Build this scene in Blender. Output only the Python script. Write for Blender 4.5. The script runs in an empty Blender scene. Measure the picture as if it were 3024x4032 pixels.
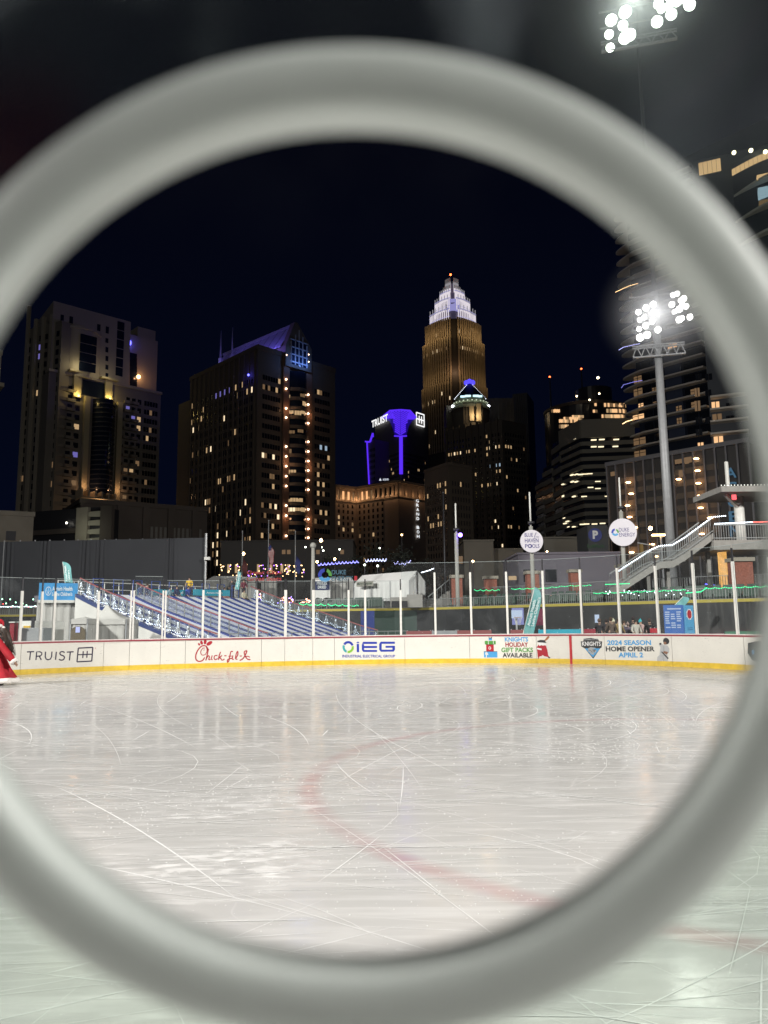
import bpy, bmesh, math, random
from mathutils import Vector, Matrix, noise
RD = math.radians
random.seed(7)
scene = bpy.context.scene
COL = scene.collection
# ------------------------------------------------------------------ camera calibration
F = 3028.0; ROLL = RD(0.65); PITCH = RD(8.2); EYE = 1.55
cr, sr = math.cos(ROLL), math.sin(ROLL); cp, sp = math.cos(PITCH), math.sin(PITCH)
def ray(x, y):
    u = (x-1512)/F; v = (2016-y)/F
    a = u*cr+v*sr; b = -u*sr+v*cr
    return Vector((a, cp-b*sp, sp+b*cp))
O = Vector((0, 0, EYE))
def at(x, y, Y):
    d = ray(x, y); return d*(Y/d.y)+O
def onz(x, y, z):
    d = ray(x, y); return d*((z-EYE)/d.z)+O
def cA(x, y): return (x*.4972, 1100+y*.4972)
def cB(x, y): return (600+x*.4972, 1200+y*.4972)
def cC(x, y): return (1250+x*.57264, 1050+y*.57264)
def cD(x, y): return (2050+x*.63288, 900+y*.63288)
def cE(x, y): return (2200+x*.54246, y*.54246)
def cF(x, y): return (x*.6329, 2100+y*.6329)
def cG(x, y): return (950+x*.6329, 2100+y*.6329)
def cH(x, y): return (1950+x*.6329, 2100+y*.6329)

cd = bpy.data.cameras.new('camera'); cam = bpy.data.objects.new('camera', cd); COL.objects.link(cam)
scene.camera = cam
right = Vector((cr, 0, 0)); # build from rays
fw = ray(1512, 2016).normalized()
rt = (ray(1513, 2016)-ray(1512, 2016)).normalized()
up = rt.cross(fw).normalized()
M = Matrix((rt, up, -fw)).transposed().to_4x4(); M.translation = O
cam.matrix_world = M
cd.sensor_fit = 'VERTICAL'; cd.sensor_height = 7.59; cd.sensor_width = 7.59*.75; cd.lens = 7.59*F/4032
cd.clip_start = .01; cd.clip_end = 5000
cd.dof.use_dof = True; cd.dof.focus_distance = 45; cd.dof.aperture_fstop = 1.5
# ------------------------------------------------------------------ materials
MATS = {}
def mat(name, col=(.5, .5, .5), rough=.6, metal=0, em=None, es=0, var=0, scale=3, bump=0, spec=None, alpha=None):
    if name in MATS: return MATS[name]
    m = bpy.data.materials.new(name); m.use_nodes = True
    nt = m.node_tree; b = nt.nodes['Principled BSDF']
    b.inputs['Base Color'].default_value = (*col, 1); b.inputs['Roughness'].default_value = rough
    b.inputs['Metallic'].default_value = metal
    if spec is not None: b.inputs['Specular IOR Level'].default_value = spec
    if em: b.inputs['Emission Color'].default_value = (*em, 1); b.inputs['Emission Strength'].default_value = es; m.cycles.emission_sampling = 'NONE'
    if var or bump:
        tc = nt.nodes.new('ShaderNodeTexCoord'); n = nt.nodes.new('ShaderNodeTexNoise')
        n.inputs['Scale'].default_value = scale; n.inputs['Detail'].default_value = 6
        nt.links.new(tc.outputs['Object'], n.inputs['Vector'])
        if var:
            r = nt.nodes.new('ShaderNodeValToRGB')
            r.color_ramp.elements[0].position = .3; r.color_ramp.elements[1].position = .7
            r.color_ramp.elements[0].color = (*[c*(1-var) for c in col], 1)
            r.color_ramp.elements[1].color = (*[min(1, c*(1+var)) for c in col], 1)
            nt.links.new(n.outputs['Fac'], r.inputs['Fac']); nt.links.new(r.outputs['Color'], b.inputs['Base Color'])
        if bump:
            bp = nt.nodes.new('ShaderNodeBump'); bp.inputs['Strength'].default_value = bump
            nt.links.new(n.outputs['Fac'], bp.inputs['Height']); nt.links.new(bp.outputs['Normal'], b.inputs['Normal'])
    MATS[name] = m
    return m
def emat(name, col=(1, 1, 1), s=1, sample=False):
    if name in MATS: return MATS[name]
    m = mat(name, (.02, .02, .02), .6, em=col, es=s)
    if sample: m.cycles.emission_sampling = 'AUTO'
    return m
# ------------------------------------------------------------------ mesh builder
class MB:
    def __init__(s): s.v = []; s.f = []
    def add(s, vs, fs):
        o = len(s.v); s.v += [tuple(v) for v in vs]; s.f += [tuple(i+o for i in f) for f in fs]; return s
    def hexa(s, p):   # 8 pts: bottom 4 ccw, top 4 ccw
        return s.add(p, [(3, 2, 1, 0), (4, 5, 6, 7), (0, 1, 5, 4), (1, 2, 6, 5), (2, 3, 7, 6), (3, 0, 4, 7)])
    def box(s, x0, x1, y0, y1, z0, z1):
        return s.hexa([(x0, y0, z0), (x1, y0, z0), (x1, y1, z0), (x0, y1, z0), (x0, y0, z1), (x1, y0, z1), (x1, y1, z1), (x0, y1, z1)])
    def prism(s, poly, z0, z1):
        n = len(poly); vs = [(p[0], p[1], z0) for p in poly]+[(p[0], p[1], z1) for p in poly]
        fs = [tuple(range(n))[::-1], tuple(range(n, 2*n))]+[(i, (i+1) % n, n+(i+1) % n, n+i) for i in range(n)]
        return s.add(vs, fs)
    def beam(s, a, b, w, h=None, up=Vector((0, 0, 1))):
        a = Vector(a); b = Vector(b); h = h or w; d = (b-a).normalized()
        if abs(d.dot(up)) > .99: up = Vector((0, 1, 0))
        r = d.cross(up).normalized()*w/2; u = r.cross(d).normalized()*h/2
        return s.hexa([a-r-u, a+r-u, b+r-u, b-r-u, a-r+u, a+r+u, b+r+u, b-r+u])
    def tube(s, a, b, r0, r1=None, n=8):
        a = Vector(a); b = Vector(b); r1 = r0 if r1 is None else r1; d = (b-a).normalized()
        u = d.orthogonal().normalized(); w = d.cross(u)
        vs = []
        for P, r in ((a, r0), (b, r1)):
            for i in range(n):
                t = 2*math.pi*i/n; vs.append(P+u*math.cos(t)*r+w*math.sin(t)*r)
        return s.add(vs, [tuple(range(n))[::-1], tuple(range(n, 2*n))]+[(i, (i+1) % n, n+(i+1) % n, n+i) for i in range(n)])
    def path(s, pts, r, n=6):
        for a, b in zip(pts, pts[1:]): s.tube(a, b, r, n=n)
        return s
    def ball(s, c, r, k=0, sc=(1, 1, 1)):
        c = Vector(c)
        if k == 0:
            vs = [(1, 0, 0), (-1, 0, 0), (0, 1, 0), (0, -1, 0), (0, 0, 1), (0, 0, -1)]
            fs = [(0, 2, 4), (2, 1, 4), (1, 3, 4), (3, 0, 4), (2, 0, 5), (1, 2, 5), (3, 1, 5), (0, 3, 5)]
        else:
            nu, nv = 6+4*k, 4+2*k; vs = [(0, 0, 1)]; fs = []
            for j in range(1, nv):
                for i in range(nu):
                    th = math.pi*j/nv; ph = 2*math.pi*i/nu
                    vs.append((math.sin(th)*math.cos(ph), math.sin(th)*math.sin(ph), math.cos(th)))
            vs.append((0, 0, -1)); L = len(vs)-1
            for i in range(nu): fs.append((0, 1+i, 1+(i+1) % nu))
            for j in range(nv-2):
                for i in range(nu): fs.append((1+j*nu+i, 1+(j+1)*nu+i, 1+(j+1)*nu+(i+1) % nu, 1+j*nu+(i+1) % nu))
            for i in range(nu): fs.append((L, 1+(nv-2)*nu+(i+1) % nu, 1+(nv-2)*nu+i))
        return s.add([(c.x+v[0]*r*sc[0], c.y+v[1]*r*sc[1], c.z+v[2]*r*sc[2]) for v in vs], fs)
    def lathe(s, prof, c, axis=Vector((0, 0, 1)), n=24, x=None):
        # prof: list of (r, h) ; closed if first==last handled by caller
        c = Vector(c); axis = Vector(axis).normalized(); u = (x or axis.orthogonal()).normalized(); w = axis.cross(u)
        m = len(prof); vs = []
        for i in range(n):
            t = 2*math.pi*i/n; d = u*math.cos(t)+w*math.sin(t)
            for r, h in prof: vs.append(c+d*r+axis*h)
        fs = []
        for i in range(n):
            for j in range(m-1):
                a = i*m+j; b = ((i+1) % n)*m+j
                fs.append((a, b, b+1, a+1))
        return s.add(vs, fs)
    def build(s, name, m, parent=None, smooth=False, loc=None):
        me = bpy.data.meshes.new(name)
        vs = s.v
        if loc is not None: vs = [(v[0]-loc[0], v[1]-loc[1], v[2]-loc[2]) for v in vs]
        me.from_pydata(vs, [], s.f); me.materials.append(m); me.update()
        if smooth:
            for p in me.polygons: p.use_smooth = True
        return obj(name, me, parent, loc)
def obj(name, me, parent=None, loc=None):
    o = bpy.data.objects.new(name, me); COL.objects.link(o)
    if loc is not None: o.location = loc
    if parent is not None:
        o.parent = parent
        if loc is None and parent.type == 'EMPTY': o.matrix_parent_inverse = pinv(parent)
        elif loc is None and parent.type == 'MESH': o.matrix_parent_inverse = pinv(parent)
    return o
def wmat(o):
    m = Matrix.LocRotScale(o.location, o.rotation_euler, o.scale)
    if o.parent: return wmat(o.parent) @ o.matrix_parent_inverse @ m
    return m
def pinv(p): return wmat(p).inverted()
def tag(o, label=None, cat=None, group=None, kind=None):
    if label: o['label'] = label
    if cat: o['category'] = cat
    if group: o['group'] = group
    if kind: o['kind'] = kind
    return o
def thing(name, label, cat, loc=(0, 0, 0), group=None, rz=0):
    o = bpy.data.objects.new(name, None); COL.objects.link(o); o.location = loc; o.rotation_euler = (0, 0, rz)
    o.empty_display_size = .3
    return tag(o, label, cat, group)
def copy_tree(o, parent=None):
    c = o.copy(); COL.objects.link(c)
    if parent is not None: c.parent = parent
    for ch in list(KIDS(o)): copy_tree(ch, c)
    return c
def KIDS(o): return [x for x in bpy.data.objects if x.parent == o]
def struct(o, label=None): o['kind'] = 'structure'; return tag(o, label)
# ---- text as mesh in a plane: origin p, right r, up u (unit), fitted to width w and/or height h (cap height)
def text_geo(s, bold=0, shear=0, space=1.0):
    cu = bpy.data.curves.new('t', 'FONT'); cu.body = s; cu.size = 1; cu.offset = bold; cu.shear = shear; cu.space_character = space
    cu.resolution_u = 3
    o = bpy.data.objects.new('t', cu); COL.objects.link(o)
    dg = bpy.context.evaluated_depsgraph_get(); me = bpy.data.meshes.new_from_object(o.evaluated_get(dg))
    vs = [(v.co.x, v.co.y) for v in me.vertices]; fs = [tuple(p.vertices) for p in me.polygons]
    bpy.data.meshes.remove(me); bpy.data.objects.remove(o); bpy.data.curves.remove(cu)
    x0 = min(v[0] for v in vs); x1 = max(v[0] for v in vs); y0 = min(v[1] for v in vs); y1 = max(v[1] for v in vs)
    return [((a-x0)/(x1-x0), (b-y0)/(y1-y0)) for a, b in vs], fs, (x1-x0)/(y1-y0)
def text_on(mb, s, fn, x0, x1, y0, y1, **k):
    """fn(x,y)->world; the text fills the box x0..x1, y0(bottom)..y1(top)"""
    vs, fs, _ = text_geo(s, **k)
    mb.add([fn(x0+(x1-x0)*a, y0+(y1-y0)*b) for a, b in vs], fs)
def poly_on(mb, pts, fn): mb.add([fn(*p) for p in pts], [tuple(range(len(pts)))])
def ell_on(mb, cx, cy, rx, ry, fn, rot=0, n=20, inner=None):
    c, s = math.cos(rot), math.sin(rot)
    def q(t, kx, ky): a = rx*kx*math.cos(t); b = ry*ky*math.sin(t); return fn(cx+a*c-b*s, cy+a*s+b*c)
    if inner is None: mb.add([q(2*math.pi*i/n, 1, 1) for i in range(n)], [tuple(range(n))])
    else: mb.add([q(2*math.pi*i/n, 1, 1) for i in range(n)]+[q(2*math.pi*i/n, inner, inner) for i in range(n)], [(i, (i+1) % n, n+(i+1) % n, n+i) for i in range(n)])
def smooth_pts(pts, k=5):
    P = [pts[0]]+list(pts)+[pts[-1]]; out = []
    for i in range(1, len(P)-2):
        p0, p1, p2, p3 = [Vector(q) for q in P[i-1:i+3]]
        for j in range(k):
            t = j/k
            out.append(.5*((2*p1)+(p2-p0)*t+(2*p0-5*p1+4*p2-p3)*t*t+(3*p1-p0-3*p2+p3)*t**3))
    out.append(Vector(P[-2])); return out
def stroke_on(mb, pts, w, fn, k=5):
    q = smooth_pts([(a, b) for a, b in pts], k) if k > 1 else [Vector(p) for p in pts]
    L = []; R = []
    for i, p in enumerate(q):
        d = (q[min(i+1, len(q)-1)]-q[max(i-1, 0)])
        if d.length < 1e-6: d = Vector((1, 0))
        d.normalize(); nn = Vector((-d.y, d.x))*w/2; L.append(p+nn); R.append(p-nn)
    n = len(q); mb.add([fn(*p) for p in L]+[fn(*p) for p in R], [(i, i+1, n+i+1, n+i) for i in range(n-1)])
# ================================================================== SKY AND LIGHT
w = bpy.data.worlds.new('World'); scene.world = w; w.use_nodes = True
nt = w.node_tree; nt.nodes.clear()
out = nt.nodes.new('ShaderNodeOutputWorld'); bg = nt.nodes.new('ShaderNodeBackground')
sky = nt.nodes.new('ShaderNodeTexSky'); sky.sky_type = 'NISHITA'; sky.sun_disc = False; sky.sun_elevation = RD(-6); sky.sun_rotation = RD(200)
bg2 = nt.nodes.new('ShaderNodeBackground'); add = nt.nodes.new('ShaderNodeAddShader')
nt.links.new(sky.outputs['Color'], bg.inputs['Color']); bg.inputs['Strength'].default_value = .004
tc = nt.nodes.new('ShaderNodeTexCoord'); sep = nt.nodes.new('ShaderNodeSeparateXYZ'); nt.links.new(tc.outputs['Generated'], sep.inputs['Vector'])
rmp = nt.nodes.new('ShaderNodeValToRGB'); nt.links.new(sep.outputs['Z'], rmp.inputs['Fac'])
e = rmp.color_ramp.elements; e[0].position = 0; e[0].color = (.0013, .0027, .0105, 1); e[1].position = .6; e[1].color = (.0009, .0012, .0038, 1)
nz = nt.nodes.new('ShaderNodeTexNoise'); nz.inputs['Scale'].default_value = 3.2; nz.inputs['Detail'].default_value = 5
nt.links.new(tc.outputs['Generated'], nz.inputs['Vector'])
mr = nt.nodes.new('ShaderNodeMapRange'); mr.inputs['From Min'].default_value = .45; mr.inputs['From Max'].default_value = .8; mr.inputs['To Max'].default_value = .006
nt.links.new(nz.outputs['Fac'], mr.inputs['Value'])
mz = nt.nodes.new('ShaderNodeMapRange'); mz.inputs['From Min'].default_value = .42; mz.inputs['From Max'].default_value = .62
nt.links.new(sep.outputs['Z'], mz.inputs['Value'])
mm = nt.nodes.new('ShaderNodeMath'); mm.operation = 'MULTIPLY'; nt.links.new(mr.outputs[0], mm.inputs[0]); nt.links.new(mz.outputs[0], mm.inputs[1])
mx = nt.nodes.new('ShaderNodeMixRGB'); mx.blend_type = 'ADD'; mx.inputs['Fac'].default_value = 1
nt.links.new(rmp.outputs['Color'], mx.inputs['Color1']); nt.links.new(mm.outputs[0], mx.inputs['Color2'])
nt.links.new(mx.outputs['Color'], bg2.inputs['Color']); bg2.inputs['Strength'].default_value = 1.0
nt.links.new(bg.outputs[0], add.inputs[0]); nt.links.new(bg2.outputs[0], add.inputs[1]); nt.links.new(add.outputs[0], out.inputs['Surface'])
# very weak sun lamp, added as the city's glow on the facades
sl = bpy.data.lights.new('night_glow', 'SUN'); sl.energy = .045; sl.angle = RD(3); sl.color = (1, .95, .86)
so = bpy.data.objects.new('night_glow', sl); COL.objects.link(so)
so.rotation_euler = Vector((.55, .8, -.42)).to_track_quat('-Z', 'Y').to_euler()
def spot(name, loc, tgt, e, col, ang=120, blend=.6, r=1.0):
    l = bpy.data.lights.new(name, 'SPOT'); l.energy = e; l.color = col; l.spot_size = RD(ang); l.spot_blend = blend; l.shadow_soft_size = r
    o = bpy.data.objects.new(name, l); COL.objects.link(o); o.location = loc
    o.rotation_euler = (Vector(tgt)-Vector(loc)).to_track_quat('-Z', 'Y').to_euler(); return o
def point(name, loc, e, col, r=.2):
    l = bpy.data.lights.new(name, 'POINT'); l.energy = e; l.color = col; l.shadow_soft_size = r
    o = bpy.data.objects.new(name, l); COL.objects.link(o); o.location = loc; return o
# shared materials
m_steel = mat('galvanised_steel', (.42, .43, .44), .45, .6, var=.1)
m_pole = mat('pole_grey_paint', (.36, .37, .38), .5, .2, var=.08)
m_dark = mat('dark_metal', (.03, .03, .035), .5, .3)
m_white = mat('white_plastic', (.72, .72, .68), .4, var=.05)
m_conc = mat('concrete', (.30, .29, .27), .8, var=.15, scale=1.5, bump=.1)
m_beige = mat('beige_stone', (.30, .27, .22), .8, var=.12, scale=.4)
m_brick = mat('red_brick', (.26, .09, .06), .85, var=.3, scale=9)
L_hot = emat('floodlight_glow', (1, .98, .93), 14)
# masts
def flood_mast(X, Y, H, racks, label, pole_r=.42, hidden=False, face=None):
    t = thing('floodlight_mast', label, 'floodlight mast', (X, Y, 0))
    zs_ = racks[0][0]+5.5; MB().tube((X, Y, 0), (X, Y, zs_), pole_r, pole_r*.75, 14).build('pole', m_pole, t, True)
    if H-zs_ > 2: MB().tube((X, Y, zs_), (X, Y, H), pole_r*.45, pole_r*.3, 10).build('upper_pole', m_dark, t, True)
    d = Vector(face or (-X*.3, 12-Y, 0)); d.z = 0; d.normalize(); r = Vector((-d.y, d.x, 0))
    for z0, wid, pts, rad0 in racks:
        f = MB()
        for dz in (0.2, 1.9, 3.6, 5.0): f.beam(Vector((X, Y, z0+dz))-r*wid+d*.45, Vector((X, Y, z0+dz))+r*wid+d*.45, .12)
        for k in range(-6, 6):
            a = Vector((X, Y, z0-.6+(.9 if k % 2 else 0)))+r*wid*k/6+d*.6; b = Vector((X, Y, z0-.6+(0 if k % 2 else .9)))+r*wid*(k+1)/6+d*.6
            f.beam(a, b, .07)
        f.beam(Vector((X, Y, z0-.7))-r*wid+d*.6, Vector((X, Y, z0-.7))+r*wid+d*.6, .3, .12)
        f.beam(Vector((X, Y, z0+.35))-r*wid+d*.6, Vector((X, Y, z0+.35))+r*wid+d*.6, .1)
        f.build('lamp_rack', m_steel, t)
        for a, z in pts:
            c = Vector((X, Y, z0+z))+r*a+d*.75; rad = rad0*random.uniform(.75, 1.15); ax = (d+Vector((0, 0, -.45))+r*random.uniform(-.3, .3)).normalized()
            h = MB().lathe([(0.01, -.45), (rad*.45, -.4), (rad*.95, 0), (rad, .06), (rad*.93, .05)], c, ax, 14).build('lamp_housing', m_steel, t, True)
            MB().lathe([(0.001, .02), (rad*.93, .045)], c, ax, 14).build('lamp', L_hot, h)
    return t
mastX = at(2650, 2300, 66).x
def rackpts(src, z0):
    out = []
    for x, y in src:
        p = at(x, y, 65.3); out.append((p, p.z-z0))
    return out
zA = at(2600, 1380, 66).z; zB = at(2570, 170, 66).z
dv = Vector((-mastX*.3-.0, 12-66, 0)); dv = Vector((-.25, -1, 0)).normalized(); rv = Vector((-dv.y, dv.x, 0))
def rk(src, z0, Yp=65.3):
    r_ = []
    for x, y in src:
        p = at(x, y, Yp); r_.append(((p-Vector((mastX, 66, 0))).dot(rv), p.z-z0))
    return r_
s1 = [(85, 680), (245, 600), (400, 540), (110, 850), (210, 800), (400, 730), (370, 910), (100, 1050), (235, 990), (500, 1100), (120, 1235), (270, 1190)]
s2 = [(820, 380), (900, 360), (980, 510), (1040, 480), (795, 580), (850, 740), (950, 700), (1090, 650), (1020, 620), (950, 920), (1000, 900), (1170, 885)]
srcA = [(2500+x*.1808, 1100+y*.1808) for x, y in s1+s2]
srcB = [cE(*p) for p in [(383, 115), (485, 75), (467, 170), (367, 215), (375, 312), (480, 262), (515, 245), (710, 185), (810, 150), (935, 103), (720, 60), (790, 90), (800, 20), (880, 40), (930, 10), (740, 100), (850, 70)]]
mast = flood_mast(mastX, 66, zB+6, [(zA, 2.2, rk(srcA, zA), .30), (zB, 3.4, rk(srcB, zB), .55)], 'tall grey floodlight mast with two racks of blazing white lamps behind the lit stairs', face=tuple(dv))
for p, zz, en in ((mastX, zA+2, 2200), (mastX, zB+2, 5000)):
    spot('floodlight_beam', (p-1.5, 62.2, zz), (0, 12, 0), en, (1, .97, .9), 150, .8, 1.6)
# mist added round both racks to give the lamps their bloom
def mist(c, r, dens, lab):
    m = bpy.data.materials.new('mist'); m.use_nodes = True; nt = m.node_tree; nt.nodes.clear()
    v = nt.nodes.new('ShaderNodeVolumePrincipled'); v.inputs['Density'].default_value = dens; v.inputs['Color'].default_value = (.9, .93, 1, 1); o = nt.nodes.new('ShaderNodeOutputMaterial'); nt.links.new(v.outputs[0], o.inputs['Volume'])
    tc = nt.nodes.new('ShaderNodeTexCoord'); mp = nt.nodes.new('ShaderNodeMapping'); mp.inputs['Scale'].default_value = (1/r, 1/r, 1/r); gr = nt.nodes.new('ShaderNodeTexGradient'); gr.gradient_type = 'QUADRATIC_SPHERE'; ml = nt.nodes.new('ShaderNodeMath'); ml.operation = 'MULTIPLY'; ml.inputs[1].default_value = dens
    nt.links.new(tc.outputs['Object'], mp.inputs[0]); nt.links.new(mp.outputs[0], gr.inputs[0]); nt.links.new(gr.outputs['Fac'], ml.inputs[0]); nt.links.new(ml.outputs[0], v.inputs['Density'])
    b_ = MB().ball((0, 0, 0), r, 4).build('mist', m, None, True); b_.location = c; b_['kind'] = 'stuff'; b_['label'] = lab
mist((mastX-.8, 61.5, zA+2), 6, .2, 'added mist for the lamp bloom around the lower floodlight rack')
mist((mastX-.8, 61.5, zB+2), 16, .05, 'added mist for the lamp bloom around the upper floodlight rack')
mist((mastX-.8, 63, zA+2.4), 4, .5, 'mist halo added for the bloom right around the lower lamps')
mist((mastX-.8, 63, zB+2), 7, .3, 'mist halo added for the bloom right around the upper lamps')
# two masts behind the photographer (outside the frame) light the rink from the front
for X, Y, en in ((-50, -6, 190000), (50, -8, 190000)):
    pts = [(a, b) for a in (-2.4, -1.2, 0, 1.2, 2.4) for b in (.2, 1.9, 3.6)]
    flood_mast(X, Y, 34, [(29, 3, pts, .5)], 'grey floodlight mast on the '+('left' if X < 0 else 'right')+' side behind the photographer', face=(-X, 20-Y, 0))
    f = Vector((-X, 20-Y, 0)).normalized()*1.8
    spot('floodlight_beam', (X+f.x, Y+f.y, 31.5), (0, 20, 0), en, (1, .97, .92), 140, .9, 1.8)
flood_mast(-52, 34, 30, [(25, 3, [(a, b) for a in (-2.4, -1.2, 0, 1.2, 2.4) for b in (.2, 1.9, 3.6)], .5)], 'grey floodlight mast left of the slide, outside the frame', face=(1, .6, 0))
spot('floodlight_beam', (-49.6, 35.4, 27.5), (-8, 58, 2), 62000, (1, .97, .92), 62, .7, 1.8)
# ================================================================== GROUND
g = MB()
g.add([(-900, -120, -.08), (900, -120, -.08), (900, 1500, -.08), (-900, 1500, -.08)], [(0, 1, 2, 3)])
struct(g.build('ground', mat('asphalt_ground', (.045, .045, .045), .9, var=.2, scale=.3)))
# ---- rink outline
BP = [(-16.9, 2), (-16.9, 12), (-15.9, 18.5), (-14.2, 22.9), (-12, 25.6), (-9.91, 27.1), (-8.09, 27.95), (-4.41, 29.1), (-2.73, 29.5), (.76, 29.95), (4.15, 29.6), (6.86, 28.5), (9.56, 26.04), (10.95, 23.7), (12.1, 20.6), (12.8, 16), (13, 8), (13, 2)]
BPs = [Vector((p.x, p.y)) for p in smooth_pts(BP, 8)]
CUM = [0]
for a, b in zip(BPs, BPs[1:]): CUM.append(CUM[-1]+(b-a).length)
def bpt(s, z=0, off=0):
    s = max(0, min(CUM[-1]-1e-4, s)); i = 0
    while CUM[i+1] < s: i += 1
    a, b = BPs[i], BPs[i+1]; t = (s-CUM[i])/(CUM[i+1]-CUM[i]); p = a.lerp(b, t); d = (b-a).normalized()
    n0 = (BPs[i]-BPs[max(i-1, 0)]).normalized() if i else d
    n = Vector((d.y, -d.x))     # towards the ice
    return Vector((p.x+n.x*off, p.y+n.y*off, z))
def bs(x, y=2600):
    """arc length where the image column x meets the board line"""
    best = None
    for i in range(0, 1600):
        s = CUM[-1]*i/1600; p = bpt(s)
        if p.y < 1: continue
        v = p-O; u_ = v.dot(rt)/v.dot(fw); w_ = v.dot(up)/v.dot(fw)
        px_ = 1512+F*u_
        if best is None or abs(px_-x) < best[0]: best = (abs(px_-x), s)
    s = best[1]
    return s
def proj(p):
    v = Vector(p)-O; d = v.dot(fw); return (1512+F*v.dot(rt)/d, 2016-F*v.dot(up)/d)
def bz(x, y):   # height on the boards for an image point
    p = bpt(bs(x)); return at(x, y, p.y).z
# ---- ice
ice_poly = [(p.x, p.y) for p in BPs]+[(13, -3), (-16.9, -3)]
m = bpy.data.materials.new('ice'); m.use_nodes = True; nt = m.node_tree; N = nt.nodes; Lk = nt.links
b = N['Principled BSDF']; tc = N.new('ShaderNodeTexCoord')
def ns(scale, detail=4, vec=None, dist=0, rough=.5):
    n = N.new('ShaderNodeTexNoise'); n.inputs['Scale'].default_value = scale; n.inputs['Detail'].default_value = detail
    n.inputs['Distortion'].default_value = dist; n.inputs['Roughness'].default_value = rough
    Lk.new(vec or tc.outputs['Object'], n.inputs['Vector']); return n.outputs['Fac']
def mth(op, a, b_=None, c=None):
    n = N.new('ShaderNodeMath'); n.operation = op
    for i, v in enumerate((a, b_, c)):
        if v is None: continue
        if isinstance(v, (int, float)): n.inputs[i].default_value = v
        else: Lk.new(v, n.inputs[i])
    return n.outputs[0]
def rng(v, a, b_, c=0, d=1):
    n = N.new('ShaderNodeMapRange'); n.inputs['From Min'].default_value = a; n.inputs['From Max'].default_value = b_
    n.inputs['To Min'].default_value = c; n.inputs['To Max'].default_value = d; Lk.new(v, n.inputs['Value']); return n.outputs[0]
def mapped(sc, rot, loc=(0, 0, 0)):
    n = N.new('ShaderNodeMapping'); n.inputs['Scale'].default_value = sc; n.inputs['Rotation'].default_value = (0, 0, rot); n.inputs['Location'].default_value = loc
    Lk.new(tc.outputs['Object'], n.inputs['Vector']); return n.outputs['Vector']
# skate scratches: thin contour lines of large warped noises = long curved lines
sc = None
for k, (s_, rot, stretch, wd) in enumerate(((.35, .2, .35, .0035), (.5, -.5, .3, .003), (.28, .9, .4, .002), (.8, .05, .22, .004), (.6, 1.3, .5, .002), (1.3, .1, .3, .004), (1.0, -.25, .25, .0045))):
    v = mapped((s_*stretch, s_, 1), rot, (k*7.3, k*3.1, k))
    f = ns(1.0, 1.5, v, .6)
    line = None
    for lv in (.36, .44, .5, .56, .64):
        d = mth('ABSOLUTE', mth('SUBTRACT', f, lv)); l = rng(d, 0, wd, 1, 0)
        line = l if line is None else mth('MAXIMUM', line, l)
    brk = rng(ns(.5+k*.17, 3, mapped((1, 1, 1), k, (k*9, 0, 0))), .47, .62)
    line = mth('MULTIPLY', line, brk)
    sc = line if sc is None else mth('MAXIMUM', sc, line)
# snow dust patches
dust = mth('MULTIPLY', rng(ns(.45, 5, mapped((.5, 1.3, 1), .15), 1.2), .53, .72), rng(ns(7, 5, mapped((.6, 1.8, 1), .1), .5), .42, .72))
crumb = rng(ns(38, 1), .72, .76); crumb = mth('MULTIPLY', crumb, rng(ns(1.2, 3), .5, .62))
fine = rng(ns(3, 6, mapped((.25, 3.5, 1), .12)), .5, .75)
white = mth('MAXIMUM', mth('MAXIMUM', mth('MULTIPLY', sc, .22), mth('MULTIPLY', dust, .85)), mth('MAXIMUM', mth('MULTIPLY', crumb, .9), mth('MULTIPLY', fine, .38)))
basec = N.new('ShaderNodeMixRGB'); basec.inputs['Color1'].default_value = (.47, .465, .453, 1); basec.inputs['Color2'].default_value = (.59, .58, .565, 1)
Lk.new(ns(.22, 4), basec.inputs['Fac'])
# faint red circle painted under the ice
sepn = N.new('ShaderNodeSeparateXYZ'); Lk.new(tc.outputs['Object'], sepn.inputs[0])
CX, CY, CR = 1.95, 7.9, 4.3
CX, CY, CR = 3.74, 8.0, 4.5
dx = mth('SUBTRACT', sepn.outputs['X'], CX); dy = mth('SUBTRACT', sepn.outputs['Y'], CY)
rr = mth('SQRT', mth('ADD', mth('MULTIPLY', dx, dx), mth('MULTIPLY', dy, dy)))
red = mth('MULTIPLY', rng(mth('ABSOLUTE', mth('SUBTRACT', rr, CR)), .03, .15, 1, 0), rng(ns(.9, 3), .3, .6, .18, .42))
red2 = rng(mth('ABSOLUTE', mth('SUBTRACT', sepn.outputs['X'], bpt(bs(2249)).x)), .1, .16, 1, 0)
red2 = mth('MULTIPLY', red2, rng(sepn.outputs['Y'], 27.2, 28.4, 0, .5))
red = mth('MAXIMUM', red, red2)
mixr = N.new('ShaderNodeMixRGB'); mixr.inputs['Color2'].default_value = (.42, .16, .17, 1); Lk.new(red, mixr.inputs['Fac']); Lk.new(basec.outputs[0], mixr.inputs['Color1'])
mixw = N.new('ShaderNodeMixRGB'); mixw.inputs['Color2'].default_value = (.92, .91, .90, 1); Lk.new(white, mixw.inputs['Fac']); Lk.new(mixr.outputs[0], mixw.inputs['Color1'])
Lk.new(mixw.outputs[0], b.inputs['Base Color'])
rg = mth('ADD', rng(white, 0, 1, .085, .6), rng(ns(1.1, 4, mapped((.4, 2, 1), .1)), .35, .7, 0, .10))
Lk.new(rg, b.inputs['Roughness']); b.inputs['IOR'].default_value = 1.31; b.inputs['Specular IOR Level'].default_value = .5
bp = N.new('ShaderNodeBump'); bp.inputs['Strength'].default_value = .035; bp.inputs['Distance'].default_value = .02
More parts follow.
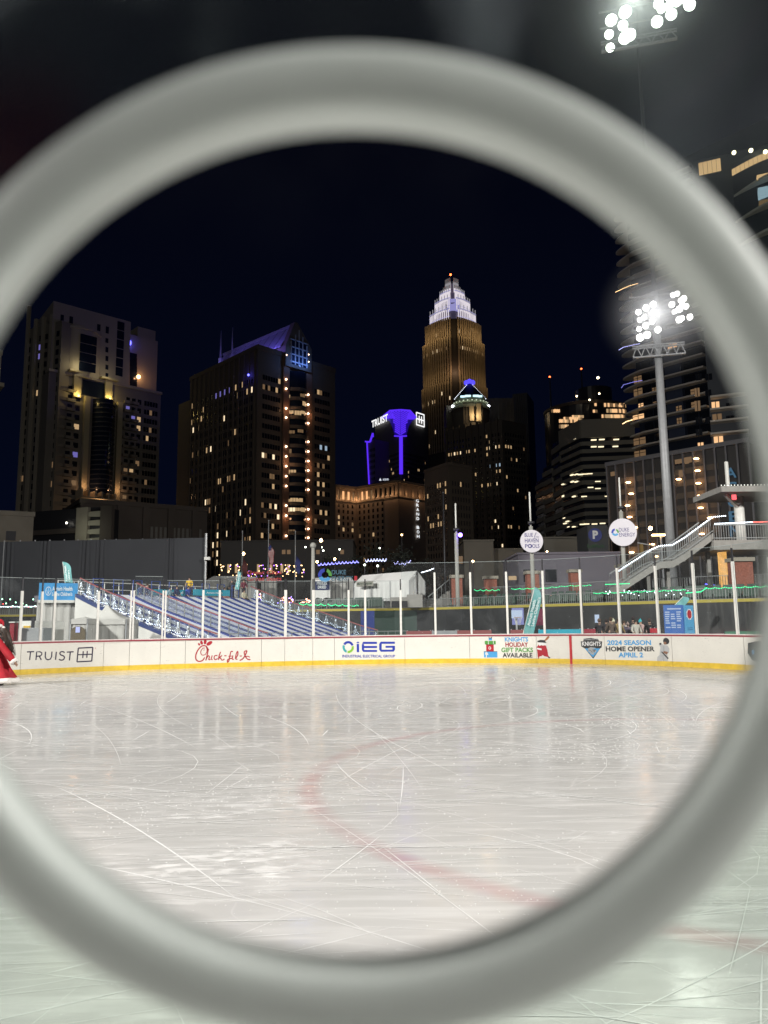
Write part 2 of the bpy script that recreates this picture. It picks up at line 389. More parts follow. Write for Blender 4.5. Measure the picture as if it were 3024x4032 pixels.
hh = mth('ADD', mth('MULTIPLY', white, .5), mth('MULTIPLY', ns(5, 3, mapped((.5, 2, 1), .1)), .5)); Lk.new(hh, bp.inputs['Height']); Lk.new(bp.outputs[0], b.inputs['Normal'])
# individual skate scratches: thin raised marks, one object
rn = random.Random(11); scm = MB(); cnt_ = 0
for k in range(3600):
    x = rn.uniform(-14, 12.5); y = 2.2+26*rn.random()**1.5; a = rn.gauss(0, .28) if rn.random() < .74 else rn.uniform(-1.6, 1.6)
    L = rn.uniform(.4, 2.5) if rn.random() < .72 else rn.uniform(3, 9); R = rn.choice((-1, 1))*rn.uniform(5, 60) if rn.random() < .93 else rn.choice((-1, 1))*rn.uniform(1, 4); L *= .35+y/16
    w_ = (.0011+.0030*rn.random()**2.5)*(.8+y/9); n = max(4, int(L*2.5)); z = .0006+k*1.2e-6; pts = []
    for i in range(n+1):
        pts.append((x, y)); a += (L/n)/R; x += math.cos(a)*L/n; y += math.sin(a)*L/n
    if any(not (-13.5 < q[0] < 12 and .5 < q[1] < 28.3-abs(q[0])*.28) for q in pts): continue
    v = []
    for i, q in enumerate(pts):
        p0, p1 = pts[max(0, i-1)], pts[min(n, i+1)]; dx_, dy_ = p1[0]-p0[0], p1[1]-p0[1]; l_ = math.hypot(dx_, dy_); ww = w_*min(1, i/n*5+.1, (n-i)/n*5+.1)
        v += [(q[0]-dy_/l_*ww, q[1]+dx_/l_*ww, z), (q[0]+dy_/l_*ww, q[1]-dx_/l_*ww, z)]
    scm.add(v, [(2*i, 2*i+1, 2*i+3, 2*i+2) for i in range(n)])
o = scm.build('ice_scratches', mat('scratch_white', (.78, .78, .77), .7)); o['kind'] = 'stuff'; o['label'] = 'thin white skate scratches criss-crossing the ice'
cr_ = MB()
for k in range(2600):
    x = rn.uniform(-8, 8); y = 2.6+14*rn.random()**1.6; 
    if rn.random() < .6: c_ = rn.choice(((2.5, 9.5), (4.5, 12), (-1, 7.5), (.6, 5.2), (-3, 6.3), (5, 8))); x = c_[0]+rn.gauss(0, .9); y = c_[1]+rn.gauss(0, .5)
    r = rn.uniform(.002, .006)*(.6+y/12); cr_.ball((x, y, r*.4), r, 0, (1.2, 1.2, .7))
o = cr_.build('ice_crumbs', mat('scratch_white', ())); o['kind'] = 'stuff'; o['label'] = 'tiny crumbs of shaved ice scattered over the rink'
ice = MB(); ice.prism(ice_poly, -.06, 0); struct(ice.build('ice', m), 'pale scratched skating ice with a faint red circle')
# ================================================================== RINK BARRIER
m_board = mat('board_white', (.74, .72, .66), .35, var=.03, scale=2)
nt_ = m_board.node_tree; b_ = nt_.nodes['Principled BSDF']; n_ = nt_.nodes.new('ShaderNodeTexNoise'); n_.inputs['Scale'].default_value = 9; n_.inputs['Detail'].default_value = 7; n_.inputs['Distortion'].default_value = 2.5
tc_ = nt_.nodes.new('ShaderNodeTexCoord'); mp_ = nt_.nodes.new('ShaderNodeMapping'); mp_.inputs['Scale'].default_value = (.5, .5, 2.2); nt_.links.new(tc_.outputs['Object'], mp_.inputs[0]); nt_.links.new(mp_.outputs[0], n_.inputs['Vector'])
r_ = nt_.nodes.new('ShaderNodeMapRange'); r_.inputs['From Min'].default_value = .64; r_.inputs['From Max'].default_value = .72; r_.inputs['To Max'].default_value = .5; nt_.links.new(n_.outputs['Fac'], r_.inputs['Value'])
x_ = nt_.nodes.new('ShaderNodeMixRGB'); x_.inputs['Color2'].default_value = (.3, .3, .3, 1); nt_.links.new(r_.outputs[0], x_.inputs['Fac']); l_ = b_.inputs['Base Color'].links[0].from_socket; nt_.links.new(l_, x_.inputs['Color1']); nt_.links.new(x_.outputs[0], b_.inputs['Base Color'])
m_red = mat('red_cap', (.30, .03, .05), .4)
m_yel = mat('yellow_kick', (.72, .50, .05), .45, var=.12, scale=6)
m_postw = mat('post_white', (.74, .73, .69), .45, var=.05)
m_seam = mat('seam', (.25, .25, .24), .7)
def glass_mat(name, tint, gloss, dirt, dirtcol=(.6, .62, .64), scale=1.5, lo=.45, hi=.75, rough=.03, base=0.0):
    m = bpy.data.materials.new(name); m.use_nodes = True; nt = m.node_tree; N = nt.nodes; N.clear(); L = nt.links
    o = N.new('ShaderNodeOutputMaterial'); tr = N.new('ShaderNodeBsdfTransparent'); tr.inputs[0].default_value = (*tint, 1)
    gl = N.new('ShaderNodeBsdfGlossy'); gl.inputs['Roughness'].default_value = rough; df = N.new('ShaderNodeBsdfDiffuse'); df.inputs[0].default_value = (*dirtcol, 1)
    fr = N.new('ShaderNodeFresnel'); fr.inputs[0].default_value = 1.35
    k = N.new('ShaderNodeMath'); k.operation = 'MULTIPLY'; k.inputs[1].default_value = gloss; L.new(fr.outputs[0], k.inputs[0])
    m1 = N.new('ShaderNodeMixShader'); L.new(k.outputs[0], m1.inputs[0]); L.new(tr.outputs[0], m1.inputs[1]); L.new(gl.outputs[0], m1.inputs[2])
    tc = N.new('ShaderNodeTexCoord'); n = N.new('ShaderNodeTexNoise'); n.inputs['Scale'].default_value = scale; n.inputs['Detail'].default_value = 5; n.inputs['Distortion'].default_value = 1.5
    L.new(tc.outputs['Object'], n.inputs['Vector']); r = N.new('ShaderNodeMapRange'); r.inputs['From Min'].default_value = lo; r.inputs['From Max'].default_value = hi; r.inputs['To Min'].default_value = base; r.inputs['To Max'].default_value = dirt
    L.new(n.outputs['Fac'], r.inputs['Value']); m2 = N.new('ShaderNodeMixShader'); L.new(r.outputs[0], m2.inputs[0]); L.new(m1.outputs[0], m2.inputs[1]); L.new(df.outputs[0], m2.inputs[2])
    L.new(m2.outputs[0], o.inputs['Surface']); return m
m_glass = glass_mat('rink_glass', (.94, .96, .96), .5, .05, lo=.5, hi=.85, base=.012, scale=1.1)
m_edge = mat('glass_edge', (.35, .4, .4), .3)
barrier = thing('rink_barrier', 'white hockey rink boards with yellow kick strip, red cap rail and clear glass', 'rink boards', (0, 29.9, 0))
BH = 1.05
def strip(s0, s1, z0, z1, o0, o1, mb=None, n=None):
    mb = mb or MB(); n = n or max(1, int((s1-s0)/.35)); v = []
    for i in range(n+1):
        s = s0+(s1-s0)*i/n
        v += [bpt(s, z0, o0), bpt(s, z0, o1), bpt(s, z1, o1), bpt(s, z1, o0)]
    f = []
    for i in range(n):
        a = i*4; c = a+4
        for j in range(4): f.append((a+j, a+(j+1) % 4, c+(j+1) % 4, c+j))
    f += [(3, 2, 1, 0), (n*4, n*4+1, n*4+2, n*4+3)]
    return mb.add(v, f)
seam_px = [76, 405, 505, 629, 726, 1031, 1123, 1231, 1319, 1596, 1850, 2113, 2250, 2382, 2652, 2935]
seams = [bs(x) for x in seam_px]
ss = [.2]+[seams[0]-2.4*k for k in range(6, 0, -1) if seams[0]-2.4*k > 1]+seams+[seams[-1]+2.4*k for k in range(1, 9) if seams[-1]+2.4*k < CUM[-1]-1]+[CUM[-1]-.2]
for a, c in zip(ss, ss[1:]):
    pn = strip(a+.006, c-.006, .17, BH-.045, -.07, 0).build('board_panel', m_board, barrier)
    strip(a+.004, c-.004, .0, .17, -.065, .012).build('kick_strip', m_yel, pn)
strip(.2, CUM[-1]-.2, BH-.045, BH, -.13, .02, n=160).build('cap_rail', m_red, barrier)
strip(.2, CUM[-1]-.2, .05, BH-.06, -.09, -.075, n=160).build('backing', m_seam, barrier)
strip(bs(2246), bs(2257), .0, BH-.045, .002, .016, n=2).build('goal_line_stripe', mat('stripe_red', (.5, .02, .03), .4), barrier)
# posts: image x at base, y of the white part's top, double?
posts = [(72, 2327, 0), (155, 2329, 0), (206, 2329, 0), (378, 2327, 0), (509, 2325, 1), (519, 2325, 1), (633, 2325, 1), (643, 2325, 1), (796, 2323, 0), (862, 2323, 0), (1011, 2323, 0), (1119, 2323, 1), (1128, 2323, 1), (1230, 2323, 1), (1238, 2323, 1), (1375, 2323, 0), (1442, 2323, 0), (1582, 2323, 0), (1719, 2254, 0), (1860, 2253, 0), (2005, 2251, 0), (2151, 2247, 0), (2298, 2242, 0), (2447, 2236, 0), (2599, 2228, 0), (2753, 2217, 0), (2910, 2210, 0)]
PS = []
for x, yt, dbl in posts:
    s = bs(x); h = bz(x, yt); tall = x > 1650
    PS.append((s, x))
    p = bpt(s, BH, -.05); wd = .055 if dbl else .075
    d = (bpt(s+.05)-bpt(s-.05)).normalized(); n_ = Vector((d.y, -d.x, 0))
    o = MB().beam(p, p+Vector((0, 0, h-BH)), wd, .07, up=n_).build('post', m_postw, barrier)
    MB().beam(p+Vector((0, 0, h-BH)), p+Vector((0, 0, h-BH+(.42 if tall else .42))), wd*.55, .05, up=n_).build('post_extension', m_dark, o)
s_edge = bs(72)
for k in range(1, 7):
    s = s_edge-1.2*k
    if s > 1: PS.append((s, -k)); p = bpt(s, BH, -.05); MB().beam(p, p+Vector((0, 0, 2.2)), .07).build('post', m_postw, barrier)
s_end = bs(2910)
for k in range(1, 9):
    s = s_end+1.3*k
    if s < CUM[-1]-1: PS.append((s, 4000+k)); p = bpt(s, BH, -.05); MB().beam(p, p+Vector((0, 0, 2.3)), .07).build('post', m_postw, barrier)
PS.sort()
for (a, xa), (c, xc) in zip(PS, PS[1:]):
    if c-a < .25: continue
    top = 3.84 if xc > 1700 else (3.3 if xa in (519, 862) else 3.16)
    o = strip(a+.03, c-.03, BH+.02, top, -.055, -.043).build('glass_pane', m_glass, barrier)
    strip(a+.03, c-.03, top, top+.012, -.056, -.042).build('edge', m_edge, o)
    strip(a+.03, c-.03, BH+.0, BH+.035, -.06, -.03).build('gasket', m_postw, o)
# ---- artwork on the boards. fn maps photo pixels to the board face
def on_board(x, y, off=.004):
    s = _bsc(x); p = bpt(s, 0, off); q = at(x, y, p.y); return Vector((p.x, p.y, q.z))
_cache = {}
for _i in range(-20, 3100, 10): _cache[_i] = None
_S = [(CUM[-1]*i/3000) for i in range(3001)]
_X = [proj(bpt(s, .55))[0] if bpt(s).y > 3 else (-9e9 if s < 20 else 9e9) for s in _S]
import bisect
def _bsc(x):
    i = max(1, min(3000, bisect.bisect_left(_X, x))); x0, x1 = _X[i-1], _X[i]
    t = 0 if x1 == x0 or abs(x1-x0) > 1e6 else (x-x0)/(x1-x0); return _S[i-1]+(_S[i]-_S[i-1])*t
def offb(o): return lambda x, y: on_board(x, y, o)
def hfix(fn): return fn
def art(name, m, fnlist, off=.004):
    mb = MB(); fn = offb(off)
    for f in fnlist: f(mb, fn)
    # keep every face turned towards the ice
    o = mb.build(name, m, barrier); return o
col = lambda n, c: mat('ink_'+n, c, .5)
navy = col('navy', (.022, .013, .045)); cred = col('red', (.42, .015, .03)); black = col('black', (.02, .02, .022)); blue = col('blue', (.015, .04, .38)); sky_b = col('sky', (.07, .33, .65)); green = col('green', (.08, .30, .05)); teal = col('teal', (.03, .35, .38)); lime = col('lime', (.22, .5, .04)); dkred = col('dkred', (.32, .015, .03)); inkw = col('white', (.8, .8, .8)); tan = col('tan', (.35, .14, .06)); grey = col('grey', (.35, .37, .38)); skin_i = col('skin', (.25, .12, .07))
def T(s, x0, x1, y0, y1, **k): return lambda mb, fn: text_on(mb, s, fn, x0, x1, y0, y1, **k)
def S(pts, w_, k=5, cv=None): return lambda mb, fn: stroke_on(mb, [cv(*p) if cv else p for p in pts], w_, fn, k)
def P(pts, cv=None): return lambda mb, fn: poly_on(mb, [cv(*p) if cv else p for p in pts], fn)
def EL(cx, cy, rx, ry, rot=0, inner=None, cv=None): return lambda mb, fn: ell_on(mb, *(cv(cx, cy) if cv else (cx, cy)), rx, ry, fn, rot, inner=inner)
# TRUIST + square mark
def letter_strokes():
    y0, y1 = 2600, 2565; sl = -.06
    L = []
    def A(pts, k=1): L.append(S([(x, y+sl*(x-110)*.25) for x, y in pts], 5, k))
    A([(105, 2567), (133, 2566)]); A([(119, 2567), (117, 2599)])
    A([(142, 2599), (143.5, 2567), (156, 2567), (163, 2571), (164, 2577), (160, 2583), (143, 2585)]); A([(154, 2584), (163, 2599)])
    A([(178, 2567), (178, 2587), (182, 2596), (190, 2599), (199, 2596), (203, 2587), (203.5, 2567)], 1)
    A([(221, 2568), (219, 2600)])
    A([(254, 2572), (247, 2568), (238, 2569), (235, 2575), (240, 2581), (250, 2585), (254, 2592), (249, 2600), (239, 2601), (233, 2597)], 3)
    A([(262, 2570), (289, 2569)]); A([(276, 2570), (274, 2603)])
    fx = [(307, 2552), (364, 2549), (362, 2603), (304, 2606)]
    for a, c in zip(fx, fx[1:]+fx[:1]): L.append(S([a, c], 5, 1))
    A2 = lambda pts: L.append(S(pts, 4.5, 1))
    A2([(306, 2578), (363, 2576)]); A2([(327, 2564), (326, 2591)]); A2([(343, 2563), (342, 2590)]); A2([(327, 2577), (342, 2577)])
    return L
art('lettering', navy, letter_strokes()); art('lettering', cred, [T('R', 373, 377, 2556, 2550)])
# chicken script logo (crop units of the [700,2480,1600,2660] view)
c4 = lambda x, y: (700+x*.5425, 2480+y*.5425)
chick = [S([(222, 148), (205, 120), (178, 116), (150, 140), (132, 180), (134, 215), (155, 229), (180, 222), (196, 200)], 4.6, 5, c4),
         S([(205, 120), (212, 150), (200, 178), (176, 182), (166, 160), (180, 135), (196, 132)], 3, 5, c4),
         S([(222, 140), (212, 190), (204, 222)], 4.2, 4, c4), S([(206, 212), (222, 188), (230, 196), (226, 216), (238, 214)], 4, 4, c4),
         S([(250, 186), (244, 212), (254, 216)], 4, 3, c4), S([(288, 188), (272, 186), (264, 202), (272, 216), (290, 208)], 4, 4, c4),
         S([(310, 160), (300, 190), (296, 218)], 4, 3, c4), S([(322, 186), (302, 202), (312, 206), (322, 220), (340, 212)], 4, 4, c4),
         S([(338, 188), (354, 188)], 4, 1, c4), S([(400, 158), (386, 158), (378, 190), (372, 224), (362, 234), (364, 216), (392, 206)], 4, 5, c4), S([(368, 192), (392, 190)], 3.4, 1, c4),
         S([(400, 186), (396, 212), (408, 214)], 4, 3, c4), S([(420, 210), (436, 180), (434, 156), (424, 176), (420, 208), (434, 214)], 4, 4, c4),
         S([(450, 190), (466, 190)], 4, 1, c4), S([(450, 222), (476, 206), (500, 160), (496, 152), (482, 162), (490, 190), (506, 212), (528, 216)], 4.4, 5, c4), S([(468, 214), (486, 196), (512, 192), (522, 200)], 3.6, 4, c4),
         P([(213, 136), (229, 142), (211, 152)], c4), EL(190, 146, 1.6, 2.6, .4, cv=c4),
         EL(153, 105, 3.6, 5.4, -.7, cv=c4), EL(171, 93, 5, 8.4, -.35, cv=c4), EL(197, 87, 5.6, 10, 0.12, cv=c4), EL(228, 98, 7, 13, 1.0, cv=c4), EL(248, 84, .1, .1, 0, cv=c4)]
art('lettering', cred, chick)
def mark(x, y, r, name='circle_mark'): pass
# iEG
def c4r(pts): return [c4(*p) for p in pts]
art('emblem', blue, [lambda mb, fn: mb.add([fn(*c4(1237+41*math.cos(a)*k, 125-44*math.sin(a)*k)) for k in (1, .62) for a in [RD(20+13*i) for i in range(11)]], [(i, i+1, 12+i, 11+i) for i in range(10)]),
     P([(1299, 87), (1316, 87), (1316, 96), (1299, 96)], c4), P([(1299, 102), (1316, 102), (1316, 162), (1299, 162)], c4),
     P([(1346, 87), (1446, 87), (1446, 102), (1338, 102)], c4), P([(1336, 104), (1352, 104), (1352, 146), (1336, 146)], c4), P([(1352, 117), (1446, 117), (1446, 132), (1352, 132)], c4), P([(1336, 146), (1446, 146), (1446, 160), (1346, 160)], c4),
     P([(1474, 86), (1576, 86), (1576, 101), (1464, 101)], c4), P([(1462, 101), (1480, 101), (1480, 144), (1462, 144)], c4), P([(1462, 144), (1576, 144), (1566, 158), (1474, 159)], c4), P([(1558, 116), (1576, 116), (1576, 144), (1558, 144)], c4), P([(1508, 116), (1558, 116), (1558, 130), (1508, 130)], c4),
     T('INDUSTRIAL ELECTRICAL GROUP', 1348, 1555, 2589, 2578, bold=.02)])
art('emblem', lime, [lambda mb, fn: mb.add([fn(*c4(1237+41*math.cos(a)*k, 125-44*math.sin(a)*k)) for k in (1, .62) for a in [RD(-98+12*i) for i in range(10)]], [(i, i+1, 11+i, 10+i) for i in range(9)])])
art('emblem', teal, [lambda mb, fn: mb.add([fn(*c4(1237+41*math.cos(a)*k, 125-44*math.sin(a)*k)) for k in (1, .62) for a in [RD(160+10*i) for i in range(10)]], [(i, i+1, 11+i, 10+i) for i in range(9)])])
# gift packs (crop units of [1880,2480,2700,2660], scale .4943)
c5 = lambda x, y: (1880+x*.4943, 2480+y*.4943)
R5 = lambda x0, x1, y0, y1: P([(x0, y0), (x1, y0), (x1, y1), (x0, y1)], c5)
def T5(s, x0, x1, yt, yb, **k): a = c5(x0, yb); c = c5(x1, yt); return T(s, a[0], c[0], a[1], c[1], **k)
art('gift_picture', sky_b, [R5(50, 157, 174, 220), R5(92, 118, 64, 84)]); art('gift_picture', cred, [R5(70, 130, 118, 172)]); art('gift_picture', green, [R5(60, 147, 88, 116)])
art('gift_picture', inkw, [R5(66, 72, 174, 220), S([(60, 196), (84, 184)], 3, 1, c5), S([(60, 184), (84, 200)], 3, 1, c5), EL(98, 145, 5, 6, cv=c5, inner=.6), R5(86, 90, 88, 116), R5(126, 130, 88, 116)], .007)
art('gift_picture', black, [P([(92, 54), (104, 66), (118, 52), (116, 68), (94, 68)], c5), R5(50, 157, 171, 174), R5(68, 134, 115, 118)], .006)
art('lettering', sky_b, [T5('KNIGHTS', 220, 406, 57, 94, bold=.03)]); art('lettering', dkred, [T5('HOLIDAY', 224, 404, 99, 136, bold=.03)]); art('lettering', green, [T5('GIFT PACKS', 190, 442, 141, 179, bold=.03)]); art('lettering', black, [T5('AVAILABLE', 198, 436, 184, 221, bold=.03)])
art('batter_picture', cred, [P([(488, 120), (520, 112), (546, 122), (556, 160), (560, 200), (574, 222), (556, 216), (520, 208), (492, 212), (484, 232), (478, 214), (476, 170), (470, 140)], c5)])
art('batter_picture', tan, [P([(534, 84), (560, 54), (574, 48), (578, 58), (566, 74), (540, 92)], c5)]); art('batter_picture', black, [P([(480, 88), (504, 80), (536, 82), (552, 104), (504, 100), (480, 98)], c5), P([(478, 228), (488, 226), (486, 234), (476, 234)], c5), P([(560, 216), (578, 218), (574, 226), (560, 224)], c5)], .006)
art('batter_picture', inkw, [P([(486, 104), (512, 100), (552, 110), (548, 126), (516, 120), (494, 128)], c5), P([(472, 142), (512, 150), (510, 162), (476, 156)], c5)], .007)
# team shield
art('shield', black, [P([(850, 70), (905, 64), (965, 74), (972, 90), (996, 92), (990, 140), (974, 150), (966, 165), (918, 230), (868, 165), (858, 150), (828, 132), (826, 92), (846, 90)], c5)])
art('shield', sky_b, [P([(854, 148), (980, 148), (960, 170), (918, 220), (876, 170)], c5)], .006)
art('shield', inkw, [T5('KNIGHTS', 836, 984, 94, 128, bold=.02)], .008); art('shield', grey, [T5('CHARLOTTE', 852, 964, 70, 82, bold=.02), P([(880, 150), (900, 138), (940, 142), (948, 160), (944, 180), (900, 184), (880, 170)], c5), P([(892, 184), (930, 184), (922, 200), (908, 196)], c5)], .009)
art('shield', black, [R5(916, 944, 158, 163), R5(920, 924, 164, 176), R5(930, 934, 164, 176), S([(884, 160), (904, 166), (914, 180)], 1.5, 1, c5)], .011)
c5t = lambda: 0
art('lettering', sky_b, [T5('2024 SEASON', 1036, 1386, 82, 122, bold=.035), T5('APRIL 2', 1120, 1318, 180, 220, bold=.035)]); art('lettering', black, [T5('HOME OPENER', 1022, 1412, 132, 172, bold=.035)])
# batter photo print
art('player_picture', mat('ink_offwhite', (.45, .46, .47), .5), [P([(1448, 118), (1456, 104), (1484, 118), (1516, 124), (1530, 150), (1526, 178), (1510, 196), (1512, 232), (1504, 266), (1476, 264), (1474, 238), (1452, 262), (1424, 260), (1430, 216), (1448, 200), (1452, 170), (1460, 140)], c5)])
art('player_picture', grey, [P([(1480, 130), (1492, 128), (1490, 170), (1478, 180)], c5), P([(1456, 206), (1500, 200), (1500, 206), (1456, 212)], c5), P([(1474, 212), (1480, 212), (1478, 264), (1472, 250)], c5)], .006)
art('player_picture', black, [EL(1508, 90, 12, 13, 0, cv=c5), P([(1454, 104), (1470, 104), (1466, 122), (1452, 116)], c5), P([(1462, 176), (1470, 172), (1520, 226), (1512, 234)], c5)], .008)
art('player_picture', skin_i, [EL(1498, 106, 6, 6, 0, cv=c5), P([(1484, 168), (1520, 176), (1506, 196), (1480, 184)], c5)], .01)
# dark round mark at the far right
art('emblem', black, [P([(2948, 2532), (2990, 2524), (3000, 2524), (3000, 2612), (2960, 2600), (2944, 2572)])]); art('emblem', sky_b, [EL(2966, 2568, 5, 10)], .007)
# ================================================================== NEAR PANE AND RING
pane_d = .125
cxr, cyr = 1390, 2140     # ring centre in the photo
C0 = O+fw*0
nrm = -fw
def pp(x, y, d=pane_d):  # point on a plane parallel to the image at distance d
    v = ray(x, y); return O+v*(d/v.dot(fw))
rc = pp(1392, 2139); ppx = pane_d/F
# the ring: outer radius 1060 P px, inner 875 P px
ko = 3024/1659
Ro = 1050*ko*ppx; Ri = 897*ko*ppx
prof = [(Ri, -.0042), (Ri+.0004, -.0050), (Ri+.0016, -.0055), (Ri+.0045, -.0058), (Ro-.0030, -.0054), (Ro-.0012, -.0046), (Ro-.0003, -.0036), (Ro, -.0024), (Ro-.0005, -.001), (Ri+.004, -.0008), (Ri+.0015, .0024), (Ri+.0005, .0024), (Ri, .0014), (Ri, -.0042)]
# h is along +fw (away from the lens); negative = towards the lens
m_ring = mat('ring_plastic', (.47, .505, .485), .55, var=.05, scale=30, bump=.02)
ringc = rc
sb = m_ring.node_tree.nodes['Principled BSDF']; sb.inputs['Subsurface Weight'].default_value = .85; sb.inputs['Subsurface Scale'].default_value = .007; sb.inputs['Subsurface Radius'].default_value = (1, 1, 1)
rg_ = thing('round_porthole_ring', 'large out-of-focus pale grey plastic ring framing the whole view, close to the lens', 'ring', ringc)
rb = MB().lathe([(r, h) for r, h in prof], ringc, fw, 128, x=rt).build('ring_body', m_ring, rg_, True)
# pane with a round hole
m_pane = glass_mat('scuffed_acrylic', (.87, .925, .885), .25, .22, dirtcol=(.58, .64, .72), scale=17, lo=.45, hi=.72, base=.014, rough=.15)
nt_ = m_pane.node_tree; g_ = nt_.nodes.new('ShaderNodeNewGeometry'); vm = nt_.nodes.new('ShaderNodeVectorMath'); vm.operation = 'DISTANCE'; vm.inputs[1].default_value = tuple(pp(60, 560)); nt_.links.new(g_.outputs['Position'], vm.inputs[0])
r_ = nt_.nodes.new('ShaderNodeMapRange'); r_.interpolation_type = 'SMOOTHSTEP'; r_.inputs['From Min'].default_value = .003; r_.inputs['From Max'].default_value = .02; r_.inputs['To Min'].default_value = 1; r_.inputs['To Max'].default_value = 0; nt_.links.new(vm.outputs['Value'], r_.inputs['Value'])
df_ = [x for x in nt_.nodes if x.type == 'BSDF_DIFFUSE'][0]; x_ = nt_.nodes.new('ShaderNodeMixRGB'); x_.inputs['Color1'].default_value = (.58, .64, .72, 1); x_.inputs['Color2'].default_value = (.62, .22, .16, 1); nt_.links.new(r_.outputs[0], x_.inputs['Fac']); nt_.links.new(x_.outputs[0], df_.inputs[0])
pm = MB(); n = 128; Wd, Hu = .62, .55
vs = []; inner = []; outer = []
for i in range(n):
    t = 2*math.pi*i/n; c, s = math.cos(t), math.sin(t); k = 1/max(abs(c)/Wd, abs(s)/Hu)
    inner.append(ringc+(rt*c+up*s)*(Ri+.004)); outer.append(ringc+(rt*c+up*s)*k)
f1 = fw*.0001; f2 = fw*.0031
pm.add([v+f1 for v in inner]+[v+f1 for v in outer]+[v+f2 for v in inner]+[v+f2 for v in outer],
       [(i, (i+1) % n, n+(i+1) % n, n+i) for i in range(n)]+[(2*n+i, 3*n+i, 3*n+(i+1) % n, 2*n+(i+1) % n) for i in range(n)]+[(n+i, n+(i+1) % n, 3*n+(i+1) % n, 3*n+i) for i in range(n)])
pt = thing('acrylic_pane', 'greenish scuffed clear acrylic pane around the big ring, lightly smeared', 'clear pane', ringc-up*.55)
pm.build('pane', m_pane, pt)
for sgn in (-1, 1): MB().beam(ringc+rt*sgn*(Wd+.025)-up*.6+fw*.003, ringc+rt*sgn*(Wd+.025)+up*.6+fw*.003, .05, .05, up=fw).build('edge_post', m_postw, pt)
MB().beam(ringc-rt*Wd-up*(Hu+.03)+fw*.003, ringc+rt*Wd-up*(Hu+.03)+fw*.003, .05, .05).build('bottom_rail', m_postw, pt)
# ================================================================== MIDDLE GROUND
def colmat(n, c, r=.7, **k): return mat(n, c, r, **k)
# ---- outfield wall (padded, yellow rail on top)
WP = [(-60, 60), (-34, 74), (-20, 68), (-4, 63), (3, 62), (12, 53), (21, 45), (34, 40), (52, 36)]
WPs = [Vector((p.x, p.y)) for p in smooth_pts(WP, 6)]
WH = 2.65
def wall_pt(t, z, off=0):  # t in 0..1 along
    i = min(len(WPs)-2, int(t*(len(WPs)-1))); a, b_ = WPs[i], WPs[i+1]; f = t*(len(WPs)-1)-i; p = a.lerp(b_, f); d = (b_-a).normalized(); return Vector((p.x+d.y*off, p.y-d.x*off, z))
def wstrip(t0, t1, z0, z1, o0, o1, mb=None):
    mb = mb or MB(); n = max(1, int((t1-t0)*60)); v = []; f = []
    for i in range(n+1):
        t = t0+(t1-t0)*i/n; v += [wall_pt(t, z0, o0), wall_pt(t, z0, o1), wall_pt(t, z1, o1), wall_pt(t, z1, o0)]
    for i in range(n):
        a = i*4; c = a+4
        for j in range(4): f.append((a+j, a+(j+1) % 4, c+(j+1) % 4, c+j))
    f += [(3, 2, 1, 0), (n*4, n*4+1, n*4+2, n*4+3)]
    return mb.add(v, f)
def wt(x):  # parameter where image column x meets the wall
    best = (9e9, 0)
    for i in range(1200):
        t = i/1200; q = proj(wall_pt(t, 2.4)); dd = abs(q[0]-x)
        if dd < best[0]: best = (dd, t)
    return best[1]
ow = thing('outfield_wall', 'dark padded outfield wall topped by a yellow rail behind the rink', 'wall', wall_pt(.5, 0))
m_padk = mat('pad_black', (.012, .013, .014), .45, var=.3, scale=1)
m_padg = mat('pad_green', (.02, .045, .035), .5, var=.1, scale=1)
m_padb = mat('pad_blue', (.02, .04, .20), .5)
tg = wt(1475); tb = wt(1640); te = wt(1420)
wstrip(0, te, 0, WH-.12, -.3, 0).build('padding', m_padk, ow)
wstrip(te, tg, 0, WH-.12, -.3, 0).build('padding', m_padb, ow)
wstrip(tg, tb, 0, WH-.12, -.3, 0).build('padding', m_padg, ow)
wstrip(tb, 1, 0, WH-.12, -.3, 0).build('padding', m_padk, ow)
wstrip(0, 1, WH-.12, WH+.06, -.35, .03).build('top_rail', mat('yellow_rail', (.42, .34, .05), .6), ow)
# terraced stands behind the wall with railings and dark green seats
m_stand = mat('stand_concrete', (.10, .095, .085), .9, var=.15)
m_seat = mat('seat_green', (.012, .045, .028), .45)
m_rail = mat('rail_steel', (.22, .23, .23), .5, .4)
stand = MB()
for k in range(5): wstrip(0, 1, 0, WH-.35+k*.2, -1.6-1.0*(k+1), -.9-1.0*k if k else -.31, stand)
wstrip(0, 1, 0, WH+.8, -22, -6.6, stand)
st = thing('seating_terrace', 'stepped concrete terrace behind the yellow railed outfield wall', 'terrace', wall_pt(.5, 0, -5))
stand.build('steps', m_stand, st)
def railing(fn, L, h, name, lab, group=None, step=.16, cat='railing'):
    t = thing(name, lab, cat, fn(L/2, 0), group); mb = MB(); n = max(2, int(L/step)); seg = max(2, int(L/1.5))
    for i in range(n+1): mb.beam(fn(L*i/n, .08), fn(L*i/n, h), .025)
    mb.build('baluster', m_rail, t)['kind'] = 'stuff'
    mb = MB()
    for z in (.08, h):
        for i in range(seg): mb.beam(fn(L*i/seg, z), fn(L*(i+1)/seg, z), .05)
    mb.build('handrail', m_rail, t)
    for i in range(seg+1): MB().beam(fn(L*i/seg, 0), fn(L*i/seg, h+.02), .06).build('post', m_rail, t)
    return t
def wall_rail(x0, x1, z0, off, h, lab, cutgroup=None):
    t0, t1 = wt(x0), wt(x1); Ln = (wall_pt(t1, 0)-wall_pt(t0, 0)).length
    return railing(lambda s, z: wall_pt(t0+(t1-t0)*s/Ln, z0+z, off), Ln, h, 'railing', lab)
wall_rail(1150, 1560, WH, -.7, .85, 'steel picket railing above the yellow rail left of the white marquee')
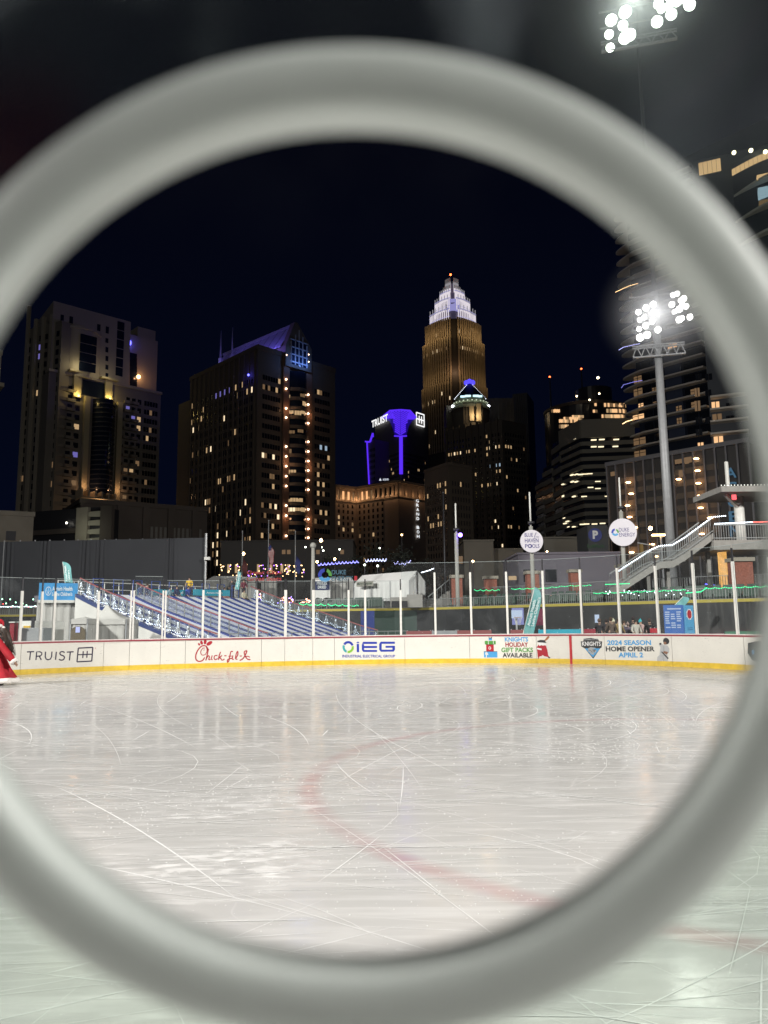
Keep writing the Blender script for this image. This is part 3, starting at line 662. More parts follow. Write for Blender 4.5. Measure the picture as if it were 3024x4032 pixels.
wall_rail(1640, 2010, WH, -.7, .75, 'low steel picket railing on the yellow railed wall under the plain white round sign pole')
wall_rail(2010, 2360, WH, -.7, .75, 'steel picket railing on the wall behind the tall teal flag')
wall_rail(2360, 3100, WH, -.7, .75, 'long steel railing with a green light string on the wall behind the people')
wall_rail(-60, 180, WH, -.7, .75, 'steel railing on the wall at the far left behind the skater')
wall_rail(2380, 3100, WH+.8, -6.9, 1.0, 'upper concourse railing below the lit stairs')
wall_rail(1730, 2260, WH+.8, -6.9, 1.0, 'upper concourse railing in front of the brick pillars')
# seats
smb = MB(); smb.box(-.22, .22, -.22, .2, .38, .44); smb.add([(-.22, .2, .4), (.22, .2, .4), (.22, .3, .85), (-.22, .3, .85), (-.22, .24, .4), (.22, .24, .4), (.22, .34, .85), (-.22, .34, .85)], [(0, 1, 2, 3), (7, 6, 5, 4), (3, 2, 6, 7), (0, 3, 7, 4), (1, 5, 6, 2)]); smb.box(-.04, .04, 0, .08, 0, .4)
proto_seat = None
def seats(x0, x1, rows, lab):
    global proto_seat
    t0, t1 = wt(x0), wt(x1); root = thing('seat_block', lab, 'stadium seats', wall_pt((t0+t1)/2, WH, -2), 'blocks of dark green stadium seats'); cnt = 0
    extra = MB(); inv = pinv(root)
    for r in rows:
        Ln = (wall_pt(t1, 0)-wall_pt(t0, 0)).length; n = int(Ln/.56)
        for i in range(n):
            t = t0+(t1-t0)*(i+.5)/n; p = wall_pt(t, WH-.35+r*.2, -1.35-1.0*r); d = (wall_pt(min(1, t+.004), 0)-wall_pt(t, 0)).normalized()
            rz = math.atan2(d.y, d.x)
            if cnt < 100:
                if proto_seat is None: o = smb.build('seat', m_seat, root); proto_seat = o
                else: o = proto_seat.copy(); COL.objects.link(o); o.parent = root
                o.matrix_parent_inverse = inv; o.location = p; o.rotation_euler = (0, 0, rz)
            else:
                c, s = math.cos(rz), math.sin(rz)
                extra.add([(p.x+v[0]*c-v[1]*s, p.y+v[0]*s+v[1]*c, p.z+v[2]) for v in smb.v], smb.f)
            cnt += 1
    if extra.v: extra.build('seat_row', m_seat, root)['kind'] = 'stuff'
seats(1160, 1520, (1, 2, 3), 'dark green seats to the left, below the white marquee')
seats(1700, 1950, (1, 2, 3), 'dark green seats above the wall right of the white marquee')
seats(2020, 2280, (1, 2, 3), 'dark green seats between the teal flag and the metal stairs')
seats(2370, 2700, (1, 2, 3), 'dark green seats at the foot of the lit stairs')
seats(2720, 3080, (1, 2, 3), 'dark green seats at the far right above the wall')
# ---- string lights
def bulbs(name, lab, pts, col_, s=8, r=.05, group=None, cable=True, cat='string lights', n=None, sag=0):
    em = emat('bulb_%s' % name if name not in ('string_lights',) else 'bulb_%s' % '_'.join('%02d' % int(c*20) for c in col_), col_, s)
    t = thing('string_lights', lab, cat, pts[0], group)
    P_ = [Vector(p) for p in pts]
    if n:
        L = [0]
        for a, c in zip(P_, P_[1:]): L.append(L[-1]+(c-a).length)
        Q = []
        for i in range(n):
            s_ = L[-1]*i/(n-1); j = 0
            while j < len(L)-2 and L[j+1] < s_: j += 1
            f = (s_-L[j])/max(1e-6, L[j+1]-L[j]); Q.append(P_[j].lerp(P_[j+1], f)-Vector((0, 0, sag*abs(math.sin(i*math.pi/6)))))
        P_ = Q
    if cable:
        mb = MB()
        for a, c in zip(P_, P_[1:]): mb.beam(a+Vector((0, 0, r)), c+Vector((0, 0, r)), .012)
        mb.build('cable', m_dark, t)
    first = None
    inv = pinv(t)
    for p in P_[:100]:
        if first is None:
            first = MB().ball((0, 0, 0), r, 0).build('bulb', em, t); o = first
        else: o = first.copy(); COL.objects.link(o); o.parent = t
        o.matrix_parent_inverse = inv; o.location = p
    return t
GRN = (.05, 1, .35); WHT = (.8, .9, 1); WRM = (1, .62, .28); BLU = (.12, .12, 1); RDD = (1, .12, .1)
def wline(x0, x1, z, off, n): return [wall_pt(wt(x0)+(wt(x1)-wt(x0))*i/n, z, off) for i in range(n+1)]
bulbs('string_lights', 'green string lights along the railing right of the people', wline(2320, 2690, WH+.72, -.66, 60), GRN, 2.6, .035, sag=.05, n=62)
bulbs('string_lights', 'green string lights raised on a short rail above the blue schedule board', [at(2702, 2335, 46), at(2760, 2330, 46), at(2783, 2314, 46)], GRN, 2.6, .035, n=22)
bulbs('string_lights', 'green string lights on the railing at the far right', wline(2768, 3080, WH+.78, -.66, 30), GRN, 2.6, .035, sag=.06, n=46)
bulbs('string_lights', 'green string lights on the upper railing above the teal flag', [at(2015, 2318, 58), at(2140, 2314, 56), at(2240, 2305, 55), at(2326, 2303, 54)], GRN, 2.4, .035, n=56, sag=.06)
bulbs('string_lights', 'short green string lights at the foot of the lit stairs', [at(2384, 2301, 52), at(2478, 2298, 51)], GRN, 2.4, .035, n=22)
bulbs('string_lights', 'green string lights draped below the upper railing right of the white marquee', [at(1868, 2322, 64), at(1966, 2321, 62)], GRN, 2.4, .035, n=26, sag=.1)
bulbs('string_lights', 'green string lights glimpsed behind the slide rail under the marquee', [at(1180, 2376, 66), at(1410, 2382, 65)], GRN, 4, .05, n=50, sag=.12)
bulbs('string_lights', 'white string lights on the railing at the far left', [at(-20, 2389, 72), at(150, 2388, 72)], WHT, 7, .05, n=26)
lf = [(9, 2359), (24, 2376), (30, 2391), (50, 2386), (62, 2372), (90, 2377), (104, 2383), (122, 2391), (131, 2360), (139, 2386), (76, 2391), (40, 2360)]
for i, (x, y) in enumerate(lf[:6]): pass
bulbs('string_lights', 'scattered green and white bulbs above the far left wall', [at(x, y, 75) for x, y in lf], (.4, 1, .6), 9, .07, cable=False)
bulbs('string_lights', 'red bulbs over the far left wall', [at(x, y, 75) for x, y in [(12, 2378), (45, 2390), (84, 2388), (112, 2390), (141, 2388)]], RDD, 6, .06, cable=False)
rnd = random.Random(4)
bulbs('string_lights', 'tiny white lights scattered over the seats by the lit stairs', [at(2380+rnd.random()*330, 2322+rnd.random()*24, 50) for i in range(46)], WHT, 5, .03, cable=False)
bulbs('string_lights', 'white lights hanging in a line on the pale low building behind the plain round sign', [at(2144+i*7.5, 2228+.4*math.sin(i), 96) for i in range(16)], WHT, 4, .05)
# ---- Tubing ramp
TL = at(527, 2346, 55); TL.z = 3.7
dsc = Vector((.84, -.54, 0)).normalized(); crs = Vector((.54, .84, 0)).normalized()
RL = 12.6; RHt = 3.7; RW = 12.4; RG = -4.2
def rp(g, s, h=0):   # g across, s down the slope 0..1 (0 top)
    p = TL+crs*g+dsc*(RL*s); z = RHt*(1-s)**1.05*(1-.03*math.sin(s*6)); z = max(z, .06); return Vector((p.x, p.y, z+h))
ramp = thing('tubing_slide', 'wide snow tubing slide of white lanes split by blue padded strips', 'tubing slide', rp(4, .5, -rp(4, .5).z))
ns_ = 16
def slab(g0, g1, h0, h1, s0=0, s1=1, mb=None):
    mb = mb or MB(); v = []; f = []
    for i in range(ns_+1):
        s = s0+(s1-s0)*i/ns_; v += [rp(g0, s, h0), rp(g1, s, h0), rp(g1, s, h1), rp(g0, s, h1)]
    for i in range(ns_):
        a = i*4; c = a+4
        for j in range(4): f.append((a+j, a+(j+1) % 4, c+(j+1) % 4, c+j))
    f += [(3, 2, 1, 0), (ns_*4, ns_*4+1, ns_*4+2, ns_*4+3)]
    return mb.add(v, f)
m_snow = mat('lane_white', (.78, .79, .84), .6, var=.05)
m_tube = mat('pad_blue_strip', (.03, .055, .26), .5, var=.2, scale=3)
slab(RG, RW, -.35, 0).build('deck', m_snow, ramp)
nl = 13
for k in range(nl+1):
    g = RG+.15+(RW-RG-.3)*k/nl
    mb = MB(); 
    for q in range(10): slab(g-.19, g+.19, .004, .06, q/10+.004, (q+1)/10-.004, mb)
    mb.build('lane_divider', m_tube, ramp)
m_blk = mat('slide_frame_blue', (.03, .05, .16), .5)
for g in (RG-.5, RW+.1): slab(g, g+.4, -.25, -.05).build('side_platform', m_blk, ramp)
m_rglass = glass_mat('slide_rail_glass', (.9, .93, .97), .5, .12, lo=.4, hi=.8, base=.03)
m_redrail = mat('red_handrail', (.28, .09, .09), .5)
def glass_rail(g, s0, s1, n, h, lab):
    t = thing('glass_rail', lab, 'glass railing', rp(g, .5, -rp(g, .5).z), 'glass railings down the tubing slide')
    for i in range(n+1):
        s = s0+(s1-s0)*i/n; MB().beam(rp(g, s, -.1), rp(g, s, h), .06).build('post', m_rail, t)
        if i < n:
            s2 = s0+(s1-s0)*(i+1)/n; d = (s2-s)*.06
            a, c = rp(g, s+d, .12), rp(g, s2-d, .12); a2, c2 = rp(g, s+d, h-.08), rp(g, s2-d, h-.08)
            o_ = crs*.012
            MB().hexa([a, c, c+o_, a+o_, a2, c2, c2+o_, a2+o_]).build('glass_panel', m_rglass, t)
    mb = MB()
    for i in range(8): mb.beam(rp(g, s0+(s1-s0)*i/8, h), rp(g, s0+(s1-s0)*(i+1)/8, h), .07)
    mb.build('handrail', m_redrail, t)
glass_rail(RG-.05, -.02, 1.0, 16, .95, 'near glass side railing of the tubing slide with little lit trees beside it')
glass_rail(0.0, .02, 1.0, 15, .95, 'middle glass railing between the slide lanes')
glass_rail(RW, -.02, 1.0, 16, .95, 'far glass side railing of the tubing slide')
# lower run-out rail
q0, q1 = at(905, 2498, 48), at(1600, 2496, 52)
railing(lambda s, z: Vector((q0.x+(q1.x-q0.x)*s/14, q0.y+(q1.y-q0.y)*s/14, z)), 14, 1.0, 'run_out_railing', 'low steel railing across the foot of the tubing slide', step=.9)
# light trees
def light_tree(p, h, seed, lab, grp, col_=(.85, .93, 1), s=4.5):
    rn = random.Random(seed); t = thing('lit_tree', lab, 'lit tree', p, grp)
    MB().tube((0, 0, 0), (0, 0, h), .02, .008, 6).build('stem', m_white, t, loc=None)
    t.children[0].matrix_parent_inverse = Matrix(); 
    fm = MB()
    for k in range(9):
        z = h*(.12+.08*k); r = h*.3*(1-z/h)+.02
        for j in range(4):
            a = rn.random()*6.28; fm.beam((0, 0, z), (math.cos(a)*r, math.sin(a)*r, z-.04), .012)
    o = fm.build('branch', m_white, t); o.matrix_parent_inverse = Matrix(); o['kind'] = 'stuff'
    bm_ = MB()
    for k in range(26):
        z = h*(.06+.92*rn.random()); r = (h*.32*(1-z/h)+.01)*(.5+.5*rn.random()); a = rn.random()*6.28
        bm_.ball((math.cos(a)*r, math.sin(a)*r, z), .017, 0)
    o = bm_.build('fairy_lights', emat('fairy_white', col_, s), t); o.matrix_parent_inverse = Matrix(); o['kind'] = 'stuff'
    return t
base_tree = None
for k in range(15):
    s = .02+.97*k/14.5; p = rp(RG-.32, s, -.05); p.z = max(p.z, .05)
    light_tree(p, .92, k, 'small white lit tree beside the near slide railing, number %s from the top' % ['one', 'two', 'three', 'four', 'five', 'six', 'seven', 'eight', 'nine', 'ten', 'eleven', 'twelve', 'thirteen', 'fourteen', 'fifteen'][k], 'small lit trees down the near side of the slide')
for k in range(14):
    s = .0+.97*k/13; p = rp(RW+.3, s, -.05); p.z = max(p.z, .05)
    light_tree(p, .8, 50+k, 'small white lit tree behind the far slide railing, number %s from the top' % ['one', 'two', 'three', 'four', 'five', 'six', 'seven', 'eight', 'nine', 'ten', 'eleven', 'twelve', 'thirteen', 'fourteen'][k], 'small lit trees down the far side of the slide')
# garlands between the lit trees
for (g, gn, lab) in ((RG-.32, 40, 'white fairy lights draped along the near slide platform'), (RW+.3, 30, 'white fairy lights draped along the far slide platform')):
    bulbs('string_lights', lab, [rp(g, i/30, .18+.1*math.sin(i*2.1)) for i in range(31)], WHT, 9, .022, n=90, cable=False)
# top platform
m_fab = mat('tent_fabric', (.50, .49, .465), .8, var=.06, scale=1.2, bump=.25)
m_fabw = mat('white_canvas', (.82, .82, .80), .75, var=.05, scale=1.2, bump=.2)
def drape(fn, L, H0, H1, n, amp, seed, name, m, parent, waves=9):
    rn = random.Random(seed); mb = MB(); v = []; f = []; nz_ = 6; ph = [rn.random()*6 for _ in range(4)]
    for i in range(n+1):
        u = i/n
        for j in range(nz_+1):
            w_ = j/nz_; d = amp*(math.sin(u*waves*6.28+ph[0])+.6*math.sin(u*waves*2.3*6.28+ph[1]+w_*2))*(1-.6*w_)
            v.append(fn(u*L, H0+(H1(u) if callable(H1) else H1-H0*0)*w_ if callable(H1) else H0+(H1-H0)*w_, d))
    for i in range(n):
        for j in range(nz_):
            a = i*(nz_+1)+j; f.append((a, a+nz_+1, a+nz_+2, a+1))
    mb.add(v, f); o = mb.build(name, m, parent, True); return o
pA = at(146, 2371, 50.5); pB = at(301, 2361, 51.5); pA.z = pB.z = 0; L_ = (pB-pA).length; dA = (pB-pA).normalized(); nA = Vector((dA.y, -dA.x, 0))
plat = thing('slide_platform', 'raised start platform wrapped in grey fabric at the left of the slide', 'platform', pA)
ztop = at(301, 2361, 51.5).z
pk = [pA, pB, TL+crs*0+Vector((0, 0, -3.7)), TL+crs*(RW+.5)+Vector((0, 0, -3.7)), TL+crs*(RW+.5)-dsc*5+Vector((0, 0, -3.7)), pA-dsc*1.0+crs*8]
deck_poly = [(p.x, p.y) for p in (rp(RG-.5, 0), rp(RW+.5, 0), rp(RW+.5, 0)-dsc*4.6, rp(RG-.5, 0)-dsc*4.6)]
MB().prism(deck_poly, RHt-.45, RHt-.02).build('deck', mat('platform_deck', (.12, .12, .14), .8), plat)
# grey skirt: front face plus a triangular side under the near railing
drape(lambda s, z, d: pA+dA*s+nA*(d+.02)+Vector((0, 0, z)), L_, 0, ztop, 40, .05, 3, 'skirt', m_fab, plat, 5)
MB().prism([(q.x, q.y) for q in (pA-nA*.1, pB-nA*.1, pB-nA*2.4, pA-nA*2.4)], 0, ztop-.05).build('core', m_dark, plat)
for g in (RG-.52,):
    v = []; f = []; n = 20
    for i in range(n+1):
        s = i/n; q = rp(g, s, -.25); wob = .03*math.sin(i*2.2); v += [Vector((q.x, q.y, 0))-crs*(.02+wob), Vector((q.x, q.y, max(.03, q.z)))-crs*(.02+wob*.3), Vector((q.x, q.y, max(.03, q.z)))-crs*(.0), Vector((q.x, q.y, 0))]
    for i in range(n):
        a = i*4; f += [(a, a+4, a+5, a+1), (a+1, a+5, a+6, a+2), (a+3, a+2, a+6, a+7)]
    MB().add(v, f).build('skirt', m_fab, plat, True)
# platform railing with teal banners at the top
p0 = rp(-3.2, 0)-dsc*4.2; p1 = rp(RW, 0)-dsc*4.2; Lr = (p1-p0).length; dr = (p1-p0).normalized()
for a, c in ((p0, p1),):
    t = thing('platform_railing', 'white railing with blue gates along the top of the slide platform', 'railing', p0)
    mb = MB()
    mb.beam(p0+Vector((0, 0, 1.08)), p1+Vector((0, 0, 1.08)), .06); mb.build('handrail', m_white, t); MB().beam(p0+Vector((0, 0, .55)), p1+Vector((0, 0, .55)), .05).build('mid_rail', m_white, t)
    for i in range(13): MB().beam(p0+dr*Lr*i/12, p0+dr*Lr*i/12+Vector((0, 0, 1.1)), .05).build('post', m_white, t)
m_gate = mat('gate_blue', (.03, .07, .28), .5)
for k in range(9):
    b0 = rp(-2.6+k*1.7, 0, 0)-dsc*1.1; t = thing('lane_gate', 'blue tubular lane gate at the top of slide lane %s' % ['one', 'two', 'three', 'four', 'five', 'six', 'seven', 'eight', 'nine'][k], 'gate', b0, 'blue lane gates at the top of the slide')
    mb = MB()
    for dd in (0, .8): mb.beam(b0+crs*dd, b0+crs*dd+Vector((0, 0, 1.15)), .05)
    for z in (.3, .7, 1.12): mb.beam(b0+Vector((0, 0, z)), b0+crs*.8+Vector((0, 0, z)), .045)
    mb.build('gate_frame', m_gate, t)
m_teal = mat('banner_teal', (.02, .33, .45), .6, var=.12, scale=1.5, bump=.1)
m_tealf = mat('flag_teal', (.16, .42, .42), .6, var=.1, scale=2, bump=.1)
m_ban = mat('banner_blue', (.05, .32, .68), .6, var=.25, scale=1.2, bump=.2)
m_ink = mat('print_white', (.75, .8, .8), .6)
def planebox(pa, pb, z0, z1, th=.02):
    d = (pb-pa); d.z = 0; L = d.length; d.normalize(); n = Vector((d.y, -d.x, 0))
    def fn(x, y, o=0): return Vector((pa.x, pa.y, 0))+d*(x*L)+n*(th+o)+Vector((0, 0, z0+(z1-z0)*y))
    mb = MB(); a = Vector((pa.x, pa.y, z0)); c = Vector((pb.x, pb.y, z0)); h = Vector((0, 0, z1-z0))
    mb.hexa([a-n*th+n*0, c-n*th, c+n*th, a+n*th, a-n*th+h, c-n*th+h, c+n*th+h, a+n*th+h]); return mb, fn, L
def banner(xa, xb, Ya, Yb, y0, y1, name, lab, m, texts, cat='banner', th=.015):
    a = at(xa, (y0+y1)/2, Ya); c = at(xb, (y0+y1)/2, Yb); z0 = at((xa+xb)/2, y1, (Ya+Yb)/2).z; z1 = at((xa+xb)/2, y0, (Ya+Yb)/2).z
    mb, fn, L = planebox(a, c, z0, z1, th); t = thing(name, lab, cat, ((a.x+c.x)/2, (a.y+c.y)/2, z0)); mb.build('cloth', m, t)
    for s, x0, x1, yy0, yy1, mm_ in texts:
        q = MB(); text_on(q, s, lambda x, y: fn(x, y, .006), x0, x1, yy0, yy1, bold=.02); q.build('lettering', mm_, t)
    return t, fn
t, fn = banner(538, 740, 57.5, 60.5, 2321, 2346, 'banner', 'long teal banner reading joyful on the slide platform railing', m_teal, [('be joyful', .5, .9, .3, .75, m_ink)])
for q in t.children: pass
banner(760, 905, 60, 62.5, 2322, 2346, 'banner', 'teal banner with a round emblem on the railing beside the person in yellow', m_teal, [('Atrium Health', .35, .8, .35, .65, m_ink)])
t, fn = banner(153, 306, 50.2, 51.2, 2296, 2364, 'banner', 'wrinkled bright blue banner with a white hem on the grey platform corner', m_ban, [('Atrium Health', .34, .86, .56, .8, m_ink), ('Levine Children\'s', .34, .86, .26, .48, m_ink)], th=.02)
q = MB(); ell_on(q, .24, .53, .075, .26, lambda x, y: fn(x, y, .007), inner=.86)
for a in range(5): stroke_on(q, [(.24, .33+.1*a*.3), (.24+.05*math.sin(a*1.3-2.6), .53+.2*math.cos(a*1.2-2.4))], .008, lambda x, y: fn(x, y, .008), 1)
q.build('emblem', m_ink, t)
q = MB(); q.add([fn(0, -.14, .003), fn(1, -.14, .003), fn(1, .02, .003), fn(0, .02, .003), fn(0, -.14, -.01), fn(1, -.14, -.01), fn(1, .02, -.01), fn(0, .02, -.01)], [(0, 1, 2, 3), (7, 6, 5, 4), (0, 4, 5, 1), (3, 2, 6, 7), (0, 3, 7, 4), (1, 5, 6, 2)]); q.build('hem', m_white, t)
MB().tube(at(307, 2364, 51.3)-Vector((0, 0, 3.2)), at(309, 2286, 51.3), .035).build('pole', m_white, t)
# ---- feather flags
def feather(xb, yb, xt, yt, Y, wpx, lab, texts, m=m_tealf, ybase=None, lean=1):
    """pole from image (xb, ybase) up to (xt, yt); cloth from yb to yt"""
    pb = at(xb, yb, Y); ptop = at(xt, yt, Y); t = thing('feather_flag', lab, 'flag', (pb.x, pb.y, 0) if ybase is None else at(xb, ybase, Y))
    base = Vector((pb.x, pb.y, 0)) if ybase is None else at(xb, ybase, Y)
    MB().path([base, pb, ptop], .022).build('pole', m_white, t)
    W_ = wpx/F*Y; up_ = (ptop-pb); rr_ = Vector((1, 0, 0))*lean
    prof_ = [(0, 1.0), (.1, 1.0), (.3, 1.0), (.5, 1.0), (.68, .98), (.8, .9), (.88, .76), (.94, .56), (.98, .32), (1.0, .1)]
    v = []; f = []; K = 6
    for u, wd in prof_:
        for k in range(K+1):
            a = k/K; v.append(pb+up_*u+rr_*(W_*wd*a)+Vector((0, -.05*math.sin(a*5+u*7), -.12*W_*a*(1-u))))
    for i in range(len(prof_)-1):
        for k in range(K):
            a = i*(K+1)+k; f.append((a, a+1, a+K+2, a+K+1))
    MB().add(v, f).build('cloth', m, t, True)
    for s, a0, a1, u0, u1 in texts:   # lettering runs up the flag
        q = MB(); text_on(q, s, lambda x, y: pb+up_*(u0+(u1-u0)*x)+rr_*(W_*(a0+(a1-a0)*(1-y)))*1.0+Vector((0, -.09, -.12*W_*(a0+(a1-a0)*(1-y))*(1-u0-(u1-u0)*x))), 0, 1, 0, 1, bold=.02); q.build('lettering', m_ink, t)
    return t
feather(256, 2292, 247, 2212, 53, 30, 'tall teal feather flag standing behind the wrinkled blue banner', [('Atrium Health', .15, .45, .05, .8), ('Children\'s', .55, .8, .05, .6)], ybase=2360)
feather(925, 2320, 938, 2248, 60, 15, 'slim teal feather flag at the back of the slide, leaning right', [('Atrium', .3, .7, .1, .8)], ybase=2352)
feather(2060, 2494, 2105, 2312, 36, 40, 'tall teal feather flag with white lettering right behind the rink glass', [('Atrium Health', .12, .42, .17, .72), ('Levine Children\'s', .5, .8, .17, .78)])
fl = KIDS(thing('dummy', None, None)) if False else None
feather(2655, 2385, 2690, 2349, 44, 36, 'small pale teal feather flag tip rising behind the blue schedule board', [], ybase=None)
# ---- tents
def peak_tent(x0, x1, Y, yeave, yapex, xap, lab, door=None, name='canopy_tent', m=m_fab, depth=None):
    a = at(x0, yeave, Y); c = at(x1, yeave, Y); ze = a.z; W_ = c.x-a.x; D = depth or W_; cx = at(xap, yapex, Y).x; za = at(xap, yapex, Y+D/2).z
    t = thing(name, lab, 'tent', (a.x+W_/2, Y+D/2, 0)); v = []; f = []
    corners = [(a.x, Y), (c.x, Y), (c.x, Y+D), (a.x, Y+D)]; ap = Vector((cx, Y+D/2, za)); R_ = 8; per = []
    for k in range(4):
        p, q = corners[k], corners[(k+1) % 4]
        for j in range(6): per.append(Vector((p[0]+(q[0]-p[0])*j/6, p[1]+(q[1]-p[1])*j/6, ze)))
    n = len(per)
    for r in range(R_+1):
        w_ = r/R_
        for p in per:
            q = p.lerp(ap, w_); q.z = ze+(za-ze)*(w_**1.7); v.append(q)
    for r in range(R_):
        for k in range(n): f.append((r*n+k, r*n+(k+1) % n, (r+1)*n+(k+1) % n, (r+1)*n+k))
    MB().add(v, f).build('roof', m, t, True)
    q = MB(); 
    v = []; f = []
    for p in per: v += [p+Vector((0, 0, 0)), p-Vector((0, 0, .28))]
    n2 = len(per)
    q.add([vv+Vector((0, -.03, 0)) for vv in v], [(2*k, 2*k+1, 2*((k+1) % n2)+1, 2*((k+1) % n2)) for k in range(n2)]); q.build('valance', m, t)
    for k in range(4):
        p, q_ = Vector((*corners[k], 0)), Vector((*corners[(k+1) % 4], 0)); d = (q_-p).normalized(); nn = Vector((d.y, -d.x, 0)); L = (q_-p).length
        drape(lambda s, z, dd, p=p, d=d, nn=nn: p+d*s+nn*(dd-.05)+Vector((0, 0, z)), L, 0, ze-.05, 30, .03, k+int(x0), 'side_wall', m, t, 4)
        MB().beam(p, p+Vector((0, 0, ze)), .06).build('pole', m_steel, t)
    return t, a, c, ze
t, a, c, ze = peak_tent(350, 497, 43, 2440, 2379, 395, 'grey canopy tent with a curved peaked roof and side walls in front of the slide')
t, a, c, ze = peak_tent(279, 345, 41.5, 2437, 2428, 312, 'narrow grey entrance tent with a brown doorway left of the peaked tent', depth=1.6)
mb, fn, L = planebox(Vector((a.x, a.y-.06, 0)), Vector((c.x, c.y-.06, 0)), 0, ze-.25, .01)
q = MB(); pts = [(.06, 0), (.94, 0), (.94, .72)]+[(.5+.44*math.cos(RD(k)), .72+.2*math.sin(RD(k))) for k in range(20, 180, 20)]+[(.06, .72)]; q.add([fn(x, y, .02) for x, y in pts], [tuple(range(len(pts)))]); q.build('doorway', mat('door_brown', (.13, .105, .07), .8, var=.1), t)
q = MB(); q.add([fn(x, y, .04) for x, y in [(.36, .72), (.62, .72), (.62, .9), (.36, .9)]], [(0, 1, 2, 3)]); q.build('notice', mat('notice_lilac', (.45, .5, .85), .6), t)
# dark screens, red booth, white van at the left, behind the boards
def bx(x0, x1, y0, y1, Y, D, name, lab, m, cat, parts=()):
    a = at(x0, y1, Y); c = at(x1, y0, Y); z0 = max(0, a.z) if y1 < 2440 else 0
    t = thing(name, lab, cat, ((a.x+c.x)/2, Y+D/2, z0)); MB().box(a.x, c.x, Y, Y+D, z0, c.z).build('body', m, t); return t, a, c
t, a, c = bx(82, 178, 2474, 2560, 33, .12, 'display_screen', 'black screen panel standing behind the boards at left', m_dark, 'screen')
for xx in (a.x+.1, c.x-.1): MB().box(xx-.04, xx+.04, 33.13, 33.4, 0, .9).build('leg', m_steel, t)
MB().box(a.x-.02, c.x+.02, 32.98, 33.14, c.z, c.z+.03).build('frame', m_steel, t)
t, a, c = bx(35, 56, 2452, 2530, 27.2, .3, 'red_booth', 'dark red booth end beside the skater, behind the boards', mat('booth_red', (.28, .02, .035), .5), 'booth')
MB().box(a.x-.02, c.x+.9, 27.5, 28.2, 0, 1.5).build('frame', m_pole, t); MB().box(a.x-.03, c.x+.03, 27.17, 27.53, c.z, c.z+.04).build('cap', m_white, t)
t, a, c = bx(84, 140, 2444, 2500, 40, 3.6, 'white_van', 'white boxy van with a yellow strip at the far left behind the boards', m_white, 'van')
MB().box(a.x+.1, c.x-.25, 39.97, 39.998, 1.3, 1.6).build('stripe', mat('van_yellow', (.6, .38, .03), .5), t); MB().box(c.x-.2, c.x-.04, 39.96, 39.998, 1.5, 2.0).build('mirror', m_dark, t)
for xx in (a.x+.15, c.x-.15): MB().tube((xx-.1, 40.5, .33), (xx+.1, 40.5, .33), .33, n=16).build('wheel', m_dark, t, True)
# information boards on the right
def infoboard(x0, x1, y0, Y0, Y1, lab, m, deco):
    a = at(x0, y0, Y0); c = at(x1, y0, Y1); mb, fn, L = planebox(a, c, .25, a.z, .05); t = thing('information_board', lab, 'sign board', ((a.x+c.x)/2, (a.y+c.y)/2, 0)); mb.build('board', m, t)
    for u in (.1, .9): p = Vector((a.x, a.y, 0)).lerp(Vector((c.x, c.y, 0)), u); MB().beam(p, p+Vector((0, 0, .3)), .08).build('foot', m_dark, t)
    for x0_, y0_, x1_, y1_, mm_, nm in deco:
        q = MB(); q.add([fn(x0_, y0_, .004), fn(x1_, y0_, .004), fn(x1_, y1_, .004), fn(x0_, y1_, .004)], [(0, 1, 2, 3)]); q.build(nm, mm_, t)
    return t, fn
m_pb = mat('print_blue', (.05, .16, .50), .45); m_pc = mat('print_cyan', (.10, .36, .62), .45); m_pale = mat('print_pale', (.45, .55, .75), .5); m_pnavy = mat('print_navy', (.01, .02, .10), .5)
deco = [(.2, .9, .92, .93, m_pale, 'title')]
for cidx in range(3):
    for r in range(9):
        if random.random() < .9: deco.append((.07+cidx*.3, .83-r*.048, .07+cidx*.3+.18+.08*random.random(), .845-r*.048+.012, m_pale, 'print_line'))
deco += [(0, 0, 1, .07, m_pnavy, 'footer'), (.42, .17, .58, .33, inkw, 'code_panel'), (.08, .14, .2, .32, m_pale, 'figure_print'), (.75, .14, .9, .32, lime, 'figure_print')]
t, fn = infoboard(2612, 2687, 2383, 33.2, 32.8, 'blue schedule board with white text columns reading January behind the rink glass', m_pb, deco)
q = MB(); text_on(q, 'JANUARY 13', lambda x, y: fn(x, y, .01), .28, .86, .19, .26); 
q = MB(); text_on(q, 'JANUARY 13', lambda x, y: fn(x, y, .01), .25, .8, .015, .055, bold=.03); q.build('lettering', inkw, t)
deco = [(.14, .36-r*.04, .86, .37-r*.04, m_pnavy, 'print_line') for r in range(7)]+[(.2, .45, .8, .46, m_pnavy, 'print_line'), (.2, .49, .8, .5, m_pnavy, 'print_line')]
t, fn = infoboard(2689, 2724, 2383, 32.8, 33.6, 'narrow light blue panel with a red and white starburst beside the schedule board', m_pc, deco)
q = MB(); pts = [(.5+.36*(1 if k % 2 else .8)*math.cos(k*.393), .8+.13*(1 if k % 2 else .85)*math.sin(k*.393)) for k in range(16)]; q.add([fn(x, y, .006) for x, y in pts], [tuple(range(16))]); q.build('starburst', inkw, t)
q = MB(); ell_on(q, .5, .8, .24, .1, lambda x, y: fn(x, y, .01)); q.build('seal', cred, t)
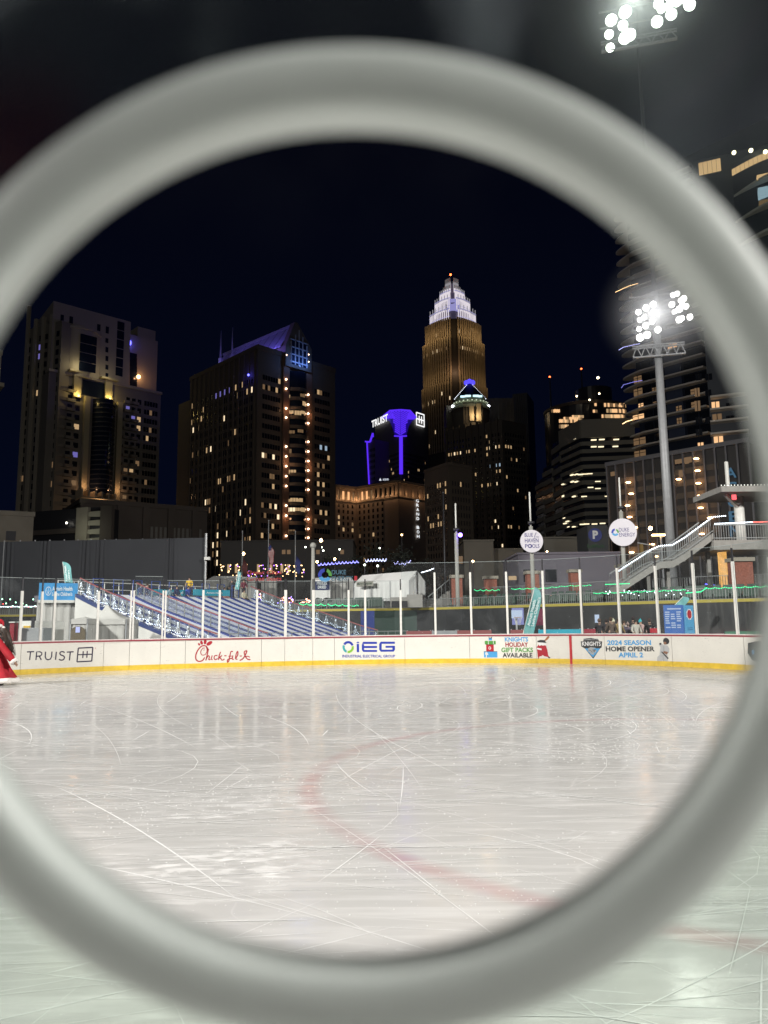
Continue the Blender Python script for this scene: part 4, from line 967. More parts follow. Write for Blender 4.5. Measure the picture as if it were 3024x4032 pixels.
# banners low on the outfield wall at right, blue print, basketball hoop
def lowbox(x0, x1, y0, y1, Y, lab, m, name='banner', cat='banner', text=None, tm=None, th=.03):
    return banner(x0, x1, Y, Y, y0, y1, name, lab, m, [(text, .15, .85, .35, .75, tm or m_ink)] if text else [], cat, th)
lowbox(2765, 2850, 2494, 2530, 34, 'dark red sponsor panel low behind the glass at right', mat('panel_maroon', (.16, .02, .05), .5), name='sponsor_panel', cat='panel', text='TRUIST')
lowbox(2855, 3000, 2486, 2530, 34, 'green sponsor panel low behind the glass at far right', mat('panel_green', (.03, .16, .09), .5), name='sponsor_panel', cat='panel', text='Atrium')
lowbox(2105, 2144, 2396, 2462, 41, 'maroon banner hanging beside the teal flag on the wall', mat('panel_maroon', (.16, .02, .05), .5))
lowbox(2016, 2062, 2394, 2460, 43, 'lilac blue banner hung on the wall left of the teal flag', mat('panel_lilac', (.2, .22, .5), .5))
lowbox(2342, 2359, 2420, 2452, 42, 'small pale blue poster on the wall left of the people', m_pale, name='poster', cat='poster')
for k, (x0, x1, mm_) in enumerate(((1600, 1700, m_redrail), (1700, 1800, m_pole), (1800, 1935, m_redrail), (2010, 2060, m_redrail), (2120, 2290, m_teal), (2290, 2345, m_red), (2560, 2600, cred))):
    a = at(x0, 2484, 36); c = at(x1, 2480, 36)
    t = thing('crowd_barrier', ['red crowd barrier piece behind the wall at centre', 'grey crowd barrier piece beside the red one', 'long red crowd barrier below the green seats', 'short red barrier left of the teal flag', 'teal covered barrier right of the teal flag', 'dark red barrier just left of the people', 'bright red barrier just right of the people'][k], 'barrier', ((a.x+c.x)/2, 36, 0))
    mb = MB(); mb.box(a.x, c.x, 36, 36.05, .95, 1.16); mb.build('panel', mm_, t)
    for xx in (a.x+.05, (a.x+c.x)/2, c.x-.05): MB().box(xx-.025, xx+.025, 36.06, 36.1, 0, 1.2).build('leg', m_steel, t)
hb = at(2036, 2436, 40); t = thing('basketball_hoop', 'basketball hoop with a pale backboard behind the rink glass', 'basketball hoop', (hb.x, 40, 0))
zb = at(2036, 2422, 40).z; z0 = at(2036, 2450, 40).z
MB().box(hb.x-.28, hb.x+.28, 40, 40.03, z0+.2, zb+.25).build('backboard', m_pale, t); MB().tube((hb.x, 40.2, 0), (hb.x, 40.2, zb), .05).build('post', m_steel, t)
MB().lathe([(.2, -.01), (.22, 0), (.2, .01), (.2, -.01)], (hb.x, 39.75, z0+.25), n=16).build('rim', mat('rim_orange', (.6, .2, .05), .5), t)
nm_ = MB()
for k in range(8): a = k*.785; nm_.beam((hb.x+.2*math.cos(a), 39.75+.2*math.sin(a), z0+.25), (hb.x+.1*math.cos(a+.3), 39.75+.1*math.sin(a+.3), z0-.15), .012)
nm_.build('net', m_white, t)
# ---- backdrop screen on the left
a = at(-120, 2127, 82); c = at(806, 2126, 80); zt = at(400, 2126, 81).z
bsn = thing('black_backdrop', 'huge dark windscreen cloth stretched between poles behind the slide at left', 'backdrop', ((a.x+c.x)/2, 81, 0))
A0 = Vector((a.x, 82, 0)); C0_ = Vector((c.x, 80, 0)); dd_ = (C0_-A0).normalized(); nn_ = Vector((dd_.y, -dd_.x, 0)); Lb = (C0_-A0).length
m_scr = mat('screen_cloth', (.055, .058, .066), .9, var=.1, scale=.25, bump=.0)
v = []; f = []; nx = 220; nzz = 10
for i in range(nx+1):
    u = i/nx
    for j in range(nzz+1):
        w_ = j/nzz
        d = 0
        for (uc, sp_) in ((.17, .05), (.5, .07), (.56, .05), (.86, .05), (.33, .03)):
            d += .22*math.exp(-((u-uc-(1-w_)*sp_*.3)/(.012+.02*(1-w_)))**2)*math.sin((u-uc)*420*(.5+.5*w_)+uc*9)
        d += .006*math.sin(u*60+w_*3)
        v.append(A0+dd_*Lb*u+nn_*d+Vector((0, 0, zt*w_)))
for i in range(nx):
    for j in range(nzz): q = i*(nzz+1)+j; f.append((q, q+nzz+1, q+nzz+2, q+1))
MB().add(v, f).build('cloth', m_scr, bsn, True)
for px_ in (14, 76, 135, 193, 250, 304, 356, 410, 455, 509, 560, 613, 661, 709, 758, 808):
    p = at(px_, 2126, 81.5); MB().tube((p.x, 81.7, 0), (p.x, 81.7, zt+.16), .07, n=6).build('pole', m_pole, bsn)
p = at(815, 2126, 80); MB().tube((p.x, 79.6, 0), (p.x, 79.6, zt+.4), .14, n=8).build('pole', m_steel, bsn)
MB().box(p.x-.05, p.x+.55, 79.1, 79.5, zt-2.4, zt-2.1).build('security_camera', m_white, bsn)
for x, y, cc, s in ((280, 2150, WRM, 12), (157, 2211, WRM, 8), (685, 2149, WRM, 8), (565, 2225, RDD, 6), (517, 2277, RDD, 4), (540, 2176, (.6, .7, .5), 1)): pass
# ================================================================== RIGHT SIDE STRUCTURES
def spx(x, y, Y): return at(x, y, Y)
# light poles with round signs
def post_on_pillar(x, ytop, ybase, Y, lab, sign=None, lamp=None):
    p = at(x, ybase, Y); q = at(x-6, ytop, Y); zc = at(x, sign[1], Y).z if sign else None
    t = thing('utility_pole', lab, 'pole', (p.x, Y, 0)); zt = q.z; zm = at(x, ybase-(ybase-ytop)*.58, Y).z
    MB().tube((p.x, Y, 0), (p.x, Y, zm), .17, .16, 10).build('pole', mat('pole_pale', (.34, .34, .31), .6), t, True)
    MB().tube((p.x, Y, zm), (p.x, Y, zt), .07, .06, 8).build('upper_mast', m_white, t, True)
    MB().tube((p.x-.25, Y-.2, zm+.25), (p.x+.25, Y-.2, zm+.3), .14, .1, 8).build('speaker_horn', m_dark, t, True)
    if lamp: MB().ball((p.x+.3, Y-.35, zm-.2), .17, 1).build('lamp', emat('lamp_violet', (.25, .12, 1), 14), t)
    return t, p.x, zm
t, X1, z1 = post_on_pillar(1800, 1982, 2260, 62, 'pale pole with a violet lamp and thin upper mast, left of the round signs', lamp=True)
t, X2, z2 = post_on_pillar(2097, 1938, 2260, 60, 'pole with thin upper mast carrying the round swimming pool sign')
t, X3, z3 = post_on_pillar(2455, 1880, 2200, 58, 'pole with thin upper mast carrying the round energy company sign')
def round_sign(cx, cy, rx, Y, lab):
    c = at(cx, cy, Y); r = rx/F*Y; t = thing('round_sign', lab, 'round sign', (c.x, Y, c.z))
    MB().lathe([(0.001, -.06), (r*.97, -.06), (r, -.04), (r, .06), (0.001, .06)], c, Vector((0, -1, 0)), 48, x=Vector((1, 0, 0))).build('disc', mat('sign_white', (.60, .58, .62), .5, em=(.8, .75, .85), es=.12), t)
    def fn(x, y, o=.07): return Vector((c.x+x*r, Y-o, c.z+y*r))
    return t, fn
t, fn = round_sign(2093, 2131, 45, 59.6, 'round white sign reading BLUE HAVEN POOLS on its pole')
q = MB(); text_on(q, 'BLUE', fn, -.6, .12, .38, .72, bold=.01); text_on(q, 'HAVEN', fn, -.6, .6, -.12, .24, bold=.01); text_on(q, 'P', fn, -.6, -.38, -.6, -.26, bold=.01); text_on(q, 'OLS', fn, .02, .66, -.6, -.26, bold=.01)
ell_on(q, -.17, -.43, .2, .18, fn); stroke_on(q, [(.24, .3), (.34, .6), (.44, .74)], .05, fn); text_on(q, '1954', fn, .36, .66, .3, .42); q.build('lettering', mat('ink_violet', (.07, .06, .22), .5), t)
q = MB(); ell_on(q, -.19, -.43, .1, .09, lambda x, y: fn(x, y, .075)); stroke_on(q, [(.38, .42), (.5, .62), (.38, .78), (.3, .6)], .04, fn); q.build('emblem', mat('sign_white', ()), t)
t, fn = round_sign(2452, 2096, 55, 57.6, 'round white sign reading DUKE ENERGY on its pole')
iv = mat('ink_violet', ()); q = MB(); text_on(q, 'DUKE', fn, -.28, .44, .04, .32); text_on(q, 'ENERGY', fn, -.28, .86, -.32, -.04); q.build('lettering', iv, t)
def duke(t, fn, cx, cy, r):
    q = MB(); q.add([fn(cx+r*math.cos(RD(a))*k, cy+r*math.sin(RD(a))*k) for k in (1.15, .55) for a in range(95, 200, 10)], [(i, i+1, 12+i, 11+i) for i in range(10)]); q.build('emblem', blue, t)
    q = MB(); q.add([fn(cx+r*math.cos(RD(a))*k, cy+r*math.sin(RD(a))*k) for k in (1.1, .6) for a in range(-10, 80, 10)], [(i, i+1, 10+i, 9+i) for i in range(8)]); q.build('emblem', green, t)
    q = MB(); q.add([fn(cx+r*math.cos(RD(a))*k, cy+r*math.sin(RD(a))*k) for k in (1.1, .5) for a in range(200, 340, 10)], [(i, i+1, 15+i, 14+i) for i in range(13)]); q.build('emblem', sky_b, t)
duke(t, fn, -.56, 0, .24)
# brick pillars
for i, (x0, x1, y0, Y) in enumerate(((1778, 1820, 2266, 63), (1910, 1956, 2270, 66), (2075, 2122, 2250, 61), (2246, 2286, 2244, 62), (2438, 2480, 2224, 58.5), (2893, 2962, 2198, 50))):
    a = at(x0, y0, Y); c = at(x1, y0, Y); t = thing('brick_pillar', 'red brick pillar with a stone cap '+['under the pole with the violet lamp', 'between the violet lamp pole and the swimming pool sign', 'under the round swimming pool sign', 'between the two round signs', 'under the round energy sign', 'beside the lights-wrapped column at far right'][i], 'pillar', ((a.x+c.x)/2, Y+.4, 0))
    w_ = c.x-a.x; MB().box(a.x, c.x, Y, Y+w_, 0, a.z-.2).build('shaft', m_brick, t); MB().box(a.x-.12, c.x+.12, Y-.12, Y+w_+.12, a.z-.2, a.z+.05).build('cap', m_beige, t)
# lit stairs: from lower left to the walkway at right
m_stairc = mat('stair_concrete', (.30, .29, .27), .8, var=.1)
YS = 52
pts = [(2440, 2310), (2570, 2225), (2600, 2212), (2650, 2208), (2700, 2178), (2808, 2098)]
P3 = [at(x, y, YS) for x, y in pts]
stn = thing('lit_staircase', 'steel and concrete staircase with white lights along its rail, rising to the walkway at right', 'staircase', (P3[0].x, YS, 0))
for dy in (0, 2.2):
    mb = MB()
    for a, c in zip(P3, P3[1:]): mb.hexa([a+Vector((0, dy, -.45)), c+Vector((0, dy, -.45)), c+Vector((0, dy+.12, -.45)), a+Vector((0, dy+.12, -.45)), a+Vector((0, dy, 0)), c+Vector((0, dy, 0)), c+Vector((0, dy+.12, 0)), a+Vector((0, dy+.12, 0))])
    mb.build('stringer', m_stairc, stn)
mb = MB()
for a, c in zip(P3, P3[1:]):
    n = max(1, int(abs(c.x-a.x)/.32))
    for i in range(n):
        p = a.lerp(c, i/n); q = a.lerp(c, (i+1)/n); mb.box(p.x, q.x, YS+.13, YS+2.19, p.z-.3, q.z-.16 if abs(q.z-p.z) > .02 else p.z-.1)
mb.build('step', m_stairc, stn)['kind'] = 'stuff'
bl = MB()
for dy in (.05, 2.25):
    hr = MB()
    for a, c in zip(P3, P3[1:]):
        u0 = Vector((0, dy, 1.0)); hr.beam(a+u0, c+u0, .07); hr.beam(a+Vector((0, dy, .15)), c+Vector((0, dy, .15)), .05)
        n = max(1, int((c-a).length/.17))
        for i in range(n): p = a.lerp(c, i/n)+Vector((0, dy, 0)); bl.beam(p, p+Vector((0, 0, 1)), .025)
    hr.build('handrail', m_rail, stn)
bl.build('baluster', m_rail, stn)['kind'] = 'stuff'
for k in (1, 3, 5): MB().box(P3[k].x-.12, P3[k].x+.12, YS+1, YS+1.25, 0, P3[k].z-.46).build('support', m_stairc, stn)
bulbs('string_lights', 'bright white string lights following the staircase handrail', [p+Vector((0, -.03, 1.08)) for p in P3]+[P3[-1]+Vector((.9, -.03, 1.15))], WHT, 7, .045, n=64)
# walkway
a = at(2808, 2123, YS); wz = a.z
wk = thing('elevated_walkway', 'elevated concrete walkway with railings at the top of the lit stairs', 'walkway', (a.x, YS, 0))
MB().box(a.x-.1, a.x+16, YS-.3, YS+5, wz-.75, wz-.1).build('deck', m_stairc, wk)
mb = MB(); mb.beam((a.x, YS-.2, wz+.95), (a.x+16, YS-.2, wz+.95), .07); mb.beam((a.x, YS-.2, wz+.05), (a.x+16, YS-.2, wz+.05), .05); mb.build('handrail', m_rail, wk)
mb = MB()
for i in range(96): mb.beam((a.x+i*.167, YS-.2, wz-.1), (a.x+i*.167, YS-.2, wz+.95), .025)
mb.build('baluster', m_rail, wk)['kind'] = 'stuff'
for i, xx in enumerate((a.x+1.05, a.x+9)): MB().tube((xx, YS+1.2, 0), (xx, YS+1.2, wz-.76), .25, n=14).build('column', m_stairc, wk, True)
MB().box(a.x+9.5, a.x+11, YS+3, YS+4, wz-.1, wz+3).build('column', m_stairc, wk)
bulbs('string_lights', 'white string lights on the walkway railing', [Vector((a.x+.1, YS-.26, wz+1.02)), Vector((a.x+2.6, YS-.26, wz+1.1))], WHT, 5, .045, n=26)
bulbs('string_lights', 'red string lights on the walkway railing at far right', [Vector((a.x+2.7, YS-.26, wz+1.1)), Vector((a.x+6, YS-.26, wz+1.15))], RDD, 4, .045, n=34)
# rope lights round the column
pcx = at(2851, 2200, YS+1.2)
wr = thing('rope_light', 'golden rope light wound round the column under the walkway', 'rope light', (pcx.x, YS+1.2, 0))
zt_ = wz-.8; zb_ = at(2851, 2312, YS).z; hx = MB(); turns = 30; pr = None
cx_ = a.x+1.05
for i in range(turns*10+1):
    t_ = i/10; p = Vector((cx_+.28*math.cos(t_*6.283), YS+1.2+.28*math.sin(t_*6.283), zb_+(zt_-zb_)*t_/turns))
    if pr is not None: hx.beam(pr, p, .035)
    pr = p
hx.build('rope', emat('rope_gold', (1, .5, .12), 1.6), wr)
# canopy on a column above the walkway
cp0 = at(2816, 1932, 54); cz = cp0.z
cn = thing('walkway_canopy', 'flat canopy on a pale column over the walkway at far right', 'canopy', (cp0.x+4, 54, wz))
MB().box(cp0.x, cp0.x+14, 53, 58, cz-.25, cz+.15).build('roof', m_stairc, cn)
MB().tube((cp0.x+2.3, 55.5, wz-.1), (cp0.x+2.3, 55.5, cz-.25), .35, n=12).build('column', m_white, cn, True)
MB().beam((cp0.x+2.3, 55.5, cz-1.1), (cp0.x+.7, 54, cz-.3), .2).build('brace', m_white, cn)
MB().box(cp0.x+.9, cp0.x+1.2, 53.4, 53.5, cz-.75, cz-.4).build('exit_lamp', emat('exit_red', (1, .08, .1), 1.6), cn)
p = at(2886, 1850, 55); MB().tube((p.x, 56, cz), (p.x, 56, p.z+.8), .14, n=8).build('mast', m_white, cn)
bulbs('string_lights', 'small lights along the edge of the canopy roof', [Vector((cp0.x, 52.95, cz+.2)), Vector((cp0.x+9, 52.95, cz+.2))], (.9, .9, .8), 3, .04, n=40)
# ---- marquee on the terrace
tm_ = thing('white_marquee', 'long white marquee tent with a gabled end on the terrace', 'marquee tent', at(1500, 2340, 74))
def gable_tent(t, fl, fr, bl_, depthvec, zb, ze, zr, bays, m):
    """fl, fr: front gable corners (x,y); depthvec: towards the back"""
    fl = Vector((*fl, 0)); fr = Vector((*fr, 0)); mid = (fl+fr)/2; D = Vector((*depthvec, 0))
    Z = Vector((0, 0, 1))
    for k in range(bays):
        d0 = D*(k/bays); d1 = D*((k+1)/bays)
        mb = MB(); th = Vector((0, 0, .03))
        for (e, ) in ((fl,), (fr,)):
            mb.hexa([e+d0+Z*ze, mid+d0+Z*zr, mid+d1+Z*zr, e+d1+Z*ze, e+d0+Z*ze+th, mid+d0+Z*zr+th, mid+d1+Z*zr+th, e+d1+Z*ze+th])
        mb.build('roof', m, t)
        for e in (fl, fr):
            dn = D.normalized(); nn = Vector((dn.y, -dn.x, 0))*(1 if e is fl else -1)
            drape(lambda s, z, dd, e=e, d0=d0, dn=dn, nn=nn: e+d0+dn*s+nn*dd*.8+Z*(zb+z), (d1-d0).length, 0, ze-zb, 16, .05, k+3, 'side_wall', m, t, 4)
            MB().beam(e+d0+Z*zb, e+d0+Z*ze, .08).build('pole', m_steel, t)
    g = MB(); g.add([fl+Z*ze, fr+Z*ze, mid+Z*zr], [(0, 1, 2)]); g.build('gable', m, t)
    dn = (fr-fl).normalized(); nn = Vector((dn.y, -dn.x, 0))
    drape(lambda s, z, dd: fl+dn*s+nn*dd+Z*(zb+z), (fr-fl).length, 0, ze-zb, 24, .05, 9, 'end_wall', m, t, 4)
zb_t = WH+.8
Yt = 67
fr = at(1675, 2284, Yt); fl = at(1612, 2284, Yt-1.2); ze_t = fl.z; zr_t = at(1640, 2249, Yt).z
bk = onz(1395, 2285, ze_t+.0); bkl = Vector((bk.x, bk.y))
lb = onz(1394, 2286, ze_t)
dv_ = Vector((lb.x-fl.x, lb.y-fl.y)); 
if dv_.length > 14: dv_ = dv_.normalized()*12
gable_tent(tm_, (fl.x, fl.y), (fr.x, fr.y+1.0), None, (at(1394, 2286, Yt+4).x-fl.x, 5.5), zb_t, ze_t, zr_t, 3, m_fabw)
# Christmas banner on the marquee
banner(1404, 1470, Yt+3.0, Yt+1.4, 2289, 2309, 'banner', 'wavy cream banner reading Merry Christmas on the marquee side', mat('banner_cream', (.35, .34, .30), .7, var=.2), [('Merry Christmas', .06, .94, .2, .8, mat('ink_darkgreen', (.03, .07, .04), .6))])
# other tents behind
for i, (x0, x1, ye, ya, xa, Y) in enumerate(((815, 925, 2284, 2264, 850, 88), (930, 1010, 2290, 2268, 970, 86), (1225, 1392, 2292, 2270, 1320, 80), (1030, 1090, 2283, 2266, 1061, 92))):
    a = at(x0, ye, Y); c = at(x1, ye, Y); z = at(xa, ya, Y).z
    t = thing('white_tent', ['long pale tent beside the black backdrop', 'pale tent behind the slim teal flag', 'pale tent between the energy sign and the marquee', 'small pale peaked tent behind the red sign'][i], 'tent', ((a.x+c.x)/2, Y+2, 0))
    xm = at(xa, ya, Y).x; mb = MB()
    mb.add([(a.x, Y, a.z), (c.x, Y, a.z), (c.x-.3, Y+2, z), (a.x+.3, Y+2, z), (a.x, Y+4, a.z), (c.x, Y+4, a.z)] if i != 3 else [(a.x, Y, a.z), (c.x, Y, a.z), (xm, Y+2, z), (xm, Y+2, z), (a.x, Y+4, a.z), (c.x, Y+4, a.z)], [(0, 1, 2, 3), (3, 2, 5, 4), (0, 3, 4), (1, 5, 2)]); mb.build('roof', m_fabw, t)
    drape(lambda s, z_, dd: Vector((a.x+s, Y+dd, z_)), c.x-a.x, 0, a.z, 30, .05, i, 'side_wall', m_fab, t, 5)
    for xx in (a.x, c.x): MB().beam((xx, Y, 0), (xx, Y, a.z), .08).build('pole', m_steel, t)
# food truck
a = at(1236, 2343, 78); c = at(1300, 2284, 78)
t = thing('food_truck', 'food truck with a navy and white painted menu side on the terrace', 'food truck', (a.x+1, 79, zb_t)); mb = MB(); mb.box(a.x, c.x, 78, 80.2, zb_t+.35, c.z); mb.build('body', m_fabw, t)
MB().box(a.x+.05, c.x-.05, 77.96, 77.998, c.z-1.0, c.z-.1).build('painted_panel', m_pnavy, t)
q = MB(); text_on(q, 'FREEZE', lambda x, y: Vector((x, 77.95, y)), a.x+.3, c.x-.3, c.z-.45, c.z-.15, bold=.03); text_on(q, 'DRIED', lambda x, y: Vector((x, 77.95, y)), a.x+.4, c.x-.4, c.z-.85, c.z-.55, bold=.03); q.build('lettering', m_ink, t)
for xx in (a.x+.4, c.x-.4): MB().tube((xx, 77.95, zb_t+.35), (xx, 78.2, zb_t+.35), .35, n=14).build('wheel', m_dark, t)
# letter signs
def letters(name, lab, lines, Y, m, cat='sign', frame=None):
    x0, x1, y0, y1, s_ = lines[0]; p = at(x0, y1, Y); t = thing(name, lab, cat, p)
    for x0, x1, y0, y1, s_ in lines:
        a = at(x0, y1, Y); c = at(x1, y0, Y); q = MB(); text_on(q, s_, lambda x, y: Vector((x, Y, y)), a.x, c.x, a.z, c.z, bold=.01)
        k = len(q.v); f0 = list(q.f)      # thicken
        q.v += [(v[0], v[1]+.15, v[2]) for v in q.v]; q.f += [tuple(i+k for i in f[::-1]) for f in f0]
        q.build('letter_row', m, t)
    a = at(lines[0][0], lines[-1][3]+6, Y); c = at(lines[0][1], lines[0][2], Y)
    mb = MB()
    for k in range(5): xx = a.x+(c.x-a.x)*k/4; mb.beam((xx, Y+.3, 0), (xx, Y+.3, c.z), .07)
    for z in (a.z, (a.z+c.z)/2): mb.beam((a.x, Y+.26, z), (c.x, Y+.26, z), .06)
    mb.build('frame', m_dark, t); return t
letters('letter_sign', 'red letter sign reading Great Clips over Great Seats on the terrace', [(972, 1108, 2246, 2266, 'Great Clips'), (972, 1108, 2270, 2288, 'Great Seats')], 84, mat('letter_red', (.35, .03, .03), .5, em=(1, .1, .08), es=.10))
t = letters('letter_sign', 'large dark blue DUKE ENERGY letter sign with a round swirl logo above the food truck', [(1306, 1362, 2244, 2262, 'DUKE'), (1306, 1390, 2268, 2286, 'ENERGY')], 77, mat('letter_blue', (.05, .13, .19), .5, em=(.3, .6, .8), es=.05))
cc = at(1280, 2265, 76.9); r_ = 24/F*77
duke(t, lambda x, y: Vector((cc.x+x*r_, 76.85-.0, cc.z+y*r_)), 0, 0, 1)
a = at(1395, 2286, 75); c = at(1406, 2268, 75); t = thing('small_sign', 'small red sign peeking out left of the marquee', 'sign', (a.x, 75, zb_t)); MB().box(a.x, c.x, 75, 75.06, a.z, c.z).build('panel', cred, t); MB().box(a.x+.1, a.x+.16, 75.07, 75.12, zb_t, a.z).build('post', m_dark, t)
# terrace stair right of the marquee, dark gate
g0, g1 = at(1690, 2380, 63), at(1745, 2330, 64)
t = thing('terrace_stairs', 'short flight of pale stairs with rails right of the marquee', 'stairs', (g0.x, 64, 0)); mb = MB()
for k in range(7): mb.box(g0.x+k*.25, g0.x+(k+1)*.25, 63.5, 65, WH, WH+(k+1)*.2)
mb.build('steps', m_conc, t); [MB().beam((g0.x, yy, WH+1), (g0.x+1.75, yy, WH+2.4), .06).build('handrail', m_rail, t) for yy in (63.4, 65)]
mb = MB(); [mb.beam((g0.x+k*.35, 63.4, WH+.1*k), (g0.x+k*.35, 63.4, WH+1+.28*k), .03) for k in range(6)]; mb.build('baluster', m_rail, t)
a = at(1542, 2392, 60.9); c = at(1604, 2366, 60.9); t = thing('bullpen_gate', 'dark gate opening in the pale wall under the marquee', 'gate', ((a.x+c.x)/2, 60.9, WH)); MB().box(a.x, c.x, 60.8, 60.95, WH+.1, c.z).build('panel', m_dark, t); MB().box(c.x, c.x+1.2, 60.9, 62.3, WH+.08, c.z+.5).build('side_wall', m_conc, t); MB().box(a.x-.1, c.x, 60.96, 61.2, WH+.08, c.z+.3).build('frame', m_conc, t)
# thick grey post by the street, flag poles
def pole(x, yt, Y, r, lab, name='pole', m=m_pole, xb=None):
    p = at(x, yt, Y); t = thing(name, lab, 'pole', (p.x, Y, 0)); MB().tube((p.x, Y, 0), (p.x, Y, p.z), r, r*.7, 10).build('shaft', m, t, True); MB().ball((p.x, Y, p.z), r*1.3, 1).build('cap', m, t, True); return t, p
pole(1233, 2148, 66, .21, 'short thick grey post left of the energy letter sign', 'steel_post', m=mat('pole_pale', ()))
pole(1745, 1940, 75, .09, 'thin dark pole left of the violet lamp pole', 'thin_pole', m_dark)
def flagpole(x, yt, Y, lab, cols=None, y0=0, h=0):
    t, p = pole(x, yt, Y, .07, lab, 'flagpole')
    t['category'] = 'flagpole'
    if cols:
        f = thing('flag', cols[0], 'flag', at(x, y0, Y)); z0 = at(x, y0, Y).z; z1 = at(x, y0+h, Y).z
        n = 13
        for k, (nm, mm_, zs) in enumerate(cols[1]):
            mb = MB(); v = []; fc = []
            for i in range(9):
                for j in range(2):
                    u = i/8; w_ = zs[0]+(zs[1]-zs[0])*j
                    v.append(Vector((p.x+.08+w_*.62*(.4+.6*math.sin(u*2.6+.4))+.08*math.sin(u*9), Y-.1+.15*math.sin(u*7+w_*4)-zs[2], z0+(z1-z0)*(zs[3]+(zs[4]-zs[3])*u)-w_*.5)))
            for i in range(8): fc.append((i*2, i*2+1, i*2+3, i*2+2))
            mb.add(v, fc); mb.build(nm, mm_, f, True)
flr = mat('flag_red', (.35, .03, .04), .7); flw = mat('flag_white', (.5, .48, .46), .7); flb = mat('flag_blue', (.03, .04, .16), .7)
flagpole(955, 2092, 92, 'flagpole with a dark furled flag in front of the pointed office tower, left', ('dark reddish furled flag hanging on the left flagpole', [('cloth', mat('flag_dark', (.10, .03, .03), .8), (0, 1, 0, 0, 1))]), 2195, 70)
flagpole(1058, 2050, 90, 'tall middle flagpole carrying the striped flag', ('furled United States flag with red and white stripes', [('stripe', (flr if k % 2 == 0 else flw), (k/11, (k+1)/11, 0, 0, 1)) for k in range(11)]+[('canton', flb, (0, .45, .03, 0, .45))]), 2140, 72)
flagpole(1163, 2092, 92, 'right flagpole with a dark blue furled flag', ('dark blue furled flag hanging on the right flagpole', [('cloth', flb, (0, 1, 0, 0, 1))]), 2185, 62)
# street lamps
def lamp(x, y, Y, col_, s, r, lab, arm=0):
    p = at(x, y, Y); t = thing('street_lamp', lab, 'street lamp', (p.x, Y, 0), 'street lamps behind the stadium')
    MB().tube((p.x, Y+.3, 0), (p.x, Y+.3, p.z+.1), .07, n=6).build('pole', m_dark, t)
    MB().beam((p.x, Y+.35, p.z+.15), (p.x, Y-.25, p.z+.1), .05).build('arm', m_dark, t)
    MB().ball((p.x, Y, p.z), r, 1).build('lamp', emat('lamp_%d' % int(col_[2]*100), col_, s), t)
SL = [(958, 2180, 95, 1.0, 'beside the left flagpole'), (1264, 2128, 105, 1.15, 'brightest amber one above the thick grey post'), (1318, 2201, 100, .8, 'left of the hedge with blue lights'), (1249, 2212, 98, .8, 'just above the blue light line, left end'), (1582, 2106, 130, .7, 'under the vertical hotel sign'), (1862, 2210, 95, .7, 'right of the violet lamp pole'), (2154, 2172, 110, .65, 'right of the round swimming pool sign'), (2561, 2080, 100, 1.3, 'large golden one right of the round energy sign')]
for x, y, Y, k, lab in SL: lamp(x, y, Y, (1, .62, .28), 22, .2*k, 'glowing amber street lamp '+lab)
for x, y, Y, lab in ((1266, 2155, 110, 'left of the two small ones'), (1337, 2163, 112, 'small one above the hedge lights'), (1203, 2154, 115, 'small one right of the right flagpole'), (1273, 2168, 112, 'tiny one left above the energy sign'), (1495, 2158, 120, 'tiny one above the marquee trees'), (1436, 2224, 90, 'greenish one low in the dark trees'), (1487, 2228, 90, 'second greenish one low in the dark trees')):
    lamp(x, y, Y, (.85, .95, .75), 9, .12, 'small pale street lamp, '+lab)
# traffic mast arm in front of the garage
a = at(2510, 2137, 88); c = at(2605, 2155, 88); t = thing('traffic_signal', 'street mast arm with signal heads beside the lit stairs', 'traffic signal', (c.x, 88, 0)); MB().tube((c.x, 88, 0), (c.x, 88, c.z+1.4), .12, n=8).build('pole', m_pole, t); MB().beam(a, c, .12).build('arm', m_pole, t)
MB().box(c.x-1.0, c.x+.6, 87.8, 88.2, c.z+1.35, c.z+1.5).build('lamp', emat('lamp_28', (1, .62, .28), 22), t)
p = at(2525, 2160, 88); MB().box(p.x-.18, p.x+.18, 87.8, 88.1, p.z-.7, p.z+.5).build('signal_head', mat('signal_amber_housing', (.25, .16, .04), .6), t)
